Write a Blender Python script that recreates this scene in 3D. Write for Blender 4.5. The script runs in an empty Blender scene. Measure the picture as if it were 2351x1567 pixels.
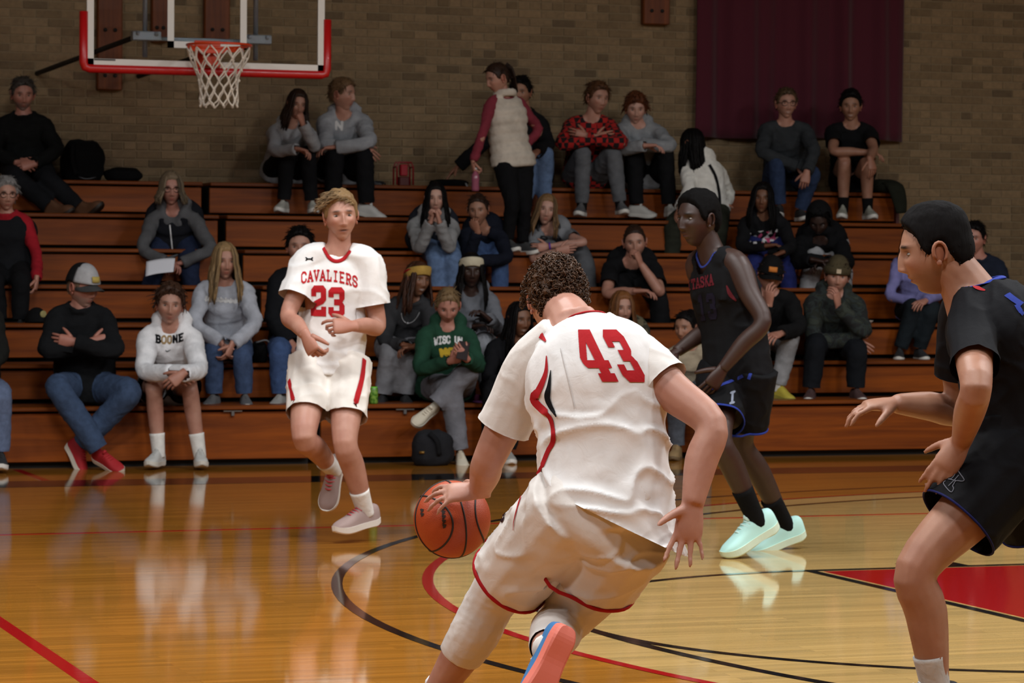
import bpy, bmesh, math, random
import numpy as np
from mathutils import Vector, Matrix
from mathutils.bvhtree import BVHTree

random.seed(7)
RNG = np.random.default_rng(7)
SC = bpy.context.scene
COL = SC.collection

# ------------------------------------------------------------------ camera
W, H = 2351, 1567
FPX, YAW, PITCH, ROLL = 6854.2, 0.3358, 0.0248, 0.0067
CAM = np.array([-5.9545, -10.990, 1.4199])
_f = np.array([math.sin(YAW) * math.cos(PITCH), math.cos(YAW) * math.cos(PITCH), -math.sin(PITCH)])
_r = np.array([math.cos(YAW), -math.sin(YAW), 0.0])
_u = np.cross(_r, _f)
CF = _f
CR = math.cos(ROLL) * _r + math.sin(ROLL) * _u
CU = -math.sin(ROLL) * _r + math.cos(ROLL) * _u
cam_data = bpy.data.cameras.new('camera')
cam = bpy.data.objects.new('camera', cam_data)
COL.objects.link(cam)
cam.matrix_world = Matrix(((CR[0], CU[0], -CF[0], CAM[0]), (CR[1], CU[1], -CF[1], CAM[1]),
                           (CR[2], CU[2], -CF[2], CAM[2]), (0, 0, 0, 1)))
cam_data.sensor_width = 36.0
cam_data.sensor_fit = 'HORIZONTAL'
cam_data.lens = FPX * 36.0 / W
cam_data.clip_start = 0.1
cam_data.clip_end = 200
cam_data.dof.use_dof = True
cam_data.dof.focus_distance = 8.9
cam_data.dof.aperture_fstop = 13.0
SC.camera = cam

# ------------------------------------------------------------------ world, lights, exposure
world = bpy.data.worlds.new('world')
SC.world = world
world.use_nodes = True
world.node_tree.nodes['Background'].inputs[0].default_value = (0.9, 0.85, 0.75, 1)
world.node_tree.nodes['Background'].inputs[1].default_value = 0.02
SC.view_settings.view_transform = 'Standard'
SC.view_settings.look = 'None'
SC.view_settings.gamma = 1.0
SC.view_settings.use_curve_mapping = False
SC.view_settings.exposure = 0.0
LAMP_SPOTS = [(x, y) for y in (-6.6, -2.2, 1.6) for x in (-9.0, -3.0, 3.0, 9.0)]
LAMP_Z, LAMP_W = 7.0, 235.0
for lx, ly in LAMP_SPOTS:
    ld = bpy.data.lights.new('gym_light', 'AREA')
    ld.shape = 'RECTANGLE'; ld.size = 1.3; ld.size_y = 0.7
    ld.energy = LAMP_W; ld.color = (0.97, 0.985, 1.0)
    lo = bpy.data.objects.new('gym_light', ld)
    lo.location = (lx, ly, LAMP_Z - 0.14)
    COL.objects.link(lo)


def ray(px, py):
    d = CF + (px - W / 2) / FPX * CR - (py - H / 2) / FPX * CU
    return d                                     # depth along the optical axis = parameter t


def atd(px, py, depth):
    return CAM + depth * ray(px, py)


def at(px, py, Y):
    d = ray(px, py)
    return CAM + (Y - CAM[1]) / d[1] * d


def atz(px, py, z):
    d = ray(px, py)
    return CAM + (z - CAM[2]) / d[2] * d


def depth_of(p):
    return float((np.asarray(p) - CAM) @ CF)


def pix(p):
    d = np.asarray(p, float) - CAM
    z = d @ CF
    return (W / 2 + FPX * (d @ CR) / z, H / 2 - FPX * (d @ CU) / z)


def nrm(v):
    v = np.asarray(v, float)
    n = np.linalg.norm(v)
    return v / n if n > 1e-12 else v


def sstep(x):
    x = np.clip(x, 0, 1)
    return x * x * (3 - 2 * x)


def _hash(ix, iy, iz, seed):
    n = (ix * 374761393 + iy * 668265263 + iz * 2147483647 + seed * 974711) & 0x7fffffff
    n = ((n ^ (n >> 13)) * 1274126177) & 0x7fffffff
    n = ((n ^ (n >> 16)) * 1103515245 + 12345) & 0x7fffffff
    return n / 0x7fffffff * 2 - 1


def noise3(P, seed=0):
    """gradient noise, about -1..1"""
    P = np.asarray(P, float)
    i = np.floor(P).astype(np.int64)
    f = P - i
    w = f * f * f * (f * (f * 6 - 15) + 10)
    out = 0
    for dx in (0, 1):
        for dy in (0, 1):
            for dz in (0, 1):
                h = _hash(i[:, 0] + dx, i[:, 1] + dy, i[:, 2] + dz, seed)
                h2 = _hash(i[:, 0] + dx, i[:, 1] + dy, i[:, 2] + dz, seed + 77)
                ph, ct = h * np.pi, h2
                st = np.sqrt(np.maximum(0, 1 - ct * ct))
                g = (np.cos(ph) * st * (f[:, 0] - dx) + np.sin(ph) * st * (f[:, 1] - dy) + ct * (f[:, 2] - dz))
                ww = (w[:, 0] if dx else 1 - w[:, 0]) * (w[:, 1] if dy else 1 - w[:, 1]) * (w[:, 2] if dz else 1 - w[:, 2])
                out = out + ww * g
    return out * 1.6


# ------------------------------------------------------------------ materials
MATS = {}


def new_mat(name):
    m = bpy.data.materials.new(name)
    m.use_nodes = True
    nt = m.node_tree
    b = nt.nodes['Principled BSDF']
    return m, nt, b


def nd(nt, typ, **kw):
    n = nt.nodes.new(typ)
    for k, v in kw.items():
        if k.startswith('in_'):
            key = k[3:]
            key = int(key) if key.isdigit() else key.replace('_', ' ')
            n.inputs[key].default_value = v
        else:
            setattr(n, k, v)
    return n


def s2l(c):
    """sRGB 0-255 tuple -> linear rgba"""
    o = []
    for x in c[:3]:
        x = x / 255.0
        o.append(x / 12.92 if x <= 0.04045 else ((x + 0.055) / 1.055) ** 2.4)
    return (o[0], o[1], o[2], 1.0)


def plain(name, rgb, rough=0.6, metal=0.0, coat=0.0, spec=0.5):
    if name in MATS:
        return MATS[name]
    m, nt, b = new_mat(name)
    b.inputs['Base Color'].default_value = s2l(rgb)
    b.inputs['Roughness'].default_value = rough
    b.inputs['Metallic'].default_value = metal
    b.inputs['Coat Weight'].default_value = coat
    b.inputs['Specular IOR Level'].default_value = spec
    tc = nd(nt, 'ShaderNodeTexCoord')
    no = nd(nt, 'ShaderNodeTexNoise', in_Scale=140.0, in_Detail=2.0)
    bu = nd(nt, 'ShaderNodeBump', in_Strength=0.06, in_Distance=0.002)
    nt.links.new(tc.outputs['Object'], no.inputs['Vector'])
    nt.links.new(no.outputs['Fac'], bu.inputs['Height'])
    nt.links.new(bu.outputs['Normal'], b.inputs['Normal'])
    MATS[name] = m
    return m


def cloth(rgb, kind='knit'):
    key = 'cloth_%s_%02x%02x%02x' % ((kind,) + tuple(int(c) for c in rgb))
    if key in MATS:
        return MATS[key]
    m, nt, b = new_mat(key)
    tc = nd(nt, 'ShaderNodeTexCoord')
    sc = {'knit': 9.0, 'denim': 26.0, 'jersey': 7.0, 'down': 12.0}.get(kind, 9.0)
    n1 = nd(nt, 'ShaderNodeTexNoise', in_Scale=sc, in_Detail=4.0, in_Roughness=0.6)
    nt.links.new(tc.outputs['Object'], n1.inputs['Vector'])
    cr = nd(nt, 'ShaderNodeValToRGB')
    c = np.array(s2l(rgb))
    amp = {'denim': 0.16, 'knit': 0.14, 'jersey': 0.05, 'camo': 0.6}.get(kind, 0.12)
    lo, hi = c * (1 - amp), np.minimum(c * (1 + amp), 1)
    lo[3] = hi[3] = 1
    cr.color_ramp.elements[0].position = 0.35
    cr.color_ramp.elements[1].position = 0.65
    cr.color_ramp.elements[0].color = lo
    cr.color_ramp.elements[1].color = hi
    nt.links.new(n1.outputs['Fac'], cr.inputs['Fac'])
    nt.links.new(cr.outputs['Color'], b.inputs['Base Color'])
    b.inputs['Roughness'].default_value = 0.8 if kind == 'jersey' else 0.92
    b.inputs['Specular IOR Level'].default_value = 0.12 if max(rgb) < 80 else 0.25
    n2 = nd(nt, 'ShaderNodeTexNoise', in_Scale=22.0, in_Detail=5.0, in_Distortion=0.8)
    nt.links.new(tc.outputs['Object'], n2.inputs['Vector'])
    bu = nd(nt, 'ShaderNodeBump', in_Strength=0.35, in_Distance=0.012 if kind != 'jersey' else 0.005)
    nt.links.new(n2.outputs['Fac'], bu.inputs['Height'])
    nt.links.new(bu.outputs['Normal'], b.inputs['Normal'])
    MATS[key] = m
    return m


def camo_mat(name, cols, scale=9.0):
    if name in MATS:
        return MATS[name]
    m, nt, b = new_mat(name)
    tc = nd(nt, 'ShaderNodeTexCoord')
    n1 = nd(nt, 'ShaderNodeTexNoise', in_Scale=scale, in_Detail=2.5, in_Distortion=1.2)
    nt.links.new(tc.outputs['Object'], n1.inputs['Vector'])
    cr = nd(nt, 'ShaderNodeValToRGB')
    cr.color_ramp.interpolation = 'CONSTANT'
    el = cr.color_ramp.elements
    el[0].position, el[1].position = 0.0, 0.45
    el[0].color, el[1].color = s2l(cols[0]), s2l(cols[1])
    for k, c in enumerate(cols[2:]):
        e = el.new(0.53 + 0.07 * k)
        e.color = s2l(c)
    nt.links.new(n1.outputs['Fac'], cr.inputs['Fac'])
    nt.links.new(cr.outputs['Color'], b.inputs['Base Color'])
    b.inputs['Roughness'].default_value = 0.9
    MATS[name] = m
    return m


def plaid_mat(name, c1, c2, scale=11.0):
    if name in MATS:
        return MATS[name]
    m, nt, b = new_mat(name)
    tc = nd(nt, 'ShaderNodeTexCoord')
    ch = nd(nt, 'ShaderNodeTexChecker', in_Scale=scale)
    ch.inputs['Color1'].default_value = s2l(c1)
    ch.inputs['Color2'].default_value = s2l(c2)
    nt.links.new(tc.outputs['Object'], ch.inputs['Vector'])
    nt.links.new(ch.outputs['Color'], b.inputs['Base Color'])
    b.inputs['Roughness'].default_value = 0.9
    MATS[name] = m
    return m


def skin_mat():
    if 'skin' in MATS:
        return MATS['skin']
    m, nt, b = new_mat('skin')
    a = nd(nt, 'ShaderNodeVertexColor', layer_name='Col')
    tc = nd(nt, 'ShaderNodeTexCoord')
    n1 = nd(nt, 'ShaderNodeTexNoise', in_Scale=16.0, in_Detail=4.0)
    nt.links.new(tc.outputs['Object'], n1.inputs['Vector'])
    mx = nd(nt, 'ShaderNodeMixRGB', blend_type='MULTIPLY', in_Fac=1.0)
    cr = nd(nt, 'ShaderNodeValToRGB')
    cr.color_ramp.elements[0].position = 0.3
    cr.color_ramp.elements[1].position = 0.7
    cr.color_ramp.elements[0].color = (0.86, 0.78, 0.76, 1)
    cr.color_ramp.elements[1].color = (1, 1, 1, 1)
    nt.links.new(n1.outputs['Fac'], cr.inputs['Fac'])
    nt.links.new(a.outputs['Color'], mx.inputs['Color1'])
    nt.links.new(cr.outputs['Color'], mx.inputs['Color2'])
    nt.links.new(mx.outputs['Color'], b.inputs['Base Color'])
    b.inputs['Roughness'].default_value = 0.48
    b.inputs['Specular IOR Level'].default_value = 0.4
    b.inputs['Subsurface Weight'].default_value = 0.08
    b.inputs['Subsurface Radius'].default_value = (0.012, 0.005, 0.003)
    b.inputs['Subsurface Scale'].default_value = 0.5
    n2 = nd(nt, 'ShaderNodeTexNoise', in_Scale=260.0, in_Detail=2.0)
    nt.links.new(tc.outputs['Object'], n2.inputs['Vector'])
    bu = nd(nt, 'ShaderNodeBump', in_Strength=0.12, in_Distance=0.0015)
    nt.links.new(n2.outputs['Fac'], bu.inputs['Height'])
    nt.links.new(bu.outputs['Normal'], b.inputs['Normal'])
    MATS['skin'] = m
    return m


def hair_mat(rgb, rough=0.5):
    key = 'hair_%02x%02x%02x' % tuple(int(c) for c in rgb)
    if key in MATS:
        return MATS[key]
    m, nt, b = new_mat(key)
    tc = nd(nt, 'ShaderNodeTexCoord')
    mp = nd(nt, 'ShaderNodeMapping')
    mp.inputs['Scale'].default_value = (120, 120, 10)
    n1 = nd(nt, 'ShaderNodeTexNoise', in_Scale=1.0, in_Detail=3.0)
    nt.links.new(tc.outputs['Object'], mp.inputs['Vector'])
    nt.links.new(mp.outputs['Vector'], n1.inputs['Vector'])
    gi = nd(nt, 'ShaderNodeNewGeometry')
    ad = nd(nt, 'ShaderNodeMath', operation='ADD')
    nt.links.new(n1.outputs['Fac'], ad.inputs[0])
    nt.links.new(gi.outputs['Random Per Island'], ad.inputs[1])
    hf = nd(nt, 'ShaderNodeMath', operation='MULTIPLY')
    hf.inputs[1].default_value = 0.5
    nt.links.new(ad.outputs[0], hf.inputs[0])
    cr = nd(nt, 'ShaderNodeValToRGB')
    c = np.array(s2l(rgb))
    lo, hi = c * 0.5, np.minimum(c * 1.6, 1)
    lo[3] = hi[3] = 1
    cr.color_ramp.elements[0].position = 0.25
    cr.color_ramp.elements[1].position = 0.75
    cr.color_ramp.elements[0].color = lo
    cr.color_ramp.elements[1].color = hi
    nt.links.new(hf.outputs[0], cr.inputs['Fac'])
    nt.links.new(cr.outputs['Color'], b.inputs['Base Color'])
    b.inputs['Roughness'].default_value = rough
    b.inputs['Specular IOR Level'].default_value = 0.08 if max(rgb) < 30 else 0.22
    bu = nd(nt, 'ShaderNodeBump', in_Strength=0.5, in_Distance=0.004)
    nt.links.new(n1.outputs['Fac'], bu.inputs['Height'])
    nt.links.new(bu.outputs['Normal'], b.inputs['Normal'])
    MATS[key] = m
    return m


# ------------------------------------------------------------------ object helpers
def tag(o, label=None, cat=None, group=None, kind=None):
    if label:
        o['label'] = label
    if cat:
        o['category'] = cat
    if group:
        o['group'] = group
    if kind:
        o['kind'] = kind
    return o


def link_mesh(name, me, mat=None, parent=None, smooth=True):
    o = bpy.data.objects.new(name, me)
    COL.objects.link(o)
    if mat is not None:
        if not me.materials:
            me.materials.append(mat)
    if smooth and len(me.polygons):
        me.polygons.foreach_set('use_smooth', [True] * len(me.polygons))
    if parent is not None:
        o.parent = parent
    return o


def mesh_obj(name, V, F, mat=None, parent=None, smooth=True, base=None, colors=None):
    V = np.asarray(V, float)
    if base is not None:
        V = V - np.asarray(base)
    me = bpy.data.meshes.new(name)
    F = [tuple(int(i) for i in f) for f in F] if not isinstance(F, np.ndarray) else F.tolist()
    me.from_pydata(V.tolist(), [], F)
    if colors is not None:
        ca = me.color_attributes.new('Col', 'FLOAT_COLOR', 'POINT')
        c4 = np.ones((len(V), 4), np.float32)
        c4[:, :3] = colors
        ca.data.foreach_set('color', c4.ravel())
    me.update()
    return link_mesh(name, me, mat, parent, smooth)


def empty(name, loc):
    o = bpy.data.objects.new(name, None)
    COL.objects.link(o)
    o.location = [float(x) for x in loc]
    o.empty_display_size = 0.1
    return o


class MB:
    """collects vertices, faces and vertex colours"""
    def __init__(self):
        self.V, self.F, self.C, self.n = [], [], [], 0

    def add(self, V, F, col=(1, 1, 1)):
        V = np.asarray(V, float)
        self.V.append(V)
        self.F.extend([tuple(int(i) + self.n for i in f) for f in F])
        c = np.asarray(col, float)
        if c.ndim == 1:
            c = np.tile(c, (len(V), 1))
        self.C.append(c)
        self.n += len(V)
        return self

    def arr(self):
        return np.concatenate(self.V), self.F, np.concatenate(self.C)

    def obj(self, name, mat=None, parent=None, smooth=True, base=None, colors=False):
        V, F, C = self.arr()
        return mesh_obj(name, V, F, mat, parent, smooth, base, C if colors else None)


BOXF = [(0, 3, 2, 1), (4, 5, 6, 7), (0, 1, 5, 4), (1, 2, 6, 5), (2, 3, 7, 6), (3, 0, 4, 7)]


def box(x0, x1, y0, y1, z0, z1):
    V = [(x0, y0, z0), (x1, y0, z0), (x1, y1, z0), (x0, y1, z0), (x0, y0, z1), (x1, y0, z1), (x1, y1, z1), (x0, y1, z1)]
    return np.array(V, float), BOXF


def bevel_box(x0, x1, y0, y1, z0, z1, b=0.006):
    """box with one bevel segment on all edges"""
    bm = bmesh.new()
    V, F = box(x0, x1, y0, y1, z0, z1)
    vs = [bm.verts.new(v) for v in V]
    for f in F:
        bm.faces.new([vs[i] for i in f])
    bmesh.ops.bevel(bm, geom=bm.edges[:] + bm.verts[:], offset=b, segments=1, profile=0.5, affect='EDGES')
    bm.verts.ensure_lookup_table()
    V2 = np.array([v.co[:] for v in bm.verts])
    for i, v in enumerate(bm.verts):
        v.index = i
    F2 = [tuple(v.index for v in f.verts) for f in bm.faces]
    bm.free()
    return V2, F2


def catmull(P, sub):
    P = np.asarray(P, float)
    if P.ndim == 1:
        P = P[:, None]
    n = len(P)
    if n < 3 or sub < 2:
        return P
    Q = np.vstack([2 * P[0] - P[1], P, 2 * P[-1] - P[-2]])
    out = []
    for i in range(1, n):
        p0, p1, p2, p3 = Q[i - 1], Q[i], Q[i + 1], Q[i + 2]
        for k in range(sub):
            t = k / sub
            out.append(0.5 * ((2 * p1) + (-p0 + p2) * t + (2 * p0 - 5 * p1 + 4 * p2 - p3) * t * t + (-p0 + 3 * p1 - 3 * p2 + p3) * t ** 3))
    out.append(P[-1])
    return np.array(out)


def tube(P, R, n=12, ref=None, sub=1, cap=True, closed=False):
    """swept tube; R = radius or (ru, rv) per point; ref = direction for the ru axis"""
    P = np.asarray(P, float)
    R = np.asarray(R, float)
    if R.ndim == 0:
        R = np.full(len(P), float(R))
    if R.ndim == 1:
        R = np.stack([R, R], 1)
    if sub > 1:
        R = np.maximum(catmull(R, sub), 1e-4)
        if ref is not None and np.asarray(ref).ndim == 2:
            ref = catmull(np.asarray(ref, float), sub)
        P = catmull(P, sub)
    k = len(P)
    if closed:
        T = np.roll(P, -1, 0) - np.roll(P, 1, 0)
    else:
        T = np.gradient(P, axis=0)
    T = T / np.maximum(np.linalg.norm(T, axis=1, keepdims=True), 1e-9)
    U = np.zeros_like(P)
    if ref is not None:
        rf = np.asarray(ref, float)
        if rf.ndim == 1:
            rf = np.tile(rf, (k, 1))
        for i in range(k):
            u = rf[i] - T[i] * (rf[i] @ T[i])
            if np.linalg.norm(u) < 1e-4:
                u = U[i - 1] if i else np.cross(T[i], [0.3, 0.5, 0.8])
            U[i] = nrm(u)
    else:
        u = np.cross(T[0], [0, 0, 1])
        if np.linalg.norm(u) < 0.05:
            u = np.cross(T[0], [1, 0, 0])
        for i in range(k):
            u = u - T[i] * (u @ T[i])
            u = nrm(u)
            U[i] = u
    Vv = np.cross(T, U)
    a = np.linspace(0, 2 * np.pi, n, endpoint=False)
    ring = P[:, None, :] + (np.cos(a)[None, :, None] * U[:, None, :]) * R[:, 0][:, None, None] + (np.sin(a)[None, :, None] * Vv[:, None, :]) * R[:, 1][:, None, None]
    V = ring.reshape(-1, 3)
    F = []
    m = k if closed else k - 1
    for i in range(m):
        i2 = (i + 1) % k
        for j in range(n):
            j2 = (j + 1) % n
            F.append((i * n + j, i * n + j2, i2 * n + j2, i2 * n + j))
    if cap and not closed:
        V = np.vstack([V, P[0], P[-1]])
        c0, c1 = len(V) - 2, len(V) - 1
        for j in range(n):
            j2 = (j + 1) % n
            F.append((c0, j2, j))
            F.append((c1, (k - 1) * n + j, (k - 1) * n + j2))
    return V, F


def ellipsoid(c, ax, nu=16, nv=10):
    """ax: 3x3 rows = scaled axes"""
    ax = np.asarray(ax, float)
    th = np.linspace(0, 2 * np.pi, nu, endpoint=False)
    ph = np.linspace(-np.pi / 2, np.pi / 2, nv)[1:-1]
    V = []
    for p in ph:
        for t in th:
            V.append(np.cos(p) * np.cos(t) * ax[0] + np.cos(p) * np.sin(t) * ax[1] + np.sin(p) * ax[2])
    V = np.array(V)
    V = np.vstack([V, -ax[2], ax[2]]) + np.asarray(c)
    F = []
    m = len(ph)
    for i in range(m - 1):
        for j in range(nu):
            j2 = (j + 1) % nu
            F.append((i * nu + j, i * nu + j2, (i + 1) * nu + j2, (i + 1) * nu + j))
    b, t = len(V) - 2, len(V) - 1
    for j in range(nu):
        j2 = (j + 1) % nu
        F.append((b, j2, j))
        F.append((t, (m - 1) * nu + j, (m - 1) * nu + j2))
    return V, F


def revolve(profile, n=20, origin=(0, 0, 0)):
    """profile: list of (r, z)"""
    a = np.linspace(0, 2 * np.pi, n, endpoint=False)
    V, F = [], []
    for r, z in profile:
        for t in a:
            V.append((r * math.cos(t), r * math.sin(t), z))
    for i in range(len(profile) - 1):
        for j in range(n):
            j2 = (j + 1) % n
            F.append((i * n + j, i * n + j2, (i + 1) * n + j2, (i + 1) * n + j))
    return np.array(V) + np.asarray(origin), F


# ------------------------------------------------------------------ voxel remesh in one batch
JOBS = []


def remesh_later(V, F, voxel, smooth, cb):
    JOBS.append((V, F, voxel, smooth, cb))


def run_jobs():
    obs = []
    for V, F, vox, sm, cb in JOBS:
        me = bpy.data.meshes.new('tmp_remesh')
        me.from_pydata(np.asarray(V).tolist(), [], F)
        o = bpy.data.objects.new('tmp_remesh', me)
        COL.objects.link(o)
        m = o.modifiers.new('r', 'REMESH')
        m.mode = 'VOXEL'
        m.voxel_size = vox
        if sm:
            s = o.modifiers.new('s', 'SMOOTH')
            s.factor = 0.5
            s.iterations = sm
        obs.append(o)
    dg = bpy.context.evaluated_depsgraph_get()
    res = []
    for o in obs:
        ev = o.evaluated_get(dg)
        me = ev.to_mesh()
        nv, npoly = len(me.vertices), len(me.polygons)
        V = np.empty(nv * 3, np.float32)
        me.vertices.foreach_get('co', V)
        N = np.empty(nv * 3, np.float32)
        me.vertices.foreach_get('normal', N)
        L = np.empty(len(me.loops), np.int32)
        me.loops.foreach_get('vertex_index', L)
        F = L.reshape(-1, 4)
        res.append((V.reshape(-1, 3).astype(float), F.copy(), N.reshape(-1, 3).astype(float)))
        ev.to_mesh_clear()
    for o in obs:
        me = o.data
        bpy.data.objects.remove(o)
        bpy.data.meshes.remove(me)
    jobs = list(JOBS)
    JOBS.clear()
    for (V, F, N), j in zip(res, jobs):
        j[4](V, F, N)
# ------------------------------------------------------------------ head, hair, hands, shoes
def head_grid(nu, nv):
    t = np.linspace(-1, 1, nu, endpoint=False)
    th = np.pi * (0.5 * t + 0.5 * t ** 3)
    ph = np.radians(np.linspace(-86, 90, nv))
    TH, PH = np.meshgrid(th, ph)
    return TH, PH


def head_base(TH, PH):
    dx, dy, dz = np.sin(TH) * np.cos(PH), np.cos(TH) * np.cos(PH), np.sin(PH)
    p = 2.25
    k = (np.abs(dx) ** p + np.abs(dy) ** p + np.abs(dz) ** p) ** (-1 / p)
    dx, dy, dz = dx * k, dy * k, dz * k
    x, z = dx * 0.073, dz * 0.118
    y = np.where(dy > 0, dy * 0.093, dy * 0.101)
    zr = z / 0.118
    jaw = sstep((-zr - 0.12) / 0.88)
    x = x * (1 - 0.36 * jaw) * (1 - 0.06 * sstep((zr - 0.35) / 0.6))
    y = np.where(y > 0, y * (1 - 0.10 * jaw), y * (1 - 0.55 * sstep((-zr - 0.05) / 0.85)))
    y = y + 0.006 * sstep((zr - 0.2) / 0.6) * np.where(dy < 0, -1, -0.6)
    return x, y, z


def head_mesh(nu, nv, skin, female=False, brow=None, lip=None, mouth=0.0, beard=None, smile=0.0):
    TH, PH = head_grid(nu, nv)
    x, y, z = head_base(TH, PH)
    fr = sstep(y / 0.03)
    ax = np.abs(x)
    g = lambda u, s: np.exp(-(u / s) ** 2)
    zt = -0.036
    nose = np.where(z > zt, np.clip(1 - (z - zt) / 0.052, 0, 1) ** 0.9 * 0.021 + 0.004 * g(z - 0.004, 0.02), 0.025 * np.clip(1 - (zt - z) / 0.013, 0, 1))
    nw = np.where(z > zt, 0.0075 + 0.006 * np.clip(1 - (z - zt) / 0.04, 0, 1), 0.0135)
    y = y + fr * nose * np.exp(-(x / nw) ** 2)
    y = y + fr * 0.006 * g(ax - 0.013, 0.006) * g(z + 0.040, 0.007)
    y = y - fr * 0.0115 * g(ax - 0.031, 0.0155) * g(z - 0.006, 0.0115)
    y = y + fr * (0.003 if female else 0.0055) * g(ax - 0.030, 0.024) * g(z - 0.027, 0.008)
    y = y + fr * (0.005 + 0.004 * smile) * g(ax - 0.043, 0.017) * g(z + 0.022, 0.017)
    mz = -0.066
    y = y + fr * 0.0055 * g(x, 0.021) * g(z - mz - 0.006, 0.0055)
    y = y + fr * 0.0065 * g(x, 0.018) * g(z - mz + 0.0065, 0.006)
    y = y - fr * (0.004 + mouth * 0.006) * g(x, 0.022 + 0.006 * smile) * g(z - mz - smile * 0.25 * ax, 0.0025 + mouth * 0.003)
    y = y - fr * 0.003 * g(x, 0.02) * g(z + 0.085, 0.006)
    y = y + fr * 0.009 * g(x, 0.022) * g(z + 0.104, 0.015)
    V = np.stack([x, y, z], -1).reshape(-1, 3)
    n2 = nv - 1
    F = []
    for i in range(n2):
        for j in range(nu):
            j2 = (j + 1) % nu
            F.append((i * nu + j, i * nu + j2, (i + 1) * nu + j2, (i + 1) * nu + j))
    sk = np.array(skin)
    C = np.tile(sk, (nv, nu, 1))
    lipc = np.array(lip if lip is not None else sk * np.array([0.80, 0.48, 0.48]))
    browc = np.array(brow if brow is not None else sk * 0.25)

    def mix(c, w):
        nonlocal C
        w = np.clip(w, 0, 1)[..., None]
        C = C * (1 - w) + np.asarray(c) * w
    mix(sk * np.array([1.02, 0.74, 0.72]), fr * 0.45 * g(ax - 0.045, 0.02) * g(z + 0.024, 0.02))
    mix(sk * np.array([1.0, 0.78, 0.76]), fr * 0.4 * g(x, 0.015) * g(z + 0.036, 0.012))
    mix(lipc, fr * 1.1 * g(x, 0.021) * g(z - mz + 0.001, 0.0095 if female else 0.0075))
    mix(sk * 0.12, fr * (0.7 + mouth) * g(x, 0.020) * g(z - mz - smile * 0.25 * ax, 0.0022 + mouth * 0.005))
    mix(browc, fr * 1.7 * g(ax - 0.032, 0.0155) * g(z - 0.0275 + 0.12 * (ax - 0.03), 0.0046))
    mix(sk * 0.2, fr * 0.8 * g(ax - 0.031, 0.013) * g(z - 0.0135, 0.0028))
    if smile > 0.3:
        mix((0.75, 0.72, 0.66), fr * g(x, 0.016) * g(z - mz - smile * 0.25 * ax, 0.0035))
    if beard is not None:
        bw = fr * sstep((-z - 0.040) / 0.02) * (1 - g(x, 0.02) * g(z - mz, 0.009))
        bw = np.maximum(bw, sstep((-z - 0.03) / 0.03) * sstep((ax - 0.045) / 0.01) * sstep((y + 0.02) / 0.02))
        mix(beard[0], bw * beard[1])
    mb = MB()
    mb.add(V, F, C.reshape(-1, 3))
    for s in (-1, 1):
        e, ef = ellipsoid((s * 0.031, 0.0735, 0.0055), np.diag([0.0130, 0.0080, 0.0052]), 14, 10)
        d = np.hypot((e[:, 0] - s * 0.031), (e[:, 2] - 0.0055))
        ec = np.where((d < 0.0066)[:, None] & (e[:, 1] > 0.0735)[:, None], np.array([[0.03, 0.018, 0.01]]), np.array([[0.36, 0.33, 0.30]]) * (0.6 + 0.4 * min(1, sk[0] * 2)))
        mb.add(e, ef, ec)
        # ear: disc with rolled rim
        cx = s * 0.0735
        e, ef = ellipsoid((cx, -0.004, -0.006), np.array([[0.007 * 1, 0, 0], [s * 0.004, 0.017, 0.003], [s * 0.002, -0.005, 0.030]]), 10, 8)
        mb.add(e, ef, sk * np.array([0.9, 0.68, 0.64]))
        a = np.linspace(math.radians(-60), math.radians(215), 12)
        P = np.stack([np.full(12, cx + s * 0.008) + s * 0.004 * np.cos(a - 2.2), -0.006 - 0.019 * np.cos(a), -0.002 + 0.028 * np.sin(a)], 1)
        v, f = tube(P, np.linspace(0.0045, 0.0055, 12), 6)
        mb.add(v, f, sk * np.array([0.98, 0.80, 0.76]))
        e, ef = ellipsoid((cx + s * 0.004, 0.0, -0.031), np.diag([0.005, 0.008, 0.009]), 8, 6)
        mb.add(e, ef, sk * np.array([0.98, 0.78, 0.74]))
    return mb


def hairline(TH):
    a = np.degrees(np.abs(TH))
    return np.interp(a, [0, 22, 45, 58, 66, 76, 84, 100, 112, 130, 180],
                     [0.073, 0.071, 0.058, 0.040, 0.006, -0.012, 0.016, 0.022, -0.02, -0.058, -0.066])


def hair_shell(nu, nv, thick, seed=0, bumps=0.3, top=1.0, lower=0.0, scale=38.0):
    TH, PH = head_grid(nu, nv)
    x, y, z = head_base(TH, PH)
    m = sstep((z - (hairline(TH) + lower)) / 0.014)
    P = np.stack([x, y, z], -1).reshape(-1, 3)
    d = P / np.linalg.norm(P, axis=1, keepdims=True)
    mm = m.reshape(-1)
    zz = P[:, 2]
    t = thick * (1 + (top - 1) * sstep((zz - 0.02) / 0.09))
    t = t * (1 + bumps * noise3(P * scale, seed) + 0.5 * bumps * noise3(P * scale * 2.3, seed + 5))
    V = P + d * (-0.003 + (t + 0.003) * mm)[:, None]
    F = []
    for i in range(nv - 1):
        for j in range(nu):
            j2 = (j + 1) % nu
            q = (i * nu + j, i * nu + j2, (i + 1) * nu + j2, (i + 1) * nu + j)
            if max(mm[k] for k in q) > 0.02:
                F.append(q)
    used = sorted({k for f in F for k in f})
    mp = {k: i for i, k in enumerate(used)}
    return V[used], [tuple(mp[k] for k in f) for f in F]


def scalp_points(n, rng, zmin=-0.02, front=True):
    out = []
    while len(out) < n:
        th = rng.uniform(-np.pi, np.pi)
        sp = rng.uniform(-0.5, 1)
        ph = math.asin(sp)
        X, Y, Z = head_base(np.array([th]), np.array([ph]))
        if Z[0] > hairline(np.array([th]))[0] + 0.008 and Z[0] > zmin:
            out.append((np.array([X[0], Y[0], Z[0]]), th, ph))
    return out


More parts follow.
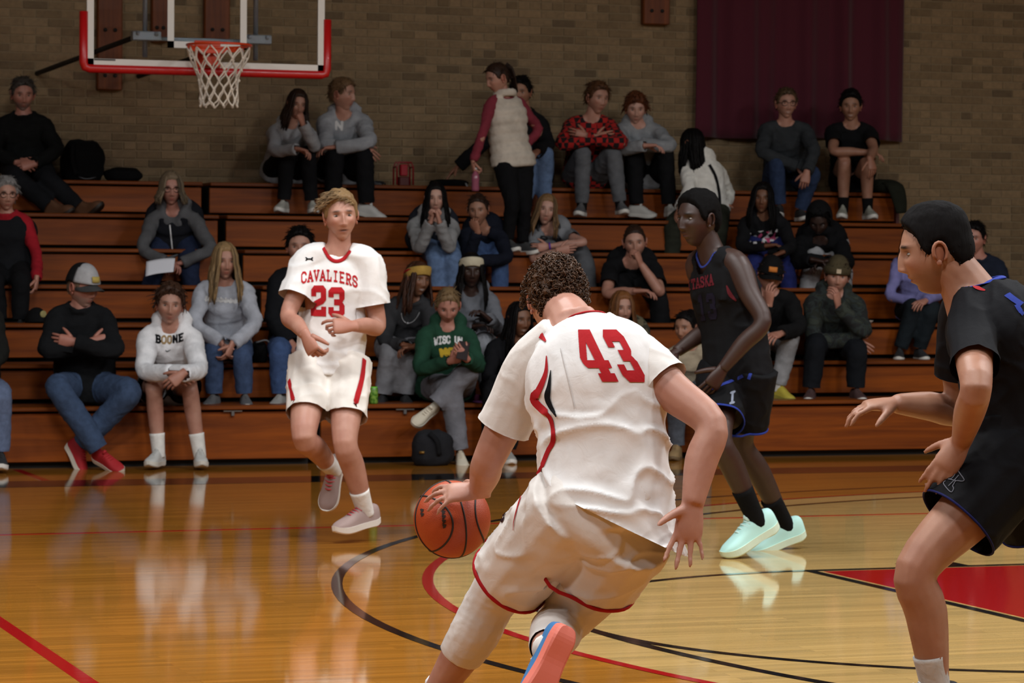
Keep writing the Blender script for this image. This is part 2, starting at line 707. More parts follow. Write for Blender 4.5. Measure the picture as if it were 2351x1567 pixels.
def hair_tufts(mb, n, rng, length, rad, lift, base_t, flow='down', swirl=0.4, seg=4, sides=3, zmin=-0.04):
    for p, th, ph in scalp_points(n, rng, zmin):
        d = nrm(p)
        down = nrm(np.array([math.sin(th), math.cos(th), -1.6 * math.cos(ph)]) - d * (np.array([math.sin(th), math.cos(th), -1.6 * math.cos(ph)]) @ d))
        if flow == 'fwd':
            fl = nrm(np.array([0.25 * math.sin(th), 1.0, -0.35]))
        elif flow == 'side':
            fl = nrm(np.array([1.0, 0.35, -0.3]))
        elif flow == 'up':
            fl = nrm(np.array([0, 0.2, 1.0]))
        else:
            fl = down
        fl = nrm(fl + rng.normal(0, swirl, 3))
        L = length * rng.uniform(0.6, 1.25)
        q = p + d * base_t * 0.6
        pts = [q]
        v = nrm(d * lift + fl)
        for s in range(seg):
            q = q + v * L / seg
            v = nrm(v * 0.8 + fl * 0.35 + np.array([0, 0, -0.15]))
            r = np.linalg.norm(q / np.array([0.078, 0.1, 0.122]))
            if r < 1.0 + base_t * 6:
                q = q / r * (1.0 + base_t * 6)
            pts.append(q)
        rr = rad * rng.uniform(0.7, 1.3) * np.linspace(1, 0.25, seg + 1)
        v2, f2 = tube(np.array(pts), rr, sides, cap=True)
        mb.add(v2, f2)


def hair_curls(mb, n, rng, base_t, cr=0.007, tr=0.0026):
    for p, th, ph in scalp_points(n, rng, -0.075):
        d = nrm(p)
        q = p + d * (base_t + rng.uniform(-0.004, 0.008))
        ax = nrm(rng.normal(0, 1, 3))
        u = nrm(np.cross(ax, d) + 1e-3)
        w = np.cross(ax, u)
        a = np.linspace(0, rng.uniform(4.5, 8.5), 9)
        c = cr * rng.uniform(0.7, 1.4)
        P = q + (np.cos(a)[:, None] * u + np.sin(a)[:, None] * w) * c + ax * np.linspace(-1, 1, 9)[:, None] * c * 0.9
        v, f = tube(P, tr * np.linspace(1, 0.6, 9), 4, cap=False)
        mb.add(v, f)


def hair_long(mb, rng, length, n=90, t=0.012, window=42, rad=0.0085, front=0.035, spread=0.02, zcut=None, back=True):
    for k in range(n):
        side = 1 if k % 2 else -1
        a = window + (180 - window) * (k / n) ** 1.1 if back else window + 50 * (k / n)
        th = math.radians(a) * side + rng.normal(0, 0.05)
        off = t * rng.uniform(0.55, 1.2)
        pts = []
        for ph in np.radians([82, 62, 40, 18, -2]):
            X, Y, Z = head_base(np.array([th * (1 if ph < 1.2 else 0.9)]), np.array([ph]))
            p = np.array([X[0], Y[0], Z[0]])
            pts.append(p + nrm(p) * off)
        q = pts[-1].copy()
        L = length * rng.uniform(0.82, 1.08)
        isf = abs(a) < 95
        for s in range(1, 7):
            f = s / 6
            ox = side * spread * math.sin(f * 1.9) + rng.normal(0, 0.003)
            oy = (front if isf else -0.03) * sstep(f * 1.2)
            pts.append(np.array([q[0] * (1 + 0.1 * f) + ox, q[1] * (1 - 0.2 * f) + oy + rng.normal(0, 0.003), q[2] - L * f]))
        rr = rad * np.array([0.5, 0.9, 1, 1, 1, 1, 1, 1, 0.95, 0.75, 0.3])
        v, f = tube(np.array(pts), np.stack([rr * 1.3, rr * 0.75], 1), 4, ref=np.array([math.cos(th), -math.sin(th), 0]), sub=1)
        mb.add(v, f)


def head_frame(face, roll=0.0, up=(0, 0, 1)):
    f = nrm(face)
    r = nrm(np.cross(f, up))
    u = np.cross(r, f)
    c, s = math.cos(roll), math.sin(roll)
    return np.array([c * r + s * u, f, -s * r + c * u])          # rows: local x, y, z axes


def hand_mesh(w, d, n, side, S=1.0, curl=(0.5, 0.6, 0.6, 0.7), spread=0.10, thumb=(0.6, 0.5), sides=7, lead=0.0):
    """w wrist, d finger direction, n palm normal (the way the palm faces), side: direction from little finger to thumb = side * (d x n)"""
    d = nrm(d)
    n = nrm(np.asarray(n) - d * (np.asarray(n) @ d))
    x = np.cross(d, n) * side                                   # towards the thumb
    mb = MB()
    P = [w - d * 0.03 * S, w, w + d * 0.035 * S, w + d * 0.07 * S, w + d * 0.092 * S]
    R = np.array([[0.027, 0.020], [0.029, 0.020], [0.038, 0.019], [0.042, 0.016], [0.039, 0.011]]) * S
    v, f = tube(P, R, 12, ref=x, sub=2)
    mb.add(v, f)
    offs = (0.030, 0.0105, -0.009, -0.028)
    lens = ((0.045, 0.027, 0.022), (0.050, 0.030, 0.024), (0.046, 0.028, 0.023), (0.036, 0.021, 0.020))
    rad = (0.0090, 0.0093, 0.0088, 0.0078)
    for k in range(4):
        b = w + d * (0.080 - 0.004 * abs(k - 1)) * S + x * offs[k] * S
        ang = 0.0
        dd = nrm(d + x * spread * (1.5 - k) * 0.9)
        pts, rr = [b], [rad[k] * 1.05]
        q = b
        for s in range(3):
            ang += curl[k] * (0.75, 1.0, 0.6)[s]
            v_ = dd * math.cos(ang) + n * math.sin(ang)
            m_ = q + v_ * lens[k][s] * S * 0.5
            q = q + v_ * lens[k][s] * S
            pts += [m_, q]
            rr += [rad[k] * (0.95, 0.88, 0.8)[s], rad[k] * (1.0, 0.92, 0.55)[s]]
        v, f = tube(pts, np.array(rr) * S, sides)
        mb.add(v, f)
    b = w + d * 0.018 * S + x * 0.024 * S + n * 0.006 * S
    td = nrm(x * math.cos(thumb[0]) + d * math.sin(thumb[0]) + n * 0.35)
    pts = [b, b + td * 0.035 * S]
    t2 = nrm(td + d * 0.5 * thumb[1] + n * 0.5 * thumb[1])
    pts.append(pts[-1] + t2 * 0.032 * S)
    t3 = nrm(t2 + d * 0.4 * thumb[1] + n * 0.4 * thumb[1])
    pts.append(pts[-1] + t3 * 0.028 * S)
    v, f = tube(pts, np.array([0.016, 0.0125, 0.0105, 0.006]) * S, sides + 1, sub=2)
    mb.add(v, f)
    return mb


SHOE_CACHE = {}


def shoe_parts(style='sneaker'):
    """meshes in local space: y forward, z up, ankle joint above origin, sole bottom at z = 0"""
    if style in SHOE_CACHE:
        return SHOE_CACHE[style]
    ys = np.array([-0.078, -0.070, -0.045, -0.01, 0.03, 0.07, 0.11, 0.145, 0.172, 0.190, 0.198])
    hw = np.array([0.012, 0.026, 0.034, 0.035, 0.035, 0.039, 0.045, 0.046, 0.038, 0.024, 0.008])
    hi = np.array({'boot': [0.14, 0.155, 0.16, 0.16, 0.15, 0.105, 0.085, 0.078, 0.066, 0.05, 0.036]}.get(
        style, [0.072, 0.098, 0.108, 0.102, 0.105, 0.095, 0.077, 0.066, 0.058, 0.047, 0.036]))
    tk = 0.034 if style != 'boot' else 0.028
    rise = np.array([0.012, 0.008, 0.0, 0, 0, 0, 0, 0.002, 0.008, 0.016, 0.024])
    ys, hw, rise, hi = [catmull(q, 3)[:, 0] for q in (ys, np.maximum(hw, 0.01), rise, hi)]
    mbS = MB()
    V, F = [], []
    for y, w, r in zip(ys, hw, rise):
        b_ = min(0.006, w * 0.4)
        sh_ = 0.004 * math.exp(-((y - 0.02) / 0.03) ** 2)
        V += [(-w + b_, y, r + sh_), (0, y, r + sh_ + 0.001), (w - b_, y, r + sh_), (w, y, r + b_), (w * 1.04, y, tk + r * 0.6), (-w * 1.04, y, tk + r * 0.6), (-w, y, r + b_)]
    n = len(ys)
    for i in range(n - 1):
        for j in range(7):
            F.append((i * 7 + j, (i + 1) * 7 + j, (i + 1) * 7 + (j + 1) % 7, i * 7 + (j + 1) % 7))
    F += [tuple(range(7)), tuple((n - 1) * 7 + 6 - q for q in range(7))]
    mbS.add(V, F)
    a = np.linspace(0, np.pi, 11)
    V, F = [], []
    for y, w, r, h in zip(ys, hw, rise, hi):
        z0 = tk * 0.8 + r * 0.6
        for t in a:
            e = 0.75
            cx, sz = math.copysign(abs(math.cos(t)) ** e, math.cos(t)), math.sin(t) ** 0.7
            V.append((-w * 0.97 * cx, y, z0 + max(h - z0, 0.004) * sz))
    m = len(a)
    for i in range(n - 1):
        for j in range(m - 1):
            F.append((i * m + j, i * m + j + 1, (i + 1) * m + j + 1, (i + 1) * m + j))
    F.append(tuple(range(m - 1, -1, -1)))
    mbU = MB().add(V, F)
    mbL = MB()
    for i, y in enumerate((0.045, 0.062, 0.079, 0.096)):
        h = np.interp(y, ys, hi)
        P = [(-0.024, y - 0.004, h - 0.012), (0, y + 0.006, h + 0.003), (0.024, y - 0.004, h - 0.012)]
        v, f = tube(np.array(P), 0.0035, 6, sub=3)
        mbL.add(v, f)
    v, f = tube(np.array([(-0.012, 0.036, 0.100), (0, 0.038, 0.118), (0.012, 0.036, 0.100)]), [0.008, 0.012, 0.008], 6, sub=2)
    mbL.add(v, f)
    SHOE_CACHE[style] = (mbU, mbS, mbL)
    return SHOE_CACHE[style]


SHOE_MESH = {}


def add_shoe(parent, base, ankle, toe_dir, up, col, sole_col, lace_col, style='sneaker', S=1.0, accent=None):
    f = nrm(toe_dir)
    r = nrm(np.cross(f, up))
    u = np.cross(r, f)
    org = np.asarray(ankle) - u * 0.085 * S
    M = Matrix(((r[0] * S, f[0] * S, u[0] * S, org[0] - base[0]), (r[1] * S, f[1] * S, u[1] * S, org[1] - base[1]),
                (r[2] * S, f[2] * S, u[2] * S, org[2] - base[2]), (0, 0, 0, 1)))
    obs = []
    for nm, mb, c in zip(('shoe', 'sole', 'laces'), shoe_parts(style), (col, sole_col, lace_col)):
        key = (nm, style, tuple(c))
        if key not in SHOE_MESH:
            V, F, _ = mb.arr()
            me = bpy.data.meshes.new(nm)
            me.from_pydata(V.tolist(), [], F)
            me.materials.append(plain('shoe_%02x%02x%02x_%s' % (tuple(int(q) for q in c) + (nm,)), c, 0.75 if nm != 'sole' else 0.6))
            me.polygons.foreach_set('use_smooth', [nm != 'sole'] * len(me.polygons))
            SHOE_MESH[key] = me
        o = bpy.data.objects.new(nm, SHOE_MESH[key])
        COL.objects.link(o)
        obs.append(o)
    obs[0].parent = parent
    obs[0].matrix_local = M
    obs[1].parent = obs[0]
    obs[2].parent = obs[0]
    return obs[0]


# ------------------------------------------------------------------ skeleton
Y0ROW, DROW, Z0ROW, RROW = 9.63, 0.5746, 0.428, 0.2793


def row_y(k):
    return Y0ROW + (k - 1) * DROW


def row_z(k):
    return Z0ROW + (k - 1) * RROW


def solve(parent, px, py, L, sign):
    d = ray(px, py)
    o = CAM - parent
    a, b, c = d @ d, 2 * d @ o, o @ o - L * L
    disc = b * b - 4 * a * c
    if disc <= 0:
        return CAM + d * (-b / (2 * a))
    return CAM + d * ((-b + sign * math.sqrt(disc)) / (2 * a))


def place(parent, spec, L, default):
    """spec (px, py[, '+'/'-'/depth offset])"""
    m = spec[2] if len(spec) > 2 else default
    if m == '+':
        return solve(parent, spec[0], spec[1], L, 1)
    if m == '-':
        return solve(parent, spec[0], spec[1], L, -1)
    return atd(spec[0], spec[1], depth_of(parent) + m)


def skeleton(P):
    S = P.get('S', 1.0)
    J = P['J']
    sk = {}
    if 'row' in P:
        k = P['row']
        y = row_y(k) + P.get('back', 0.26)
        z = row_z(k) + 0.105 * S
        d = ray(J['pel'][0], 600)
        x = (CAM + (y - CAM[1]) / d[1] * d)[0]
        sk['pel'] = np.array([x, y, z])
    else:
        sk['pel'] = atd(J['pel'][0], J['pel'][1], P['depth'])
    pel = sk['pel']
    sk['nk'] = place(pel, J['nk'], 0.5 * S, J['nk'][2] if len(J['nk']) > 2 else '-')
    sk['hd'] = place(sk['nk'], J['hd'], 0.2 * S, -0.04)
    tw = P.get('tw', 0.0)
    for a, s in (('a', -1), ('b', 1)):
        sp = J['s' + a]
        dd = sp[2] if len(sp) > 2 else s * tw
        q = atd(sp[0], sp[1], depth_of(sk['nk']) + dd)
        sin = P.get('shin', 0.16)
        sk['s' + a] = q + (sk['nk'] - q) * sin - np.array([0, 0, P.get('sdrop', 0.008) * S])
    hr = P.get('hiptw', tw)
    sh = nrm(sk['sb'] - sk['sa'])
    hv = nrm(np.array([sh[0], sh[1], sh[2] * 0.4])) if hr == tw else nrm(CR * 1.0 + CF * hr / 0.18)
    hv = nrm(P['hipv']) if 'hipv' in P else hv
    sk['hv'] = hv
    for a, s in (('a', -1), ('b', 1)):
        sk['h' + a] = pel + hv * s * 0.092 * S
        if 'h' + a in J:
            sk['h' + a] = place(pel, J['h' + a], 0.1 * S, 0.0)
        if 'e' + a in J:
            sk['e' + a] = place(sk['s' + a], J['e' + a], 0.295 * S, '-')
            sk['w' + a] = place(sk['e' + a], J['w' + a], 0.255 * S, '-')
        if 'k' + a in J:
            sk['k' + a] = place(sk['h' + a], J['k' + a], 0.44 * S, '-')
            sk['f' + a] = place(sk['k' + a], J['f' + a], 0.42 * S, 0.04)
    sk['bow'] = P.get('bow', 0.0)
    sk['spine'] = nrm(sk['nk'] - pel)
    sk['R'] = sh
    face = P.get('back_view', False)
    sk['fwd'] = nrm(np.cross(sh, sk['spine'])) * (-1 if face else 1)
    return sk


def face_dir(hd, yaw, pitch):
    """yaw: 0 looks at the camera, + turns to the right of the picture; pitch + looks down"""
    tc = nrm(np.array([CAM[0] - hd[0], CAM[1] - hd[1], 0]))
    rt = np.array([-tc[1], tc[0], 0]) * -1
    if rt @ CR < 0:
        rt = -rt
    y, p = math.radians(yaw), math.radians(pitch)
    h = tc * math.cos(y) + rt * math.sin(y)
    return nrm(h * math.cos(p) + np.array([0, 0, -math.sin(p)]))


def torso_rings(sk, S, lat, dep, ts, slouch=0.03, shift=0.0):
    bow = sk.get('bow', 0.0)
    pel, nk = sk['pel'], sk['nk']
    P, ref = [], []
    for t in ts:
        c = pel + (nk - pel) * t
        c = c - sk['fwd'] * slouch * math.sin(math.pi * np.clip(t, 0, 1)) * S
        c = c + sk['R'] * bow * math.sin(math.pi * np.clip(t, 0, 1))
        P.append(c + sk['fwd'] * shift)
        w = np.clip(t * 1.2, 0, 1)
        ref.append(nrm(sk['hv'] * (1 - w) + sk['R'] * w))
    R = np.stack([np.array(lat), np.array(dep)], 1) * S
    return tube(P, R, 20, ref=np.array(ref), sub=3)


TS = [-0.10, 0.0, 0.22, 0.45, 0.68, 0.86, 0.96, 1.04]
LAT_M = [0.135, 0.168, 0.158, 0.160, 0.178, 0.150, 0.085, 0.058]
DEP_M = [0.105, 0.120, 0.112, 0.115, 0.122, 0.098, 0.068, 0.055]
LAT_F = [0.140, 0.172, 0.145, 0.140, 0.155, 0.130, 0.075, 0.050]
DEP_F = [0.105, 0.120, 0.105, 0.110, 0.122, 0.092, 0.060, 0.050]


def arm_path(sk, a):
    s, e, w = sk['s' + a], sk['e' + a], sk['w' + a]
    n0 = sk['nk'] + (s - sk['nk']) * 0.35 + sk['spine'] * 0.004
    return s, e, w, n0


def arm_tube(sk, a, S, r, end=1.0, start=True, n=14, cuff=None):
    """r = radii at neck side, shoulder, mid upper arm, elbow, mid forearm, wrist; end: how far along the arm (0.5 elbow, 1 wrist)"""
    s, e, w, n0 = arm_path(sk, a)
    bend = nrm(nrm(e - s) - nrm(w - e))
    m1, m2 = (s + e) / 2, (e * 0.55 + w * 0.45)
    pts = [n0, s, m1, e + bend * 0.008 * S, m2, w]
    rr = list(r)
    if end < 1.0:
        if end <= 0.5:
            f = end / 0.5
            pe = s + (e - s) * f
            pts = [n0, s, s + (pe - s) * 0.55, pe]
            rr = [r[0], r[1], r[2], r[2] + (r[3] - r[2]) * 0.3]
        else:
            f = (end - 0.5) / 0.5
            pts = [n0, s, m1, e, e + (w - e) * f]
            rr = [r[0], r[1], r[2], r[3], r[4]]
    if not start:
        pts, rr = pts[1:], rr[1:]
    return tube(pts, np.array(rr) * S, n, sub=4)


def leg_tube(sk, a, S, r, end=1.0, n=14, top=0.0, start=None):
    """r: hip, mid thigh, knee, calf, ankle"""
    h, k, f = sk['h' + a], sk['k' + a], sk['f' + a]
    bend = nrm(nrm(k - h) - nrm(f - k))
    if np.linalg.norm(nrm(k - h) - nrm(f - k)) < 0.1:
        bend = np.zeros(3)
    pts = [h + (h - k) * top, (h + k) / 2, k - bend * 0.004 * S, k + (f - k) * 0.36 - bend * 0.012 * S, f]
    rr = list(r)
    if end < 1.0:
        if end <= 0.5:
            q = end / 0.5
            pts = [h + (h - k) * top, h + (k - h) * q * 0.5, h + (k - h) * q]
            rr = [r[0], r[1], r[1] + (r[2] - r[1]) * max(0, (q - 0.5) / 0.5)]
        else:
            q = (end - 0.5) / 0.5
            pts = [h + (h - k) * top, (h + k) / 2, k, k + (f - k) * q]
            rr = [r[0], r[1], r[2], r[2] + (r[4] - r[2]) * q]
            if q > 0.45:
                pts = pts[:3] + [k + (f - k) * 0.36 - bend * 0.012 * S, k + (f - k) * q]
                rr = rr[:3] + [r[3], r[3] + (r[4] - r[3]) * (q - 0.36) / 0.64]
    if start is not None:                                       # only the lower part
        q = (start - 0.5) / 0.5
        pts = [k + (f - k) * q * 0.98, k + (f - k) * max(q, 0.36), f] if q > 0 else pts[2:]
        rr = [r[3], r[3], r[4]] if q > 0 else rr[2:]
    return tube(pts, np.array(rr) * S, n, sub=4)


def wrinkle(V, N, amp, seed, axis=None, freq=16.0, mask=None):
    """cloth folds: ridged noise, stretched along one axis, as real displacement"""
    Q = V * freq
    if axis is not None:
        ax = nrm(axis)
        Q = Q - np.outer((Q @ ax) * 0.66, ax)
    Q = Q + 0.5 * np.stack([noise3(Q * 0.6, seed + 3), noise3(Q * 0.6 + 9, seed + 4), noise3(Q * 0.6 + 5, seed + 6)], 1)
    r = (1 - np.abs(noise3(Q, seed)) * 1.8) ** 3
    r2 = noise3(Q * 1.9 + 7.7, seed + 1)
    d = (np.clip(r, -0.3, 1) * 0.8 + r2 * 0.35 - 0.25) * amp
    if mask is not None:
        d = d * mask
    return V + N * d[:, None]


def clamp_ends(V, F, cuts, deep=0.09):
    """flatten the cloth at its hems and open them: cuts = (point, outward direction, reach)"""
    V = V.copy()
    dead = np.zeros(len(V), bool)
    for cut in cuts:
        p, d, rad = cut[:3]
        deep = cut[3] if len(cut) > 3 else 0.09
        s_ = (V - p) @ d
        lat = np.linalg.norm((V - p) - np.outer(s_, d), axis=1)
        m = (s_ > 0) & (s_ < deep) & (lat < rad)
        V[m] -= np.outer(s_[m], d)
        dead |= m
    keep = ~dead[F].all(axis=1)
    F = F[keep]
    used = np.unique(F)
    mp = -np.ones(len(V), int)
    mp[used] = np.arange(len(used))
    return V[used], mp[F], used


SKINS = {'fair': (0.46, 0.250, 0.180), 'pale': (0.54, 0.32, 0.245), 'tan': (0.36, 0.190, 0.122), 'ruddy': (0.44, 0.215, 0.160),
         'brown': (0.185, 0.085, 0.045), 'dark': (0.040, 0.020, 0.014), 'olive': (0.36, 0.190, 0.120)}
PEOPLE = {}
DECALS = []
def cvec(v):
    """(right, up, towards camera) -> world"""
    return nrm(v[0] * CR + v[1] * CU - v[2] * CF)


GARM = {}
PIPES = []


def collar_scoop(key, V, F, sk, S, sc, root, base):
    """sc = (front depth, half width, back depth, colour, trim width, open); lays the collar binding on the cloth and opens the neck"""
    fd, hw, bd, colr, tw, opn = sc
    t = BVHTree.FromPolygons(V.tolist(), F.tolist())
    pts, nor = [], []
    for side, dep in ((1, fd), (-1, bd)):
        for a in np.linspace(-hw, hw, 22)[:-1] * side:
            b = -dep * (1 - (a / hw) ** 2) + 0.012 * (1 - (1 - (a / hw) ** 2))
            o = sk['nk'] + sk['R'] * a + sk['spine'] * b
            st = o + sk['fwd'] * side * 0.35 + sk['spine'] * 0.12
            h = t.ray_cast(Vector(st), Vector(nrm(o - sk['fwd'] * side * 0.02 - st)))
            if h[0] is not None:
                pts.append(np.array(h[0]) + np.array(h[1]) * 0.003)
                nor.append(np.array(h[1]))
    pts, nor = np.array(pts), np.array(nor)
    for _ in range(2):
        pts = (np.roll(pts, 1, 0) + pts * 2 + np.roll(pts, -1, 0)) / 4
    v, f = tube(pts, np.tile([0.003, tw / 2], (len(pts), 1)), 8, ref=nor, closed=True)
    o = mesh_obj('collar_trim', v, f, cloth(colr, 'jersey'), root, True, base)
    PEOPLE[key].setdefault('trim', []).append(o)
    if opn:
        c = V[F].mean(axis=1) - sk['nk']
        a, b, d = c @ sk['R'], c @ sk['spine'], c @ sk['fwd']
        dep = np.where(d > 0, fd, bd)
        # above the binding, seen from the front or the back
        cut = (np.abs(a) < hw) & (b > -dep * (1 - (a / hw) ** 2) + 0.012 * (a / hw) ** 2 + 0.004)
        F = F[~cut]
    return F


def person(P):
    key = P['key']
    S = P.get('S', 1.0)
    fem = P.get('female', False)
    sk = skeleton(P)
    skin = np.array(SKINS[P.get('skin', 'fair')]) * P.get('skinmul', 1.0)
    base = np.array([sk['pel'][0], sk['pel'][1], P.get('basez', min(sk[k][2] for k in ('fa', 'fb', 'pel') if k in sk) - 0.05)])
    root = empty('person', base)
    tag(root, P['label'], 'person', P.get('group'))
    PEOPLE[key] = dict(root=root, base=base, sk=sk, S=S)
    hi = P.get('hi', False)                                     # near players get finer meshes
    vb = P.get('vox', 0.0068 if hi else 0.0155)
    # ---- head
    yaw, pitch, roll = P.get('face', (0, 5, 0))
    fd = face_dir(sk['hd'], yaw, pitch)
    FR = head_frame(fd, math.radians(roll), P.get('headup', (0, 0, 1)))
    hs = P.get('hs', 1.08) * S * (0.96 if fem else 1.0)
    xf = lambda V: sk['hd'] + (np.asarray(V) * hs) @ FR
    nu, nv = P.get('hres', (116, 88) if hi else (64, 52))
    hm = head_mesh(nu, nv, skin, fem, P.get('brow'), P.get('lip'), P.get('mouth', 0), P.get('beard'), P.get('smile', 0))
    HV, HF, HC = hm.arr()
    hands = []
    for a in 'ab':
        if 'w' + a not in sk:
            continue
        hd_ = P.get('hand', {}).get(a, {})
        if hd_.get('skip'):
            continue
        fdir = nrm(sk['w' + a] - sk['e' + a])
        d = cvec(hd_['d']) if 'd' in hd_ else fdir
        n = cvec(hd_['n']) if 'n' in hd_ else nrm(-sk['fwd'] * 0.6 + np.array([0, 0, -1.0]))
        sd = (1 if a == 'a' else -1) * (-1 if P.get('back_view') else 1)
        sd = hd_.get('side', sd)
        hm2 = hand_mesh(sk['w' + a], d, n, sd, S * hd_.get('S', 1.0) * (0.92 if fem else 1.0), hd_.get('curl', (0.5, 0.55, 0.6, 0.65)),
                        hd_.get('spread', 0.08), hd_.get('thumb', (0.7, 0.5)), 9 if hi else 6)
        hands.append((a, hm2))
    # ---- body
    af = (0.86 if fem else 1.0) * P.get('armf', 1.0)
    lf = P.get('legf', 1.0)
    br = np.array([0.050, 0.060, 0.050, 0.041, 0.041, 0.0275]) * af
    mb = MB()
    lat, dep = (LAT_F, DEP_F) if fem else (LAT_M, DEP_M)
    girth = P.get('girth', 1.0)
    bl, bd = np.array(lat) * girth * 0.88, np.array(dep) * girth * 0.86
    mb.add(*torso_rings(sk, S, bl, bd, TS, P.get('slouch', 0.03)))
    neck_r = (0.046 if fem else 0.056) * P.get('neckf', 1.0)
    n0 = sk['nk'] - sk['spine'] * 0.07 * S
    n2 = sk['hd'] - FR[2] * 0.05 * hs - FR[1] * 0.018 * hs
    mb.add(*tube([n0, sk['nk'] * 0.6 + n2 * 0.4, n2 + FR[2] * 0.03 * hs], np.array([neck_r * 1.35, neck_r * 1.03, neck_r * 0.97]) * S, 14, sub=4))
    for a in 'ab':
        if 'w' + a in sk:
            mb.add(*arm_tube(sk, a, S, br, n=14))
    legr = np.array([0.092, 0.078, 0.056, 0.055, 0.035]) * lf
    if P.get('bottom', {}).get('kind') == 'shorts' or P.get('fullbody'):
        for a in 'ab':
            if 'k' + a in sk:
                mb.add(*leg_tube(sk, a, S, legr))
    if hi:
        for a, h in hands:
            v, f, _ = h.arr()
            mb.add(v, f)
    BV, BF, _ = mb.arr()

    def body_done(V, F, N):
        m = MB()
        col = np.tile(skin, (len(V), 1))
        if P.get('armcol') is not None:
            pass
        red = noise3(V * 9.0, 11) * 0.5 + 0.5
        col = col * (1 - np.outer(red, np.array([0.0, 0.10, 0.10])))
        m.add(V, F.tolist(), col)
        m.add(xf(HV), HF, HC)
        if not hi:
            for a, h in hands:
                v, f, _ = h.arr()
                m.add(v, f, skin * np.array([1.0, 0.88, 0.86]))
        o = m.obj('body', skin_mat(), root, True, base, True)
    remesh_later(BV, BF, vb, 3 if not hi else 4, body_done)
    # ---- hair
    Hd = P.get('hair')
    if Hd:
        rng = np.random.default_rng(abs(hash(key)) % 1000 if False else sum(ord(c) * (i + 1) for i, c in enumerate(key)))
        m = MB()
        kd = Hd['kind']
        t = Hd.get('t', 0.012)
        if kd != 'none':
            v, f = hair_shell(nu, nv, t, int(rng.integers(100)), Hd.get('bumps', 0.25), Hd.get('top', 1.2), Hd.get('lower', 0.0), Hd.get('scale', 38.0))
            m.add(v, f)
        if kd == 'short':
            hair_tufts(m, Hd.get('n', 300), rng, Hd.get('len', 0.036), Hd.get('rad', 0.0042), Hd.get('lift', 0.5), t, Hd.get('flow', 'down'), Hd.get('swirl', 0.4), zmin=Hd.get('zmin', -0.04))
        elif kd == 'buzz':
            hair_tufts(m, 200, rng, 0.010, 0.0035, 0.6, t, 'down')
        elif kd == 'mop':
            hair_tufts(m, Hd.get('n', 240), rng, Hd.get('len', 0.06), Hd.get('rad', 0.006), Hd.get('lift', 0.5), t, Hd.get('flow', 'down'), Hd.get('swirl', 0.45), 5)
        elif kd == 'curly':
            hair_curls(m, Hd.get('n', 900), rng, t, Hd.get('cr', 0.007), Hd.get('tr', 0.0026))
        elif kd == 'long':
            hair_long(m, rng, Hd.get('len', 0.25), Hd.get('n', 90), t, Hd.get('window', 44), Hd.get('rad', 0.0085), Hd.get('front', 0.03), Hd.get('spread', 0.02))
        elif kd == 'tied':
            hair_tufts(m, 120, rng, 0.04, 0.005, 0.1, t, 'down')
            if Hd.get('pony'):
                for k in range(26):
                    p0 = np.array([rng.normal(0, 0.012), -0.10, 0.05 + rng.normal(0, 0.01)])
                    q = [p0]
                    for s in range(6):
                        q.append(q[-1] + np.array([rng.normal(0, 0.006), (-0.028, -0.012, -0.002, 0.0, 0.004, 0.004)[s], (0.012, -0.022, -0.045, -0.05, -0.05, -0.045)[s] * Hd['pony'] / 0.2]))
                    v, f = tube(np.array(q), 0.008 * np.array([0.6, 1, 1.1, 1.1, 1, 0.7, 0.3]), 5)
                    m.add(v, f)
            if Hd.get('bun'):
                v, f = ellipsoid((0, -0.075, 0.095), np.diag([0.035, 0.035, 0.032]), 14, 10)
                m.add(v + 0.003 * noise3(v * 60, 3)[:, None], f)
        V, F, _ = m.arr()
        mesh_obj('hair', xf(V), F, hair_mat(Hd['color'], Hd.get('rough', 0.5)), root, True, base)
    # ---- hats and glasses
    if P.get('glasses'):
        m = MB()
        for s in (-1, 1):
            a = np.linspace(0, 2 * np.pi, 16, endpoint=False)
            pts = np.stack([s * 0.033 + 0.024 * np.cos(a), np.full(16, 0.093) - 0.004 * np.abs(np.cos(a)), 0.004 + 0.019 * np.sin(a)], 1)
            m.add(*tube(pts, 0.0028, 6, closed=True))
            m.add(*tube(np.array([(s * 0.057, 0.089, 0.008), (s * 0.072, 0.05, 0.008), (s * 0.078, -0.01, 0.006)]), 0.002, 5))
        m.add(*tube(np.array([(-0.010, 0.095, 0.008), (0, 0.098, 0.010), (0.010, 0.095, 0.008)]), 0.0022, 5))
        V, F, _ = m.arr()
        mesh_obj('glasses', xf(V), F, plain('glasses_frame', P['glasses'], 0.6, 0, 0, 0.1), root, True, base)
    hat = P.get('hat')
    if hat:
        nu2, nv2 = 48, 36
        TH, PH = head_grid(nu2, nv2)
        x, y, z = head_base(TH, PH)
        zc = hat.get('z', 0.035)
        Pp = np.stack([x, y, z], -1).reshape(-1, 3)
        dd = Pp / np.linalg.norm(Pp, axis=1, keepdims=True)
        tt = hat.get('t', 0.014) + (0.012 * sstep((Pp[:, 2] - 0.06) / 0.06) if hat['kind'] != 'hood' else 0)
        Vh = Pp + dd * tt[:, None] if not np.isscalar(tt) else Pp + dd * tt
        if hat['kind'] == 'hood':
            Vh = Pp * np.array([1.35, 1.28, 1.18]) + np.array([0, -0.018, 0.0])
            keep = ~((Pp[:, 1] > 0.035) & (np.abs(Pp[:, 0]) < 0.064) & (Pp[:, 2] < 0.075))
            keep &= Pp[:, 2] > -0.11
        else:
            keep = Pp[:, 2] > zc - 0.25 * np.maximum(-Pp[:, 1] - 0.02, 0)
        F = []
        for i in range(nv2 - 1):
            for j in range(nu2):
                j2 = (j + 1) % nu2
                q = (i * nu2 + j, i * nu2 + j2, (i + 1) * nu2 + j2, (i + 1) * nu2 + j)
                if all(keep[k] for k in q):
                    F.append(q)
        used = sorted({k for f in F for k in f})
        mp = {k: i for i, k in enumerate(used)}
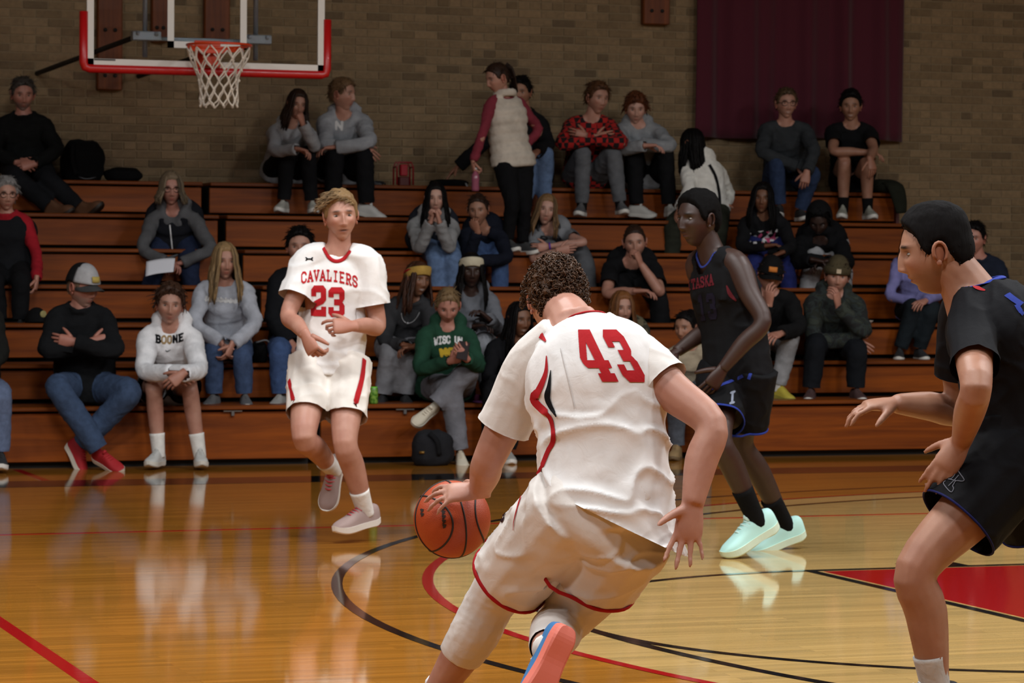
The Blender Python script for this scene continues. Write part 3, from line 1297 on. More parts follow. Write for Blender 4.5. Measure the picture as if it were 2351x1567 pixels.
        V = Vh[used]
        F = [tuple(mp[k] for k in f) for f in F]
        nm = {'cap': 'cap', 'beanie': 'beanie', 'hood': 'hood', 'band': 'headband'}[hat['kind']]
        if hat['kind'] == 'band':
            a = np.linspace(0, 2 * np.pi, 28, endpoint=False)
            pts = np.stack([0.083 * np.sin(a), 0.104 * np.cos(a) - 0.004, 0.074 - 0.055 * (1 - np.cos(a)) / 2 * 1.2], 1)
            V, F = tube(pts, np.tile([0.006, hat.get('w', 0.03)], (28, 1)), 8, ref=pts * np.array([1, 1, 0.0]), closed=True)
        hm_ = cloth(hat['color'], 'knit')
        if hat.get('front'):
            fr_ = [f for f in F if np.mean([V[k][1] for k in f]) > 0.005]
            F = [f for f in F if np.mean([V[k][1] for k in f]) <= 0.005]
        ho = mesh_obj(nm, xf(V), F, hm_, root, True, base)
        so = ho.modifiers.new('thick', 'SOLIDIFY')
        so.thickness = 0.006
        if hat.get('front'):
            fo = mesh_obj('front_panel', xf(V) - base, fr_, cloth(hat['front'], 'knit'), ho, True)
            fo.modifiers.new('thick', 'SOLIDIFY').thickness = 0.006
        if hat.get('stripe'):
            a = np.linspace(0, 2 * np.pi, 28, endpoint=False)
            pts = np.stack([0.081 * np.sin(a), 0.099 * np.cos(a) - 0.010, 0.092 - 0.055 * (1 - np.cos(a)) / 2 * 1.2], 1)
            v3, f3 = tube(pts, np.tile([0.010, 0.012], (28, 1)), 8, ref=pts * np.array([1, 1, 0.0]), closed=True)
            mesh_obj('band_stripe', xf(v3) - base, f3, cloth(hat['stripe'], 'knit'), ho, True)
        if hat['kind'] == 'cap':
            m = MB()
            Vb = []
            for r_ in np.linspace(0, 1, 8):
                for t_ in np.linspace(-1, 1, 15):
                    xx = 0.082 * math.sin(t_ * 1.35)
                    yy = 0.094 * math.cos(t_ * 1.35) + r_ * 0.07 * math.sqrt(max(0, 1 - (abs(t_) ** 2.5)))
                    Vb.append((xx, yy, zc + 0.012 - 0.02 * r_ - 0.35 * xx * xx / 0.08))
            Fb = [(i * 15 + j, i * 15 + j + 1, (i + 1) * 15 + j + 1, (i + 1) * 15 + j) for i in range(7) for j in range(14)]
            bo = mesh_obj('brim', xf(np.array(Vb)) - base, Fb, cloth(hat.get('brim', hat['color']), 'knit'), ho, True)
            so = bo.modifiers.new('thick', 'SOLIDIFY')
            so.thickness = 0.004
            if hat.get('patch'):
                a = np.linspace(-0.3, 0.3, 7)
                Vp = [(0.096 * math.sin(t_), 0.109 * math.cos(t_) + 0.004 - q * 0.010, zc + 0.028 + q * 0.034) for q in (0, 1) for t_ in a]
                Fp = [(j, j + 1, 8 + j, 7 + j) for j in range(6)]
                po = mesh_obj('patch', xf(np.array(Vp)) - base, Fp, cloth(hat['patch'], 'knit'), ho, True)
                po.modifiers.new('thick', 'SOLIDIFY').thickness = 0.004
        if hat['kind'] == 'beanie':
            a = np.linspace(0, 2 * np.pi, 28, endpoint=False)
            pts = np.stack([0.086 * np.sin(a), 0.108 * np.cos(a) - 0.004, np.full(28, zc + 0.02) - 0.02 * (1 - np.cos(a)) / 2], 1)
            V, F = tube(pts, np.tile([0.009, 0.028], (28, 1)), 8, ref=pts * np.array([1, 1, 0.0]), closed=True)
            mesh_obj('cuff', xf(V) - base, F, hm_, ho, True)
            a = np.linspace(-0.16, 0.16, 4)
            Vp = [(0.098 * math.sin(t_), 0.120 * math.cos(t_), zc + 0.006 + q * 0.030) for q in (0, 1) for t_ in a]
            Fp = [(j, j + 1, 5 + j, 4 + j) for j in range(3)]
            mesh_obj('patch', xf(np.array(Vp)) - base, Fp, cloth(hat.get('patch', (190, 175, 150)), 'knit'), ho, True)
    # ---- top
    T = P.get('top')
    vg = P.get('voxg', 0.0078 if hi else 0.0138)
    seed = sum(ord(c) for c in key)
    wr = P.get('wrinkle', 1.0)

    def garment(nm, mbx, mat, tagk, amp=0.004, freq=17.0, axis=None, vox=None, sm=4, post=None, cuts=(), mask=None):
        V, F, _ = mbx.arr()

        def done(V, F, N):
            V = wrinkle(V, N, amp * wr, seed, axis if axis is not None else sk['R'], freq, mask(V) if mask else None)
            if post:
                V = post(V, N)
            if tagk == 'top' and T.get('scoop'):
                F = collar_scoop(key, V, F, sk, S, T['scoop'], root, base)
            if cuts:
                V, F, _u = clamp_ends(V, F, cuts)
            GARM[(key, tagk)] = (V, F)
            o = mesh_obj(nm, V, F, mat, root, True, base)
            PEOPLE[key][tagk] = o
            if tagk == 'top':
                for q in PEOPLE[key].pop('trim', []):
                    q.parent = o
        remesh_later(V, F, vox or vg, sm, done)
    if T:
        ease = T.get('ease', 0.018)
        gl = (np.array(lat) * girth + ease)
        gd = (np.array(dep) * girth + ease)
        ts = list(TS)
        ts[0] = T.get('hem', -0.12)
        gl[0], gd[0] = gl[1] * T.get('hemf', 0.98), gd[1] * T.get('hemf', 0.98)
        cut = T.get('neckcut', 7)
        m = MB()
        cuts = []
        nr = neck_r + 0.012
        gl[6], gd[6] = max(gl[6] - ease * 0.6, nr + 0.012), max(gd[6] - ease * 0.6, nr + 0.01)
        gl[7], gd[7] = nr, nr
        ts[7] = T.get('necktop', 1.0)
        m.add(*torso_rings(sk, S, gl[:cut + 1], gd[:cut + 1], ts[:cut + 1], P.get('slouch', 0.03)))
        sl = T.get('sleeves', 'long')
        se = T.get('sease', ease * 0.5)
        sr = np.array([0.052, 0.060, 0.052, 0.044, 0.044, 0.030]) * af + np.array([0.5, 0.7, 0.9, 0.9, 0.9, 0.8]) * se
        if sl != 'none':
            if sl == 'short':
                sr[2] += 0.006
                sr[3] = sr[2] + 0.012
            ms = MB()
            for a in 'ab':
                if 'w' + a in sk:
                    slen = T.get('slen', 0.30)
                    end = 0.985 if sl == 'long' else (slen[a] if isinstance(slen, dict) else slen)
                    if end <= 0.5:
                        cd = nrm(sk['e' + a] - sk['s' + a])
                        cp = sk['s' + a] + (sk['e' + a] - sk['s' + a]) * (end / 0.5)
                        end += 0.06
                    else:
                        cd = nrm(sk['w' + a] - sk['e' + a])
                        cp = sk['e' + a] + (sk['w' + a] - sk['e' + a]) * 0.96
                    cut = (cp, cd, 0.11 * S if end < 0.6 else 0.075 * S)
                    if T.get('sleeve_name'):
                        ms = MB()
                        ms.add(*arm_tube(sk, a, S, sr * 0.97, end=end))
                        garment(T['sleeve_name'], ms, cloth(T['sleeve_color'], 'jersey'), 'sleeve_' + a, 0.0035, 12.0, cuts=[cut])
                    else:
                        cuts.append(cut)
                        m.add(*arm_tube(sk, a, S, sr, end=end))
        if sl == 'none' or T.get('sleeve_name'):
            for a in 'ab':
                q0 = sk['nk'] + (sk['s' + a] - sk['nk']) * 0.25 - sk['spine'] * 0.012 * S
                q1 = sk['nk'] + (sk['s' + a] - sk['nk']) * T.get('strap', 0.72) - sk['spine'] * 0.012 * S
                m.add(*tube([q0, q1], np.array([0.068, 0.070]) * S, 14))
                m.add(*tube([q1 - sk['spine'] * 0.03, q1 - sk['spine'] * 0.16 * S + (sk['nk'] - q1) * 0.12], np.array([[T.get('strapw', 0.05), 0.075], [T.get('strapw', 0.05), 0.11]]) * S, 14, ref=sk['R']))
        if T.get('hood'):
            c = sk['nk'] + sk['spine'] * 0.035 * S - sk['fwd'] * 0.075 * S
            m.add(*ellipsoid(c, np.array([sk['R'] * 0.125, sk['fwd'] * 0.06, sk['spine'] * 0.075]) * S))
            for s in (-1, 1):
                q = [c + sk['R'] * s * 0.10 * S, sk['nk'] + sk['R'] * s * 0.082 * S + sk['spine'] * 0.015 * S,
                     sk['nk'] + sk['R'] * s * 0.05 * S + sk['fwd'] * 0.072 * S - sk['spine'] * 0.05 * S,
                     sk['nk'] + sk['R'] * s * 0.008 * S + sk['fwd'] * 0.10 * S - sk['spine'] * 0.10 * S]
                m.add(*tube(q, np.array([0.045, 0.034, 0.028, 0.02]) * S, 10, sub=4))
        if T.get('collar'):
            a = np.linspace(0, 2 * np.pi, 18, endpoint=False)
            cc = sk['nk'] + sk['spine'] * 0.02 * S
            pts = [cc + (sk['R'] * math.cos(q) * (nr + 0.012) + sk['fwd'] * math.sin(q) * (nr + 0.016)) * S - sk['spine'] * 0.03 * max(0, math.sin(q)) * S for q in a]
            m.add(*tube(np.array(pts), np.array([[0.012, 0.026]] * 18) * S, 8, ref=np.array([p - cc for p in pts]), closed=True))
        if T.get('hemcut'):
            hp, hd2, hr2 = T['hemcut']
            cuts.append((place(sk['pel'], hp, 0.1, 0.0), cvec(hd2), hr2, 0.5))
        garment(T.get('name', 'shirt'), m, T.get('mat') or cloth(T['color'], T.get('cloth', 'knit')), 'top', T.get('amp', 0.0095), T.get('freq', 12.0), T.get('axis'), cuts=cuts, mask=T.get('mask'))
        if T.get('vest'):
            m = MB()
            gl2, gd2 = gl + 0.024, gd + 0.026
            m.add(*torso_rings(sk, S, gl2[:7], gd2[:7], ts[:7], P.get('slouch', 0.03)))
            for a, s in (('a', -1), ('b', 1)):
                q0 = sk['nk'] + (sk['s' + a] - sk['nk']) * 0.3 - sk['spine'] * 0.03 * S
                m.add(*tube([q0, sk['nk'] * 0.3 + sk['s' + a] * 0.7 - sk['spine'] * 0.03 * S], np.array([0.07, 0.075]) * S, 12))
            if T.get('vcollar'):
                a_ = np.linspace(0, 2 * np.pi, 18, endpoint=False)
                cc = sk['nk'] + sk['spine'] * 0.03 * S
                pts = [cc + (sk['R'] * math.cos(q) * (nr + 0.02) + sk['fwd'] * math.sin(q) * (nr + 0.025)) * S for q in a_]
                m.add(*tube(np.array(pts), np.array([[0.014, 0.035]] * 18) * S, 8, ref=np.array([p - cc for p in pts]), closed=True))
            if T.get('puffy'):
                sp, pl = sk['spine'], sk['pel']
                post = lambda V, N: V + N * (0.010 * np.abs(np.sin(((V - pl) @ sp) / 0.075 * math.pi)))[:, None]
            else:
                post = None
            garment('vest', m, cloth(T['vest'], 'down'), 'vest', 0.004, 14, post=post)
    # ---- bottom
    B = P.get('bottom')
    if B and 'ka' in sk:
        e = B.get('ease', 0.014)
        bcuts = []
        m = MB()
        c = sk['pel'] - sk['spine'] * 0.0
        m.add(*torso_rings(sk, S, np.array([lat[0], lat[1], lat[2]]) * girth + 0.008, np.array([dep[0], dep[1], dep[2]]) * girth + 0.008, [-0.1, 0.02, B.get('rise', 0.26)], 0))
        lr = legr * np.array([1.08, 1.05, 1.03, 1.0, 1.15]) + np.array([0.6, 0.9, 1.0, 1.1, 1.2]) * e
        if B.get('kind') == 'shorts' and P.get('hi'):
            hc = (sk['ha'] + sk['hb']) / 2
            m.add(*ellipsoid(hc + sk['spine'] * 0.015 + sk['hv'] * 0.015, np.array([sk['hv'] * (lat[1] * girth - 0.006), sk['fwd'] * (dep[1] * girth + 0.018), sk['spine'] * 0.15]) * S, 24, 16))
        for a in 'ab':
            if B.get('kind') == 'shorts':
                lr2 = lr.copy()
                lr2[2] += B.get('flare', 0.02)
                lr2[1] += B.get('flare', 0.02) * 0.5
                en = B.get('end', 0.42)
                en = en[a] if isinstance(en, dict) else en
                m.add(*leg_tube(sk, a, S, lr2, end=en + 0.06, top=0.04))
                cd = nrm(sk['k' + a] - sk['h' + a])
                if 'tilt' in B:
                    cd = nrm(cd + cvec(B['tilt'][a]))
                cp = sk['h' + a] + (sk['k' + a] - sk['h' + a]) * en / 0.5
                bcuts.append((cp, cd, 0.16 * S))
                if B.get('piping'):
                    PIPES.append((key, cp, cd, B['piping']))
            else:
                m.add(*leg_tube(sk, a, S, lr, end=B.get('end', 1.0), top=0.04))
                cd = nrm(sk['f' + a] - sk['k' + a])
                bcuts.append((sk['f' + a] - cd * 0.03 * S, cd, 0.1 * S))
        garment(B.get('name', 'trousers'), m, B.get('mat') or cloth(B['color'], B.get('cloth', 'knit')), 'bottom', B.get('amp', 0.0075), B.get('freq', 12.0), cuts=bcuts, vox=vg if B.get('kind') == 'shorts' else vg * 1.25)
    TI = P.get('tights')
    if TI:
        for a in 'ab':
            m = MB()
            en = TI['end'][a]
            m.add(*leg_tube(sk, a, S, legr * 1.04 + 0.005, end=min(en + 0.05, 1.0)))
            cd = nrm(sk['f' + a] - sk['k' + a])
            garment('tights_leg', m, cloth(TI['color'], 'jersey'), 'tights_' + a, 0.0022, 26.0, axis=np.cross(cd, CF), cuts=[(sk['k' + a] + (sk['f' + a] - sk['k' + a]) * (en - 0.5) / 0.5, cd, 0.1)])
    # ---- socks and shoes
    so_ = P.get('socks')
    if so_ and 'fa' in sk:
        for a in 'ab':
            f, k = sk['f' + a], sk['k' + a]
            d = nrm(k - f)
            L = so_.get('len', 0.12) * S
            v, ff = tube([f - d * 0.03, f, f + d * L * 0.6, f + d * L], np.array([0.040, 0.042, 0.046, 0.050]) * S * so_.get('f', 1.0), 16, sub=3)
            mesh_obj('sock', v, ff, cloth(so_['color'], 'knit'), root, True, base)
    sh = P.get('shoes')
    if sh and 'fa' in sk:
        for a in 'ab':
            if sh.get('only') and a != sh['only']:
                continue
            td = sh.get('toe', {}).get(a)
            up = np.array([0, 0, 1.0])
            if td is not None:
                td = cvec(td)
                if 'up' in sh and a in sh['up']:
                    up = cvec(sh['up'][a])
                else:
                    up = nrm(sk['k' + a] - sk['f' + a])
                    up = up - td * (up @ td)
                    if np.linalg.norm(up) < 0.2:
                        up = np.array([0, 0, 1.0])
            else:
                td = np.array([sk['fwd'][0], sk['fwd'][1], 0]) + cvec((1, 0, 0)) * (0.18 if a == 'b' else -0.18)
            add_shoe(root, base, sk['f' + a], td, up, sh['col'], sh.get('sole', (225, 222, 215)), sh.get('lace', sh['col']), sh.get('style', 'sneaker'), S * sh.get('S', 0.98))
    return root


def hem_piping():
    """coloured binding round the open hems, following the real hem edge"""
    for key, cp, cd, (colr, w) in PIPES:
        V, F = GARM[(key, 'bottom')]
        s_ = np.abs((V - cp) @ cd)
        near = np.where((s_ < 0.002) & (np.linalg.norm(V - cp, axis=1) < 0.19))[0]
        if len(near) < 8:
            print('NO HEM', key)
            continue
        u = nrm(np.cross(cd, [0.2, 0.3, 0.9]))
        v = np.cross(cd, u)
        q = V[near] - cp
        ang = np.arctan2(q @ v, q @ u)
        rad = np.hypot(q @ v, q @ u)
        n = 40
        pts, dirs = [], []
        for i in range(n):
            a = -math.pi + 2 * math.pi * i / n
            d = np.abs((ang - a + math.pi) % (2 * math.pi) - math.pi)
            k = d < 0.25
            r = rad[k].max() if k.any() else np.median(rad)
            pts.append(r)
        pts = np.array(pts)
        pts = (np.roll(pts, 1) + pts * 2 + np.roll(pts, -1)) / 4
        P3 = np.array([cp + (u * math.cos(-math.pi + 2 * math.pi * i / n) + v * math.sin(-math.pi + 2 * math.pi * i / n)) * pts[i] for i in range(n)])
        v2, f2 = tube(P3 - cd * w * 0.4, np.tile([0.0035, w / 2], (n, 1)), 8, ref=P3 - cp, closed=True)
        o = mesh_obj('hem_piping', v2, f2, cloth(colr, 'jersey'), None, True, PEOPLE[key]['base'])
        o.parent = PEOPLE[key]['bottom']


# ------------------------------------------------------------------ marks printed on cloth (laid on the real garment surface)
BVH = {}


def bvh(key, part):
    if (key, part) not in BVH:
        V, F = GARM[(key, part)]
        BVH[(key, part)] = BVHTree.FromPolygons(V.tolist(), F.tolist())
    return BVH[(key, part)]


def cast(key, part, px, py):
    d = ray(px, py)
    h = bvh(key, part).ray_cast(Vector(CAM), Vector(nrm(d)))
    return (None, None) if h[0] is None else (np.array(h[0]), np.array(h[1]))


def decal(name, key, part, quad, inside, nx, ny, mat, off=0.0025, parent=None, hull=True):
    """quad: four picture points tl, tr, br, bl on the garment; inside(u, v) with v down, arrays in 0..1"""
    tl, tr, br_, bl = [np.array(q, float) for q in quad]
    u = (np.arange(nx + 1)) / nx
    v = (np.arange(ny + 1)) / ny
    U, Vv = np.meshgrid((np.arange(nx) + 0.5) / nx, (np.arange(ny) + 0.5) / ny)
    keep = inside(U, Vv)
    need = np.zeros((ny + 1, nx + 1), bool)
    for dy in (0, 1):
        for dx in (0, 1):
            need[dy:ny + dy, dx:nx + dx] |= keep
    idx = -np.ones((ny + 1, nx + 1), int)
    verts = []
    for j in range(ny + 1):
        for i in range(nx + 1):
            if need[j, i]:
                p = (tl * (1 - u[i]) + tr * u[i]) * (1 - v[j]) + (bl * (1 - u[i]) + br_ * u[i]) * v[j]
                h, n = cast(key, part, p[0], p[1])
                if h is None:
                    continue
                if n @ CF > 0:
                    n = -n
                idx[j, i] = len(verts)
                verts.append(h + n * off)
    F = []
    for j in range(ny):
        for i in range(nx):
            if keep[j, i]:
                q = (idx[j, i], idx[j + 1, i], idx[j + 1, i + 1], idx[j, i + 1])
                if min(q) >= 0:
                    F.append(q)
    if not F:
        print('EMPTY DECAL', name, key)
        return None
    o = mesh_obj(name, np.array(verts), F, mat, None, True, PEOPLE[key]['base'])
    o.parent = PEOPLE[key][part] if parent is None else parent
    return o


def stripe(name, key, part, pts, width, mat, off=0.003, sub=6):
    """ribbon of given width (m or list of m) over picture points, lying on the garment"""
    pts = np.array(pts, float)
    w = np.asarray(width, float)
    if w.ndim == 0:
        w = np.full(len(pts), float(w))
    Q = catmull(np.c_[pts, w], sub)
    hits = []
    for x, y, ww in Q:
        h, n = cast(key, part, x, y)
        if h is not None:
            if n @ CF > 0:
                n = -n
            hits.append((h + n * off, n, ww))
    if len(hits) < 3:
        print('EMPTY STRIPE', name, key)
        return None
    C = np.array([h[0] for h in hits])
    T = np.gradient(C, axis=0)
    V, F = [], []
    for c, t, (_, n, ww) in zip(C, T, hits):
        s = nrm(np.cross(n, t)) * ww / 2
        V += [c - s, c + n * 0.001, c + s]
    for i in range(len(C) - 1):
        for j in (0, 1):
            F.append((i * 3 + j, i * 3 + j + 1, (i + 1) * 3 + j + 1, (i + 1) * 3 + j))
    o = mesh_obj(name, np.array(V), F, mat, None, True, PEOPLE[key]['base'])
    o.parent = PEOPLE[key][part]
    return o


def poly_in(U, V, poly):
    r = np.zeros(U.shape, bool)
    n = len(poly)
    for i in range(n):
        x0, y0 = poly[i]
        x1, y1 = poly[(i + 1) % n]
        if y0 == y1:
            continue
        c = ((y0 > V) != (y1 > V)) & (U < (x1 - x0) * (V - y0) / (y1 - y0) + x0)
        r ^= c
    return r


DIG = {
    '3': [[(.18, 1.35), (.82, 1.35), (1, 1.17), (1, .83), (.87, .68), (1, .53), (1, .18), (.82, 0), (.18, 0), (0, .18), (0, .45), (.32, .45), (.32, .30), (.67, .30), (.67, .54), (.36, .54), (.36, .82), (.67, .82), (.67, 1.05), (.32, 1.05), (.32, .90), (0, .90), (0, 1.17)]],
    '2': [[(0, .88), (0, 1.17), (.18, 1.35), (.82, 1.35), (1, 1.17), (1, .72), (.82, .56), (.34, .40), (.34, .30), (.68, .30), (.68, .42), (1, .42), (1, 0), (0, 0), (0, .48), (.16, .64), (.66, .82), (.66, 1.05), (.34, 1.05), (.34, .88)]],
    '4': [[(.45, 1.35), (.85, 1.35), (.85, .56), (1, .56), (1, .36), (.85, .36), (.85, .22), (1, .22), (1, 0), (.36, 0), (.36, .22), (.5, .22), (.5, .36), (.08, .36), (0, .46), (0, .62)], [(.5, .56), (.5, 1.02), (.22, .56)]],
    '1': [[(.25, 0), (.8, 0), (.8, .25), (.68, .25), (.68, 1.35), (.38, 1.35), (.2, 1.15), (.2, .95), (.38, .95), (.38, .25), (.25, .25)]],
}
# stroke letters in a 1 x 1.4 box
LET = {
    'A': [[(0, 0), (.5, 1.4), (1, 0)], [(.2, .45), (.8, .45)], [(-.12, 0), (.22, 0)], [(.78, 0), (1.12, 0)]],
    'B': [[(.15, 0), (.15, 1.4)], [(0, 0), (.7, 0), (.95, .2), (.95, .55), (.7, .72), (.15, .72)], [(.7, .72), (.9, .9), (.9, 1.2), (.7, 1.4), (0, 1.4)]],
    'C': [[(.98, 1.05), (.98, 1.2), (.75, 1.4), (.3, 1.4), (.05, 1.15), (.05, .25), (.3, 0), (.75, 0), (.98, .2), (.98, .38)]],
    'D': [[(.15, 0), (.15, 1.4)], [(0, 0), (.65, 0), (.95, .3), (.95, 1.1), (.65, 1.4), (0, 1.4)]],
    'E': [[(.15, 0), (.15, 1.4)], [(0, 0), (.95, 0)], [(0, 1.4), (.92, 1.4)], [(.15, .72), (.7, .72)]],
    'I': [[(.5, 0), (.5, 1.4)], [(.2, 0), (.8, 0)], [(.2, 1.4), (.8, 1.4)]],
    'K': [[(.15, 0), (.15, 1.4)], [(.15, .6), (.95, 1.4)], [(.4, .85), (1, 0)]],
    'L': [[(.2, 0), (.2, 1.4)], [(0, 0), (.95, 0), (.95, .4)], [(0, 1.4), (.42, 1.4)]],
    'M': [[(.05, 0), (.1, 1.4), (.5, .5), (.9, 1.4), (.95, 0)]],
    'N': [[(.1, 0), (.1, 1.4), (.9, 0), (.9, 1.4)]],
    'O': [[(.3, 0), (.7, 0), (.95, .3), (.95, 1.1), (.7, 1.4), (.3, 1.4), (.05, 1.1), (.05, .3), (.3, 0)]],
    'R': [[(.15, 0), (.15, 1.4)], [(0, 1.4), (.7, 1.4), (.95, 1.2), (.95, .9), (.7, .68), (.15, .68)], [(.55, .68), (.9, 0), (1.1, 0)], [(0, 0), (.38, 0)]],
    'S': [[(.95, 1.05), (.95, 1.2), (.72, 1.4), (.28, 1.4), (.05, 1.2), (.05, .95), (.28, .76), (.72, .66), (.95, .45), (.95, .2), (.72, 0), (.28, 0), (.05, .2), (.05, .38)]],
    'T': [[(.5, 0), (.5, 1.4)], [(0, 1.1), (0, 1.4), (1, 1.4), (1, 1.1)], [(.3, 0), (.7, 0)]],
    'U': [[(.1, 1.4), (.1, .3), (.35, 0), (.65, 0), (.9, .3), (.9, 1.4)]],
    'V': [[(0, 1.4), (.5, 0), (1, 1.4)], [(-.12, 1.4), (.22, 1.4)], [(.78, 1.4), (1.12, 1.4)]],
    'W': [[(0, 1.4), (.25, 0), (.5, 1.0), (.75, 0), (1, 1.4)]],
    'Z': [[(0, 1.4), (1, 1.4), (0, 0), (1, 0)]],
    'e': [[(.1, .5), (.9, .5), (.8, .9), (.5, 1.0), (.15, .8), (.1, .35), (.4, 0), (.9, .15)]],
    'l': [[(.2, .1), (.5, 1.3), (.3, 1.4), (.25, .3), (.5, 0), (.8, .2)]],
    '~': [[(0, .3), (.25, 1.1), (.45, .2), (.7, .9), (1, .25)], [(.1, .1), (.9, .5)]],
    ' ': [],
}


def seg_dist(U, V, a, b):
    dx, dy = b[0] - a[0], b[1] - a[1]
    L2 = dx * dx + dy * dy
    t = np.clip(((U - a[0]) * dx + (V - a[1]) * dy) / L2, 0, 1)
    return np.hypot(U - a[0] - t * dx, V - a[1] - t * dy)


def text_inside(text, th=0.24, gap=0.45, arc=0.0, only=None):
    """inside function for a line of letters filling the unit square; arc lifts the middle by that share of the height"""
    n = len(text)
    tw = n * 1.0 + (n - 1) * gap
    hh = 1.4

    def f(U, V):
        tot = hh * (1 + abs(arc))
        X = U * (tw + th * 2) - th
        Yy = (1 - V) * (tot + th * 2) - th - abs(arc) * hh * ((1 - (2 * U - 1) ** 2) if arc > 0 else (2 * U - 1) ** 2)
        r = np.zeros(U.shape, bool)
        for i, ch in enumerate(text):
            if only is not None and i not in only:
                continue
            x0 = i * (1 + gap)
            for st in LET[ch]:
                for a, b in zip(st[:-1], st[1:]):
                    r |= seg_dist(X - x0, Yy, a, b) < th / 2 * 1.15
        return r
    return f


def digit_inside(ch, pad=0.0):
    polys = DIG[ch]

    def f(U, V):
        r = np.zeros(U.shape, bool)
        for p in polys:
            r ^= poly_in(U, (1 - V) * 1.35, p)
        return r
    return f
# ------------------------------------------------------------------ setting materials
def wood_mat(name, c1, c2, rough=0.35, scale=(1.2, 22, 22), coat=0.3, bump=0.12):
    if name in MATS:
        return MATS[name]
    m, nt, b = new_mat(name)
    tc = nd(nt, 'ShaderNodeTexCoord')
    mp = nd(nt, 'ShaderNodeMapping')
    mp.inputs['Scale'].default_value = scale
    nt.links.new(tc.outputs['Object'], mp.inputs['Vector'])
    n1 = nd(nt, 'ShaderNodeTexNoise', in_Scale=1.0, in_Detail=5.0, in_Roughness=0.6, in_Distortion=0.6)
    nt.links.new(mp.outputs['Vector'], n1.inputs['Vector'])
    cr = nd(nt, 'ShaderNodeValToRGB')
    cr.color_ramp.elements[0].position = 0.3
    cr.color_ramp.elements[1].position = 0.72
    cr.color_ramp.elements[0].color = s2l(c1)
    cr.color_ramp.elements[1].color = s2l(c2)
    nt.links.new(n1.outputs['Fac'], cr.inputs['Fac'])
    nt.links.new(cr.outputs['Color'], b.inputs['Base Color'])
    b.inputs['Roughness'].default_value = rough
    b.inputs['Coat Weight'].default_value = coat
    b.inputs['Coat Roughness'].default_value = 0.15
    b.inputs['Specular IOR Level'].default_value = 0.25
    bu = nd(nt, 'ShaderNodeBump', in_Strength=bump, in_Distance=0.002)
    nt.links.new(n1.outputs['Fac'], bu.inputs['Height'])
    nt.links.new(bu.outputs['Normal'], b.inputs['Normal'])
    MATS[name] = m
    return m


BASKET_X, R_OUT, R_RED, R_6, R_FT = 4.191, 6.746, 6.337, 5.995, 1.805


def floor_mat():
    m, nt, b = new_mat('maple_floor')
    tc = nd(nt, 'ShaderNodeTexCoord')
    br = nd(nt, 'ShaderNodeTexBrick')
    br.offset = 0.37
    br.offset_frequency = 2
    br.inputs['Scale'].default_value = 1.0
    br.inputs['Brick Width'].default_value = 0.9
    br.inputs['Row Height'].default_value = 0.057
    br.inputs['Mortar Size'].default_value = 0.0008
    br.inputs['Bias'].default_value = 0.0
    br.inputs['Color1'].default_value = (0.82, 0.82, 0.82, 1)
    br.inputs['Color2'].default_value = (1.08, 1.06, 1.03, 1)
    br.inputs['Mortar'].default_value = (0.55, 0.5, 0.42, 1)
    nt.links.new(tc.outputs['Object'], br.inputs['Vector'])
    mp = nd(nt, 'ShaderNodeMapping')
    mp.inputs['Scale'].default_value = (1.1, 26, 1)
    nt.links.new(tc.outputs['Object'], mp.inputs['Vector'])
    n1 = nd(nt, 'ShaderNodeTexNoise', in_Scale=1.0, in_Detail=6.0, in_Roughness=0.65)
    nt.links.new(mp.outputs['Vector'], n1.inputs['Vector'])
    # stained outside the red three-point arc, natural inside
    sx = nd(nt, 'ShaderNodeSeparateXYZ')
    nt.links.new(tc.outputs['Object'], sx.inputs[0])
    dx = nd(nt, 'ShaderNodeMath', operation='SUBTRACT'); dx.inputs[1].default_value = BASKET_X
    nt.links.new(sx.outputs['X'], dx.inputs[0])
    mn = nd(nt, 'ShaderNodeMath', operation='MINIMUM'); mn.inputs[1].default_value = 0.0
    nt.links.new(dx.outputs[0], mn.inputs[0])
    cb = nd(nt, 'ShaderNodeCombineXYZ')
    nt.links.new(mn.outputs[0], cb.inputs['X'])
    nt.links.new(sx.outputs['Y'], cb.inputs['Y'])
    ln = nd(nt, 'ShaderNodeVectorMath', operation='LENGTH')
    nt.links.new(cb.outputs[0], ln.inputs[0])
    gt = nd(nt, 'ShaderNodeMath', operation='GREATER_THAN'); gt.inputs[1].default_value = R_RED
    nt.links.new(ln.outputs['Value'], gt.inputs[0])
    nat = nd(nt, 'ShaderNodeValToRGB')
    nat.color_ramp.elements[0].position = 0.25; nat.color_ramp.elements[1].position = 0.8
    nat.color_ramp.elements[0].color = s2l(FLOOR_NAT[0]); nat.color_ramp.elements[1].color = s2l(FLOOR_NAT[1])
    amb = nd(nt, 'ShaderNodeValToRGB')
    amb.color_ramp.elements[0].position = 0.25; amb.color_ramp.elements[1].position = 0.8
    amb.color_ramp.elements[0].color = s2l(FLOOR_AMB[0]); amb.color_ramp.elements[1].color = s2l(FLOOR_AMB[1])
    nt.links.new(n1.outputs['Fac'], nat.inputs['Fac'])
    nt.links.new(n1.outputs['Fac'], amb.inputs['Fac'])
    mx = nd(nt, 'ShaderNodeMixRGB')
    nt.links.new(gt.outputs[0], mx.inputs['Fac'])
    nt.links.new(nat.outputs['Color'], mx.inputs['Color1'])
    nt.links.new(amb.outputs['Color'], mx.inputs['Color2'])
    mu = nd(nt, 'ShaderNodeMixRGB', blend_type='MULTIPLY', in_Fac=1.0)
    nt.links.new(mx.outputs['Color'], mu.inputs['Color1'])
    nt.links.new(br.outputs['Color'], mu.inputs['Color2'])
    nt.links.new(mu.outputs['Color'], b.inputs['Base Color'])
    floor_gloss(nt, b, tc)
    return m


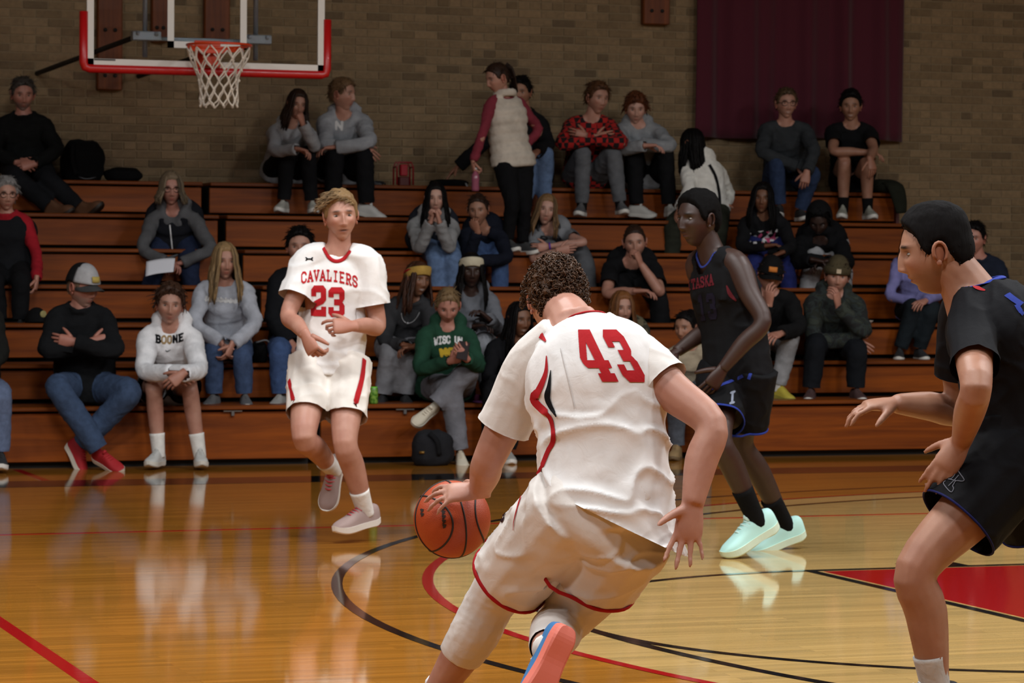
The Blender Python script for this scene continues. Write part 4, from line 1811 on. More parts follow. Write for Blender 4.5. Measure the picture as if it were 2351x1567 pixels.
def floor_gloss(nt, b, tc):
    b.inputs['Roughness'].default_value = FLOOR_ROUGH
    b.inputs['Specular IOR Level'].default_value = FLOOR_SPEC
    mp = nd(nt, 'ShaderNodeMapping')
    mp.inputs['Scale'].default_value = (1.5, 17.5, 1)
    nt.links.new(tc.outputs['Object'], mp.inputs['Vector'])
    n1 = nd(nt, 'ShaderNodeTexNoise', in_Scale=1.0, in_Detail=2.0)
    nt.links.new(mp.outputs['Vector'], n1.inputs['Vector'])
    bu = nd(nt, 'ShaderNodeBump', in_Strength=0.12, in_Distance=0.0010)
    nt.links.new(n1.outputs['Fac'], bu.inputs['Height'])
    nt.links.new(bu.outputs['Normal'], b.inputs['Normal'])


FLOOR_NAT = ((178, 144, 86), (206, 172, 110))
FLOOR_AMB = ((146, 92, 28), (182, 122, 46))
FLOOR_ROUGH, FLOOR_SPEC = 0.07, 0.30


def paint_mat(name, rgb):
    m, nt, b = new_mat(name)
    b.inputs['Base Color'].default_value = s2l(rgb)
    tc = nd(nt, 'ShaderNodeTexCoord')
    floor_gloss(nt, b, tc)
    return m


# ------------------------------------------------------------------ floor and court markings
M_FLOOR = floor_mat()
M_BLACK = paint_mat('court_black', (26, 22, 20))
M_RED = paint_mat('court_red', (160, 22, 22))
V, F = box(-16, 17, -17, 13.95, -0.2, 0.0)
floor = tag(mesh_obj('floor', V, F, M_FLOOR, None, False), 'glossy maple gymnasium floor with painted court lines', kind='structure')
FZ = 0.0012


def court_line(x0, x1, y0, y1, mat, z=FZ):
    V, F = box(x0, x1, y0, y1, -0.01, z)
    return mesh_obj('court_line', V, F, mat, floor, False)


def court_arc(cx, r, w, mat, a0, a1, z=FZ, n=96):
    a = np.linspace(a0, a1, n)
    V, F = [], []
    for t in a:
        for rr in (r - w / 2, r + w / 2):
            V += [(cx + rr * math.cos(t), rr * math.sin(t), z)]
    for i in range(n - 1):
        F.append((i * 2, i * 2 + 1, i * 2 + 3, i * 2 + 2))
    return mesh_obj('court_arc', V, F, mat, floor, False)


LW = 0.0508
HPI = math.pi / 2
court_arc(BASKET_X, R_OUT, LW, M_BLACK, HPI, 3 * HPI)
court_arc(BASKET_X, R_RED, LW, M_RED, HPI, 3 * HPI, 0.0014)
court_arc(BASKET_X, R_6, LW, M_BLACK, HPI, 3 * HPI, 0.0016)
court_arc(0, R_FT, LW, M_BLACK, HPI, 3 * HPI, 0.0018)
for s in (-1, 1):
    for rr, mm in ((R_OUT, M_BLACK), (R_RED, M_RED), (R_6, M_BLACK)):
        court_line(BASKET_X, 5.79, s * rr - LW / 2, s * rr + LW / 2, mm)
    court_line(-LW / 2, 5.79, s * R_FT - LW / 2, s * R_FT + LW / 2, M_BLACK, 0.0020)
court_line(-LW / 2, LW / 2, -R_FT, R_FT, M_BLACK, 0.0022)
V, F = box(0.055, 5.76, -R_FT + 0.055, R_FT - 0.05, -0.01, 0.0013)
mesh_obj('painted_lane', V, F, M_RED, floor, False)
court_line(0.55, 0.86, R_FT + 0.03, R_FT + 0.2, M_BLACK, 0.0015)
court_line(5.79, 5.84, -7.62, 7.9, M_BLACK)
court_line(-16, 5.84, 7.95, 8.50, M_BLACK, 0.0010)
court_line(-16, 14, 4.627, 4.677, M_RED, 0.0011)
court_line(-4.0, -3.94, -9, 4.62, M_RED, 0.0011)
court_line(-2.42, -2.36, 8.5, 9.6, M_RED, 0.0011)

# ------------------------------------------------------------------ walls and ceiling
WALL_Y = 13.75


def brick_mat(per_object):
    m, nt, b = new_mat('brick_tan' + ('_single' if per_object else ''))
    if per_object:
        rn = nd(nt, 'ShaderNodeObjectInfo').outputs['Random']
    else:
        rn = nd(nt, 'ShaderNodeNewGeometry').outputs['Random Per Island']
    cr = nd(nt, 'ShaderNodeValToRGB')
    el = cr.color_ramp.elements
    el[0].position, el[1].position = 0.0, 1.0
    el[0].color, el[1].color = s2l((98, 80, 56)), s2l((138, 114, 82))
    for p, c in ((0.12, (112, 92, 64)), (0.4, (124, 102, 72)), (0.75, (130, 108, 78))):
        e = el.new(p)
        e.color = s2l(c)
    nt.links.new(rn, cr.inputs['Fac'])
    tc = nd(nt, 'ShaderNodeTexCoord')
    n1 = nd(nt, 'ShaderNodeTexNoise', in_Scale=30.0, in_Detail=5.0)
    nt.links.new(tc.outputs['Object'], n1.inputs['Vector'])
    mx = nd(nt, 'ShaderNodeMixRGB', blend_type='OVERLAY', in_Fac=0.35)
    nt.links.new(cr.outputs['Color'], mx.inputs['Color1'])
    nt.links.new(n1.outputs['Fac'], mx.inputs['Color2'])
    nt.links.new(mx.outputs['Color'], b.inputs['Base Color'])
    b.inputs['Roughness'].default_value = 0.8
    bu = nd(nt, 'ShaderNodeBump', in_Strength=0.4, in_Distance=0.003)
    nt.links.new(n1.outputs['Fac'], bu.inputs['Height'])
    nt.links.new(bu.outputs['Normal'], b.inputs['Normal'])
    return m


M_MORTAR = plain('mortar', (138, 120, 92), 0.9)
V, F = box(-16.2, 17.2, WALL_Y, WALL_Y + 0.3, -0.2, 8.2)
wall_back = tag(mesh_obj('wall_back', V, F, M_MORTAR, None, False), 'tan brick gymnasium wall behind the bleachers', kind='structure')
M_BR1, M_BR2 = brick_mat(True), brick_mat(False)
BW, BH, MJ, CH = 0.212, 0.0615, 0.0105, 0.072


def brick_mesh(w):
    V, F = bevel_box(-w / 2, w / 2, -0.008, 0.02, -BH / 2, BH / 2, 0.003)
    me = bpy.data.meshes.new('brick')
    me.from_pydata(V.tolist(), [], F)
    me.materials.append(M_BR1)
    return me


ME_STR, ME_HEAD = brick_mesh(BW - MJ), brick_mesh(BW / 2 - MJ)
mbB = MB()
nb = 0
Vs, Fs = box(-0.5, 0.5, -0.008, 0.02, -BH / 2, BH / 2)
for c in range(int(5.4 / CH)):
    z = 0.04 + c * CH
    head = c % 6 == 3
    step = BW / 2 if head else BW
    x = -4.6 + (BW / 2 if c % 2 else 0) * (0.5 if head else 1)
    while x < 11.0:
        q = pix((x, WALL_Y, z))
        seen = -20 < q[0] < 2370 and -10 < q[1] < 1567
        single = seen and ((q[1] < 430 and 830 < q[0] < 1600 and q[1] > 0) or (0 <= q[0] < 600 and 170 < q[1] < 415)) and nb < 300
        jx, jy = random.uniform(-0.002, 0.002), random.uniform(-0.0025, 0.0025)
        if single:
            o = bpy.data.objects.new('brick', ME_HEAD if head else ME_STR)
            COL.objects.link(o)
            o.parent = wall_back
            o.location = (x + jx, WALL_Y + jy, z)
            nb += 1
        elif z > 0.9 or x > 5.5:
            Vb = Vs.copy()
            Vb[:, 0] *= (step - MJ)
            mbB.add(Vb + np.array([x + jx, WALL_Y + jy, z]), Fs)
        x += step
bs = mbB.obj('bricks', M_BR2, wall_back, False)
bs['kind'] = 'stuff'
M_PAINT = plain('painted_wall', (92, 80, 62), 0.85)
for nm, b6, lab in (('wall_left', (-16.3, -16, -17, 14, -0.2, 8.2), 'painted side wall of the gymnasium, left'),
                    ('wall_right', (17, 17.3, -17, 14, -0.2, 8.2), 'painted side wall of the gymnasium, right'),
                    ('wall_front', (-16, 17, -17.3, -17, -0.2, 8.2), 'painted wall of the gymnasium on the near side')):
    V, F = box(*b6)
    tag(mesh_obj(nm, V, F, M_PAINT, None, False), lab, kind='structure')
V, F = box(-16.3, 17.3, -17.3, 14.1, 8.0, 8.2)
tag(mesh_obj('ceiling', V, F, plain('ceiling_paint', (70, 64, 56), 0.9), None, False), 'dull painted gymnasium ceiling', kind='structure')
m, nt, b = new_mat('lamp_glow')
b.inputs['Base Color'].default_value = (0.9, 0.9, 0.85, 1)
b.inputs['Emission Color'].default_value = (1, 0.94, 0.85, 1)
b.inputs['Emission Strength'].default_value = 3.0
M_GLOW = m
M_HOUS = plain('lamp_housing', (170, 170, 165), 0.5, 0.6)
for i, (lx, ly) in enumerate(LAMP_SPOTS):
    e = tag(empty('ceiling_lamp', (lx, ly, LAMP_Z)), 'rectangular ceiling lamp in the %s row, %s of four' % (('row behind the camera side', 'middle', 'bleacher-side')[i // 4].replace('row behind the ', ''), ('first from the left', 'second from the left', 'third from the left', 'last on the right')[i % 4]), 'lamp', 'gymnasium lamps')
    mb = MB().add(*box(-0.7, 0.7, -0.4, 0.4, 0.0, 0.1)).add(*box(-0.02, 0.02, -0.02, 0.02, 0.1, 8.0 - LAMP_Z))
    mb.obj('housing', M_HOUS, e, False)
    MB().add(*box(-0.64, 0.64, -0.34, 0.34, -0.02, 0.0)).obj('diffuser', M_GLOW, e, False)

# ------------------------------------------------------------------ bleachers
M_SEAT = wood_mat('bleacher_wood', (88, 40, 6), (134, 66, 12), 0.45, (1.0, 20, 20), 0.12)
M_RISE = wood_mat('bleacher_riser', (100, 44, 6), (150, 74, 12), 0.45, (0.8, 14, 14), 0.10)
M_DARK = plain('dark_steel_and_gap_shade', (18, 16, 15), 0.7)  # dark steel on bolts and braces; painted shade in the bleacher gaps
M_STEEL = plain('bracket_steel', (150, 150, 150), 0.35, 0.9)
X_END = at(2058, 440, row_y(7))[0]
NROW = 7


def bleacher(x0, x1, label, gap_end=False):
    e = tag(empty('bleacher', ((x0 + x1) / 2, Y0ROW, 0)), label, 'bleacher')
    bx = (x0 + x1) / 2
    ofs = np.array([bx, Y0ROW, 0])
    us = MB()
    for k in range(1, NROW + 1):
        y, z = row_y(k), row_z(k)
        yb = y + DROW if k < NROW else WALL_Y - 0.06
        V, F = bevel_box(x0, x1, y - 0.015, y + 0.285, z - 0.030, z, 0.006)
        mesh_obj('seat_board', V, F, M_SEAT, e, False, ofs)
        V, F = bevel_box(x0, x1, y + 0.30, yb + 0.028, z - 0.030, z - 0.002, 0.004)
        mesh_obj('foot_board', V, F, M_SEAT, e, False, ofs)
        zl = 0.045 if k == 1 else row_z(k - 1) + 0.028
        V, F = bevel_box(x0 + 0.002, x1 - 0.002, y + 0.03, y + 0.055, zl, z - 0.044, 0.004)
        mesh_obj('riser_board', V, F, M_RISE, e, False, ofs)
        us.add(*box(x0 + 0.01, x1 - 0.01, y + 0.10, yb, 0.0 if k == 1 else row_z(k - 1) - 0.2, z - 0.034))
        if k == 1:
            nbk = int((x1 - x0) / 1.15)
            for i in range(nbk):
                xx = x0 + (i + 0.5) * (x1 - x0) / nbk
                mb = MB().add(*bevel_box(xx - 0.07, xx + 0.07, y + 0.004, y + 0.03, z - 0.046, z - 0.031, 0.003))
                mb.add(*bevel_box(xx - 0.012, xx + 0.012, y + 0.002, y + 0.028, z - 0.075, z - 0.034, 0.003))
                mb.obj('bracket', M_STEEL, e, False, ofs)
    us.obj('gap_shade_fill', M_DARK, e, False, ofs)  # near-black solid fill, its colour stands in for shade under the boards
    if gap_end:
        mb = MB()
        for k in range(1, NROW + 1):
            y, z = row_y(k), row_z(k)
            yb = y + DROW if k < NROW else WALL_Y - 0.06
            mb.add(*box(x1, x1 + 0.03, y, yb, 0.0, z + 0.01))
        mb.obj('end_panel', plain('end_panel_red', (70, 20, 18), 0.5), e, False, ofs)
    return e


XJ = -0.232
bleacher(-12.0, XJ - 0.03, 'wooden bleacher bank left of the gap, with varnished boards on seven rows')
bleacher(XJ + 0.035, X_END, 'long wooden bleacher bank right of the gap, ending below the curtain', True)

# ------------------------------------------------------------------ curtain
cl, cr_ = at(1600, 200, WALL_Y - 0.12)[0], at(2078, 300, WALL_Y - 0.12)[0]
zb = at(1840, 318, WALL_Y - 0.12)[2]
nx, nz = 180, 24
V, F = [], []
for j in range(nz + 1):
    f = j / nz
    z = zb + (5.2 - zb) * f
    for i in range(nx + 1):
        u = i / nx
        w = 1.6 * math.sin(u * 4.6 * 2 * math.pi + 1.3 * math.sin(u * 9)) + 0.5 * math.sin(u * 11.3 * 2 * math.pi + 2)
        xx = cl + (cr_ - cl) * (u + 0.012 * (1 - f) * (u - 0.5)) + 0.006 * math.sin(f * 5 + u * 30)
        V.append((xx, WALL_Y - 0.10 - 0.028 * w * (1 - 0.25 * f), z - 0.012 * math.sin(u * 7) * (1 - f)))
for j in range(nz):
    for i in range(nx):
        a = j * (nx + 1) + i
        F.append((a, a + 1, a + nx + 2, a + nx + 1))
m, nt, b = new_mat('maroon_velvet')
b.inputs['Base Color'].default_value = s2l((74, 8, 30))
b.inputs['Roughness'].default_value = 0.9
b.inputs['Sheen Weight'].default_value = 0.15
n1 = nd(nt, 'ShaderNodeTexNoise', in_Scale=40.0)
bu = nd(nt, 'ShaderNodeBump', in_Strength=0.15, in_Distance=0.003)
nt.links.new(n1.outputs['Fac'], bu.inputs['Height'])
nt.links.new(bu.outputs['Normal'], b.inputs['Normal'])
cu = tag(mesh_obj('curtain', V, F, m, None, True), 'long maroon curtain hanging in folds on the brick wall', 'curtain')
so = cu.modifiers.new('thick', 'SOLIDIFY')
so.thickness = 0.012
V, F = tube(np.array([(cl - 0.1, WALL_Y - 0.09, 5.22), (cr_ + 0.1, WALL_Y - 0.09, 5.22)]), 0.02, 12)
ob = mesh_obj('curtain_rod', V, F, M_STEEL, cu, True)

# ------------------------------------------------------------------ wooden wall blocks for the hoop
M_POST = wood_mat('post_wood', (84, 40, 14), (122, 62, 22), 0.5, (20, 20, 1.2), 0.1)
for (xa, xb, yb_, lab) in ((224, 281, 206, 'brown wooden wall post behind the left end of the backboard'),
                           (349, 386, 96, 'short brown wooden wall post seen through the glass backboard, left of the target square'),
                           (470, 528, 100, 'brown wooden wall post seen through the target square above the rim'),
                           (1478, 1538, 55, 'small brown wooden block on the wall left of the curtain')):
    yq = WALL_Y - 0.09
    p0, p1 = at(xa, yb_, yq), at(xb, yb_, yq)
    e = tag(empty('wall_post', ((p0[0] + p1[0]) / 2, yq, p0[2])), lab, 'wall post')
    w = (p1[0] - p0[0]) / 2
    V, F = bevel_box(-w, w, 0, 0.082, 0, 5.0 - p0[2], 0.008)
    mesh_obj('post', V, F, M_POST, e, False)
    mb = MB()
    for zz in (0.12, 0.5, 0.9):
        for s in (-0.4, 0.4):
            v, f = revolve([(0.0, -0.012), (0.016, -0.010), (0.016, 0.004)], 10)
            mb.add(v[:, [0, 2, 1]] + np.array([s * w, 0, zz]), f)
    o = mb.obj('bolts', M_DARK, e, True)
    o['kind'] = 'stuff'
# ------------------------------------------------------------------ people on the bleachers
BLACKC, NAVY, GREYH, DKGREY = (22, 22, 24), (24, 27, 38), (158, 160, 164), (58, 58, 60)
JEANS, LTJEANS, DKJEANS = (58, 74, 104), (96, 118, 152), (36, 48, 76)
BR_DK, BR_MD, BR_LT, BLONDE, BLK = (38, 24, 16), (72, 46, 28), (112, 80, 50), (126, 102, 70), (14, 12, 12)
WH_SH = (205, 203, 198)


def shoes(col=WH_SH, sole=(222, 220, 212), lace=None, **k):
    return dict(col=col, sole=sole, lace=lace or col, **k)


CLASP = dict(curl=(0.7, 0.75, 0.8, 0.85))
FIST = dict(curl=(1.25, 1.3, 1.3, 1.3), thumb=(0.9, 1.0))

person(dict(key='black_jacket_man', label='grey-bearded man in a black jacket on the top row at far left, legs stretched out', row=7, S=1.06, skin='ruddy',
    J=dict(pel=(58, 0), nk=(56, 266, -0.05), hd=(52, 217), sa=(2, 288), sb=(108, 288), ea=(-12, 348), wa=(42, 374), eb=(130, 345), wb=(76, 376),
           ka=(35, 405), fa=(120, 480, -0.12), kb=(112, 412), fb=(188, 482, -0.10)), face=(8, 12, 0), beard=((0.16, 0.15, 0.14), 0.7), girth=1.1,
    hair=dict(kind='short', color=(58, 54, 50), t=0.010), top=dict(name='jacket', color=(20, 21, 21), collar=True, ease=0.025), bottom=dict(color=(24, 25, 28), ease=0.016),
    shoes=shoes((92, 58, 34), (40, 30, 22), style='boot', toe=dict(a=(0.8, 0.25, 0.5), b=(0.75, 0.5, 0.45))),
    hand=dict(a=dict(d=(0.9, -0.2, 0.3), n=(0, -0.3, -1), **CLASP), b=dict(d=(-0.9, -0.2, 0.3), n=(0, -0.3, -1), **CLASP))))

person(dict(key='grey_girl', label='dark-haired girl in a grey hoodie on the top row, resting her fist against her mouth', row=7, S=0.97, female=True, skin='fair',
    J=dict(pel=(648, 0), nk=(668, 290, -0.22), hd=(682, 240), sa=(622, 302), sb=(716, 306), ea=(632, 346), wa=(684, 342), eb=(722, 336), wb=(694, 282),
           ka=(660, 352), fa=(652, 466, 0.02), kb=(706, 352), fb=(716, 468, 0.02)), face=(14, 12, 6), hair=dict(kind='long', color=BR_DK, len=0.20, window=36),
    top=dict(name='hoodie', color=GREYH, hood=True, ease=0.03), bottom=dict(color=BLACKC), shoes=shoes((176, 174, 164)),
    hand=dict(b=dict(d=(-0.25, 0.9, 0.2), n=(-0.7, 0.2, -0.5), **FIST), a=dict(d=(0.9, -0.2, 0.2), n=(0, -1, 0), **CLASP))))

person(dict(key='grey_boy', label='short-haired boy in a grey hoodie on the top row, looking to the right', row=7, S=1.04, skin='fair',
    J=dict(pel=(778, 0), nk=(790, 266, -0.22), hd=(787, 218), sa=(738, 282), sb=(842, 282), ea=(752, 338), wa=(832, 336), eb=(846, 328), wb=(768, 338),
           ka=(768, 348), fa=(764, 474, 0.02), kb=(836, 352), fb=(842, 474, 0.02)), face=(58, 2, 0), hair=dict(kind='short', color=(92, 70, 48), t=0.010, top=1.8, len=0.035),
    top=dict(name='hoodie', color=(150, 153, 158), hood=True, ease=0.03), bottom=dict(color=BLACKC, ease=0.02), shoes=shoes(WH_SH, toe=dict(b=(0.85, -0.25, 0.45))),
    hand=dict(a=dict(d=(0.75, -0.6, 0.3), n=(0, -0.4, -1), curl=(0.3, 0.35, 0.4, 0.4)), b=dict(d=(-1, -0.1, 0.2), n=(0, -1, 0)))))

person(dict(key='black_coat_person', label='person in a black coat and pale jeans half hidden behind the standing woman', row=7, S=1.02, skin='olive',
    J=dict(pel=(1216, 0), nk=(1204, 258, -0.08), hd=(1196, 212), sa=(1152, 282), sb=(1240, 282), ea=(1102, 336), wa=(1050, 384), eb=(1258, 332), wb=(1232, 348),
           ka=(1214, 352), fa=(1208, 474, 0.02), kb=(1252, 352), fb=(1250, 474, 0.02)), face=(-15, 8, 0), hair=dict(kind='short', color=BLK, t=0.014),
    top=dict(name='coat', color=BLACKC, ease=0.035, collar=True), bottom=dict(color=LTJEANS, cloth='denim', ease=0.012), shoes=shoes((60, 60, 62)),
    hand=dict(a=dict(d=(-0.7, -0.7, 0.1), n=(0, -1, 0.1), curl=(0.2, 0.2, 0.2, 0.2)))))

person(dict(key='plaid_boy', label='boy in a red and black plaid shirt with crossed arms on the top row', row=7, S=1.05, skin='fair',
    J=dict(pel=(1342, 0), nk=(1358, 272, -0.22), hd=(1371, 226), sa=(1306, 288), sb=(1404, 290), ea=(1292, 332), wa=(1368, 316), eb=(1424, 328), wb=(1346, 312),
           ka=(1338, 350), fa=(1336, 474, 0.02), kb=(1408, 350), fb=(1424, 470, 0.02)), face=(30, 8, 4), hair=dict(kind='short', color=BR_MD, t=0.013, len=0.04, top=1.6),
    top=dict(name='flannel_shirt', color=(150, 20, 18), mat=plaid_mat('plaid_red', (168, 24, 20), (22, 8, 8), 22.0), ease=0.025), bottom=dict(color=(96, 98, 102), ease=0.012),
    socks=dict(color=BLACKC, len=0.1), shoes=shoes((92, 92, 94)), hand=dict(a=dict(d=(1, 0.15, 0.1), n=(0, 0, -1)), b=dict(d=(-1, 0.2, 0.1), n=(0, 0, -1)))))

person(dict(key='shaggy_boy', label='boy with shaggy reddish-brown hair in a grey hoodie beside the plaid shirt', row=7, S=1.02, skin='pale',
    J=dict(pel=(1484, 0), nk=(1466, 288, -0.22), hd=(1459, 250), sa=(1418, 302), sb=(1516, 304), ea=(1426, 342), wa=(1484, 334), eb=(1538, 336), wb=(1468, 330),
           ka=(1456, 352), fa=(1462, 476, 0.0), kb=(1528, 352), fb=(1536, 476, 0.02)), face=(6, 14, 0), hair=dict(kind='mop', color=(84, 46, 26), t=0.022, len=0.06, flow='fwd', n=260, lower=-0.012),
    top=dict(name='hoodie', color=(140, 143, 146), hood=True, ease=0.03), bottom=dict(color=BLACKC, ease=0.016), shoes=shoes((190, 188, 182), toe=dict(a=(0.8, -0.1, 0.5))),
    hand=dict(a=dict(d=(1, 0, 0.1), n=(0, -1, 0)), b=dict(d=(-1, 0.05, 0.1), n=(0, -1, 0)))))

person(dict(key='white_jacket_girl', label='dark-haired girl in a white jacket and olive trousers, turned away', row=6, S=0.98, female=True, skin='tan', back_view=True,
    J=dict(pel=(1626, 0), nk=(1606, 366, 0.02), hd=(1588, 330), sa=(1574, 388, -0.08), sb=(1656, 396, 0.08), ea=(1580, 440, '-'), wa=(1560, 478), eb=(1674, 446, '+'), wb=(1664, 470),
           ka=(1544, 514), fa=(1540, 630, 0.02), kb=(1652, 520, '-'), fb=(1640, 610, 0.04)), face=(-120, 5, 0), hair=dict(kind='long', color=BLK, len=0.26, window=50, n=110, rad=0.0095),
    top=dict(name='jacket', color=(226, 224, 216), hood=True, ease=0.035), bottom=dict(color=(46, 48, 39), ease=0.02), shoes=shoes((205, 203, 192), toe=dict(a=(-0.4, -0.1, 0.9)))))

person(dict(key='glasses_boy', label='smiling boy with glasses in a dark grey sweater and jeans under the maroon curtain', row=7, S=1.04, skin='fair', smile=0.8, glasses=(26, 24, 24),
    J=dict(pel=(1800, 0), nk=(1803, 284, -0.2), hd=(1804, 238), sa=(1752, 300), sb=(1856, 302), ea=(1752, 350), wa=(1834, 384), eb=(1868, 348), wb=(1852, 396),
           ka=(1782, 368), fa=(1790, 476, 0.04), kb=(1866, 398), fb=(1836, 486, 0.08)), face=(16, 4, 0), hair=dict(kind='short', color=(74, 58, 40), t=0.010, flow='fwd'),
    top=dict(name='sweater', color=(50, 53, 56), ease=0.026), bottom=dict(color=(42, 56, 84), cloth='denim'), shoes=shoes((44, 42, 42)),
    hand=dict(a=dict(d=(0.75, -0.7, 0.2), n=(0, -0.4, -1), **CLASP), b=dict(d=(-0.2, -0.9, 0.2), n=(0, -0.4, -1), **CLASP))))

person(dict(key='shorts_boy', label='dark-haired smiling boy in a black T-shirt and shorts, bare arms crossed over his knees', row=7, S=1.05, skin='tan', smile=0.9,
    J=dict(pel=(1952, 0), nk=(1955, 288, -0.22), hd=(1953, 244), sa=(1904, 304), sb=(2004, 306), ea=(1916, 346), wa=(1990, 350), eb=(2004, 342), wb=(1998, 366),
           ka=(1938, 368), fa=(1936, 480, 0.02), kb=(1990, 372), fb=(1992, 482, 0.02)), face=(0, 8, 0), hair=dict(kind='short', color=BLK, t=0.016, top=1.6, flow='fwd'),
    top=dict(name='t_shirt', color=(20, 20, 22), sleeves='short', slen=0.34, ease=0.022), bottom=dict(name='shorts', kind='shorts', color=(20, 20, 21), end=0.32), socks=dict(color=(16, 16, 17), len=0.10),
    shoes=shoes((150, 150, 138)), hand=dict(a=dict(d=(1, -0.1, 0.1), n=(0, -1, 0)), b=dict(d=(0.2, -0.9, 0.2), n=(-0.5, 0, -1)))))

person(dict(key='vest_woman', label='woman with dark ponytail in a cream quilted vest, walking down the bleachers', depth=depth_of(at(1175, 380, row_y(5) + 0.22)), S=0.98, female=True, skin='fair',
    J=dict(pel=(1178, 372), nk=(1160, 222, 0.0), hd=(1142, 180), sa=(1122, 238, -0.10), sb=(1198, 240, 0.10), ea=(1108, 306, '-'), wa=(1086, 372), eb=(1236, 300, '+'), wb=(1192, 344),
           ka=(1176, 468), fa=(1166, 556, 0.06), kb=(1204, 474), fb=(1200, 562, 0.06)), face=(-58, 18, 0), hair=dict(kind='tied', color=BR_DK, t=0.009, pony=0.2), tw=0.1,
    top=dict(name='long_sleeve_shirt', color=(122, 44, 56), ease=0.008, vest=(196, 186, 172), vcollar=True, puffy=True, hem=-0.05), bottom=dict(color=(18, 18, 20), ease=0.006), shoes=shoes((60, 60, 60)),
    hand=dict(a=dict(d=(0.1, -0.95, 0.2), n=(0.9, 0, -0.2), **FIST), b=dict(d=(-0.6, -0.8, 0.2), n=(-0.3, 0, -1), curl=(0.3, 0.35, 0.4, 0.4)))))

person(dict(key='red_shirt_woman', label='grey-haired woman with glasses in a red shirt and black vest at the left picture edge', row=4, S=1.0, female=True, skin='fair', glasses=(40, 36, 36), girth=1.2,
    J=dict(pel=(22, 0), nk=(16, 492, -0.05), hd=(14, 446), sa=(-32, 510), sb=(66, 512), ea=(-50, 580), wa=(-20, 630), eb=(84, 586), wb=(84, 640),
           ka=(-12, 648), fa=(0, 742, 0.0), kb=(48, 650), fb=(46, 742, 0.0)), face=(10, 6, 0), hair=dict(kind='short', color=(110, 108, 106), t=0.018, len=0.045, n=200),
    top=dict(name='sweater', color=(150, 22, 34), collar=True, ease=0.014, vest=(24, 25, 28)), bottom=dict(color=(20, 20, 22)), shoes=shoes((30, 30, 32)),
    hand=dict(b=dict(d=(-0.1, -1, 0.1), n=(-1, 0, 0), **CLASP))))

person(dict(key='paper_woman', label='woman in a dark grey hoodie and black vest with a white paper on her lap', row=5, S=1.03, female=True, skin='ruddy', glasses=(40, 34, 30), girth=1.18,
    J=dict(pel=(402, 0), nk=(398, 484, -0.16), hd=(393, 434), sa=(342, 506), sb=(458, 508), ea=(328, 572), wa=(382, 602), eb=(482, 572), wb=(414, 604),
           ka=(352, 634), fa=(328, 708, -0.06), kb=(436, 630), fb=(448, 712, 0.05)), face=(4, 6, 0), hair=dict(kind='long', color=(98, 84, 66), len=0.10, window=40, t=0.015),
    top=dict(name='hoodie', color=(84, 84, 86), hood=True, ease=0.022, vest=(26, 27, 32)), bottom=dict(color=(34, 42, 64), cloth='denim'), shoes=shoes((96, 92, 78), (120, 112, 94), toe=dict(a=(-0.1, 0.35, 0.9))),
    hand=dict(a=dict(d=(0.9, -0.2, 0.3), n=(0, -1, 0), **CLASP), b=dict(d=(-0.9, -0.2, 0.3), n=(0, -1, 0), **CLASP))))

person(dict(key='prayer_girl', label='girl with long black hair in a grey jacket, both hands folded at her mouth', row=5, S=1.0, female=True, skin='pale',
    J=dict(pel=(992, 0), nk=(996, 502, -0.24), hd=(1000, 456), sa=(942, 518), sb=(1046, 520), ea=(964, 568), wa=(990, 506), eb=(1030, 568), wb=(1008, 506),
           ka=(1000, 592), fa=(1008, 694, 0.02), kb=(1040, 592), fb=(1042, 694, 0.02)), face=(2, 5, 0), hair=dict(kind='long', color=BLK, len=0.26, window=40, n=100),
    top=dict(name='jacket', color=(142, 142, 142), ease=0.03, hood=True, vest=(34, 36, 44), hemf=0.95), bottom=dict(color=LTJEANS, cloth='denim'), shoes=shoes((200, 198, 192)),
    hand=dict(a=dict(d=(0.25, 0.95, 0.15), n=(0.9, 0, 0), **FIST), b=dict(d=(-0.25, 0.95, 0.15), n=(-0.9, 0, 0), **FIST))))

person(dict(key='navy_girl', label='girl with hair tied back in a navy sweatshirt and jeans, chin on her fist', row=5, S=1.0, female=True, skin='tan',
    J=dict(pel=(1116, 0), nk=(1108, 526, -0.24), hd=(1098, 482), sa=(1058, 542), sb=(1156, 544), ea=(1076, 590), wa=(1096, 530), eb=(1162, 592), wb=(1098, 600),
           ka=(1096, 604), fa=(1090, 700, 0.02), kb=(1148, 604), fb=(1148, 704, 0.02)), face=(-8, 10, -4), hair=dict(kind='tied', color=BR_DK, t=0.009, bun=True),
    top=dict(name='sweatshirt', color=NAVY, ease=0.03), bottom=dict(color=(66, 88, 128), cloth='denim'), shoes=shoes((200, 198, 192)),
    hand=dict(a=dict(d=(-0.35, 0.9, 0.2), n=(0.3, 0.5, -0.8), **FIST))))

person(dict(key='grey_tee_girl', label='girl with light brown hair in a grey T-shirt, bare arms folded and a purple wristband', row=5, S=1.0, female=True, skin='pale',
    J=dict(pel=(1276, 0), nk=(1262, 526, -0.16), hd=(1254, 482), sa=(1216, 546), sb=(1308, 540), ea=(1228, 594), wa=(1284, 574), eb=(1338, 556), wb=(1258, 566),
           ka=(1268, 606), fa=(1266, 704, 0.02), kb=(1344, 604), fb=(1356, 706, 0.02)), face=(4, 4, 8), hair=dict(kind='long', color=(110, 84, 56), len=0.20, window=40),
    top=dict(name='t_shirt', color=(122, 124, 128), sleeves='short', slen=0.24, ease=0.014), bottom=dict(color=(92, 94, 98), ease=0.02), shoes=shoes((180, 178, 172)),
    hand=dict(a=dict(d=(1, 0.1, 0.2), n=(0, 0, -1)), b=dict(d=(-1, -0.1, 0.1), n=(0, 0, -1)))))

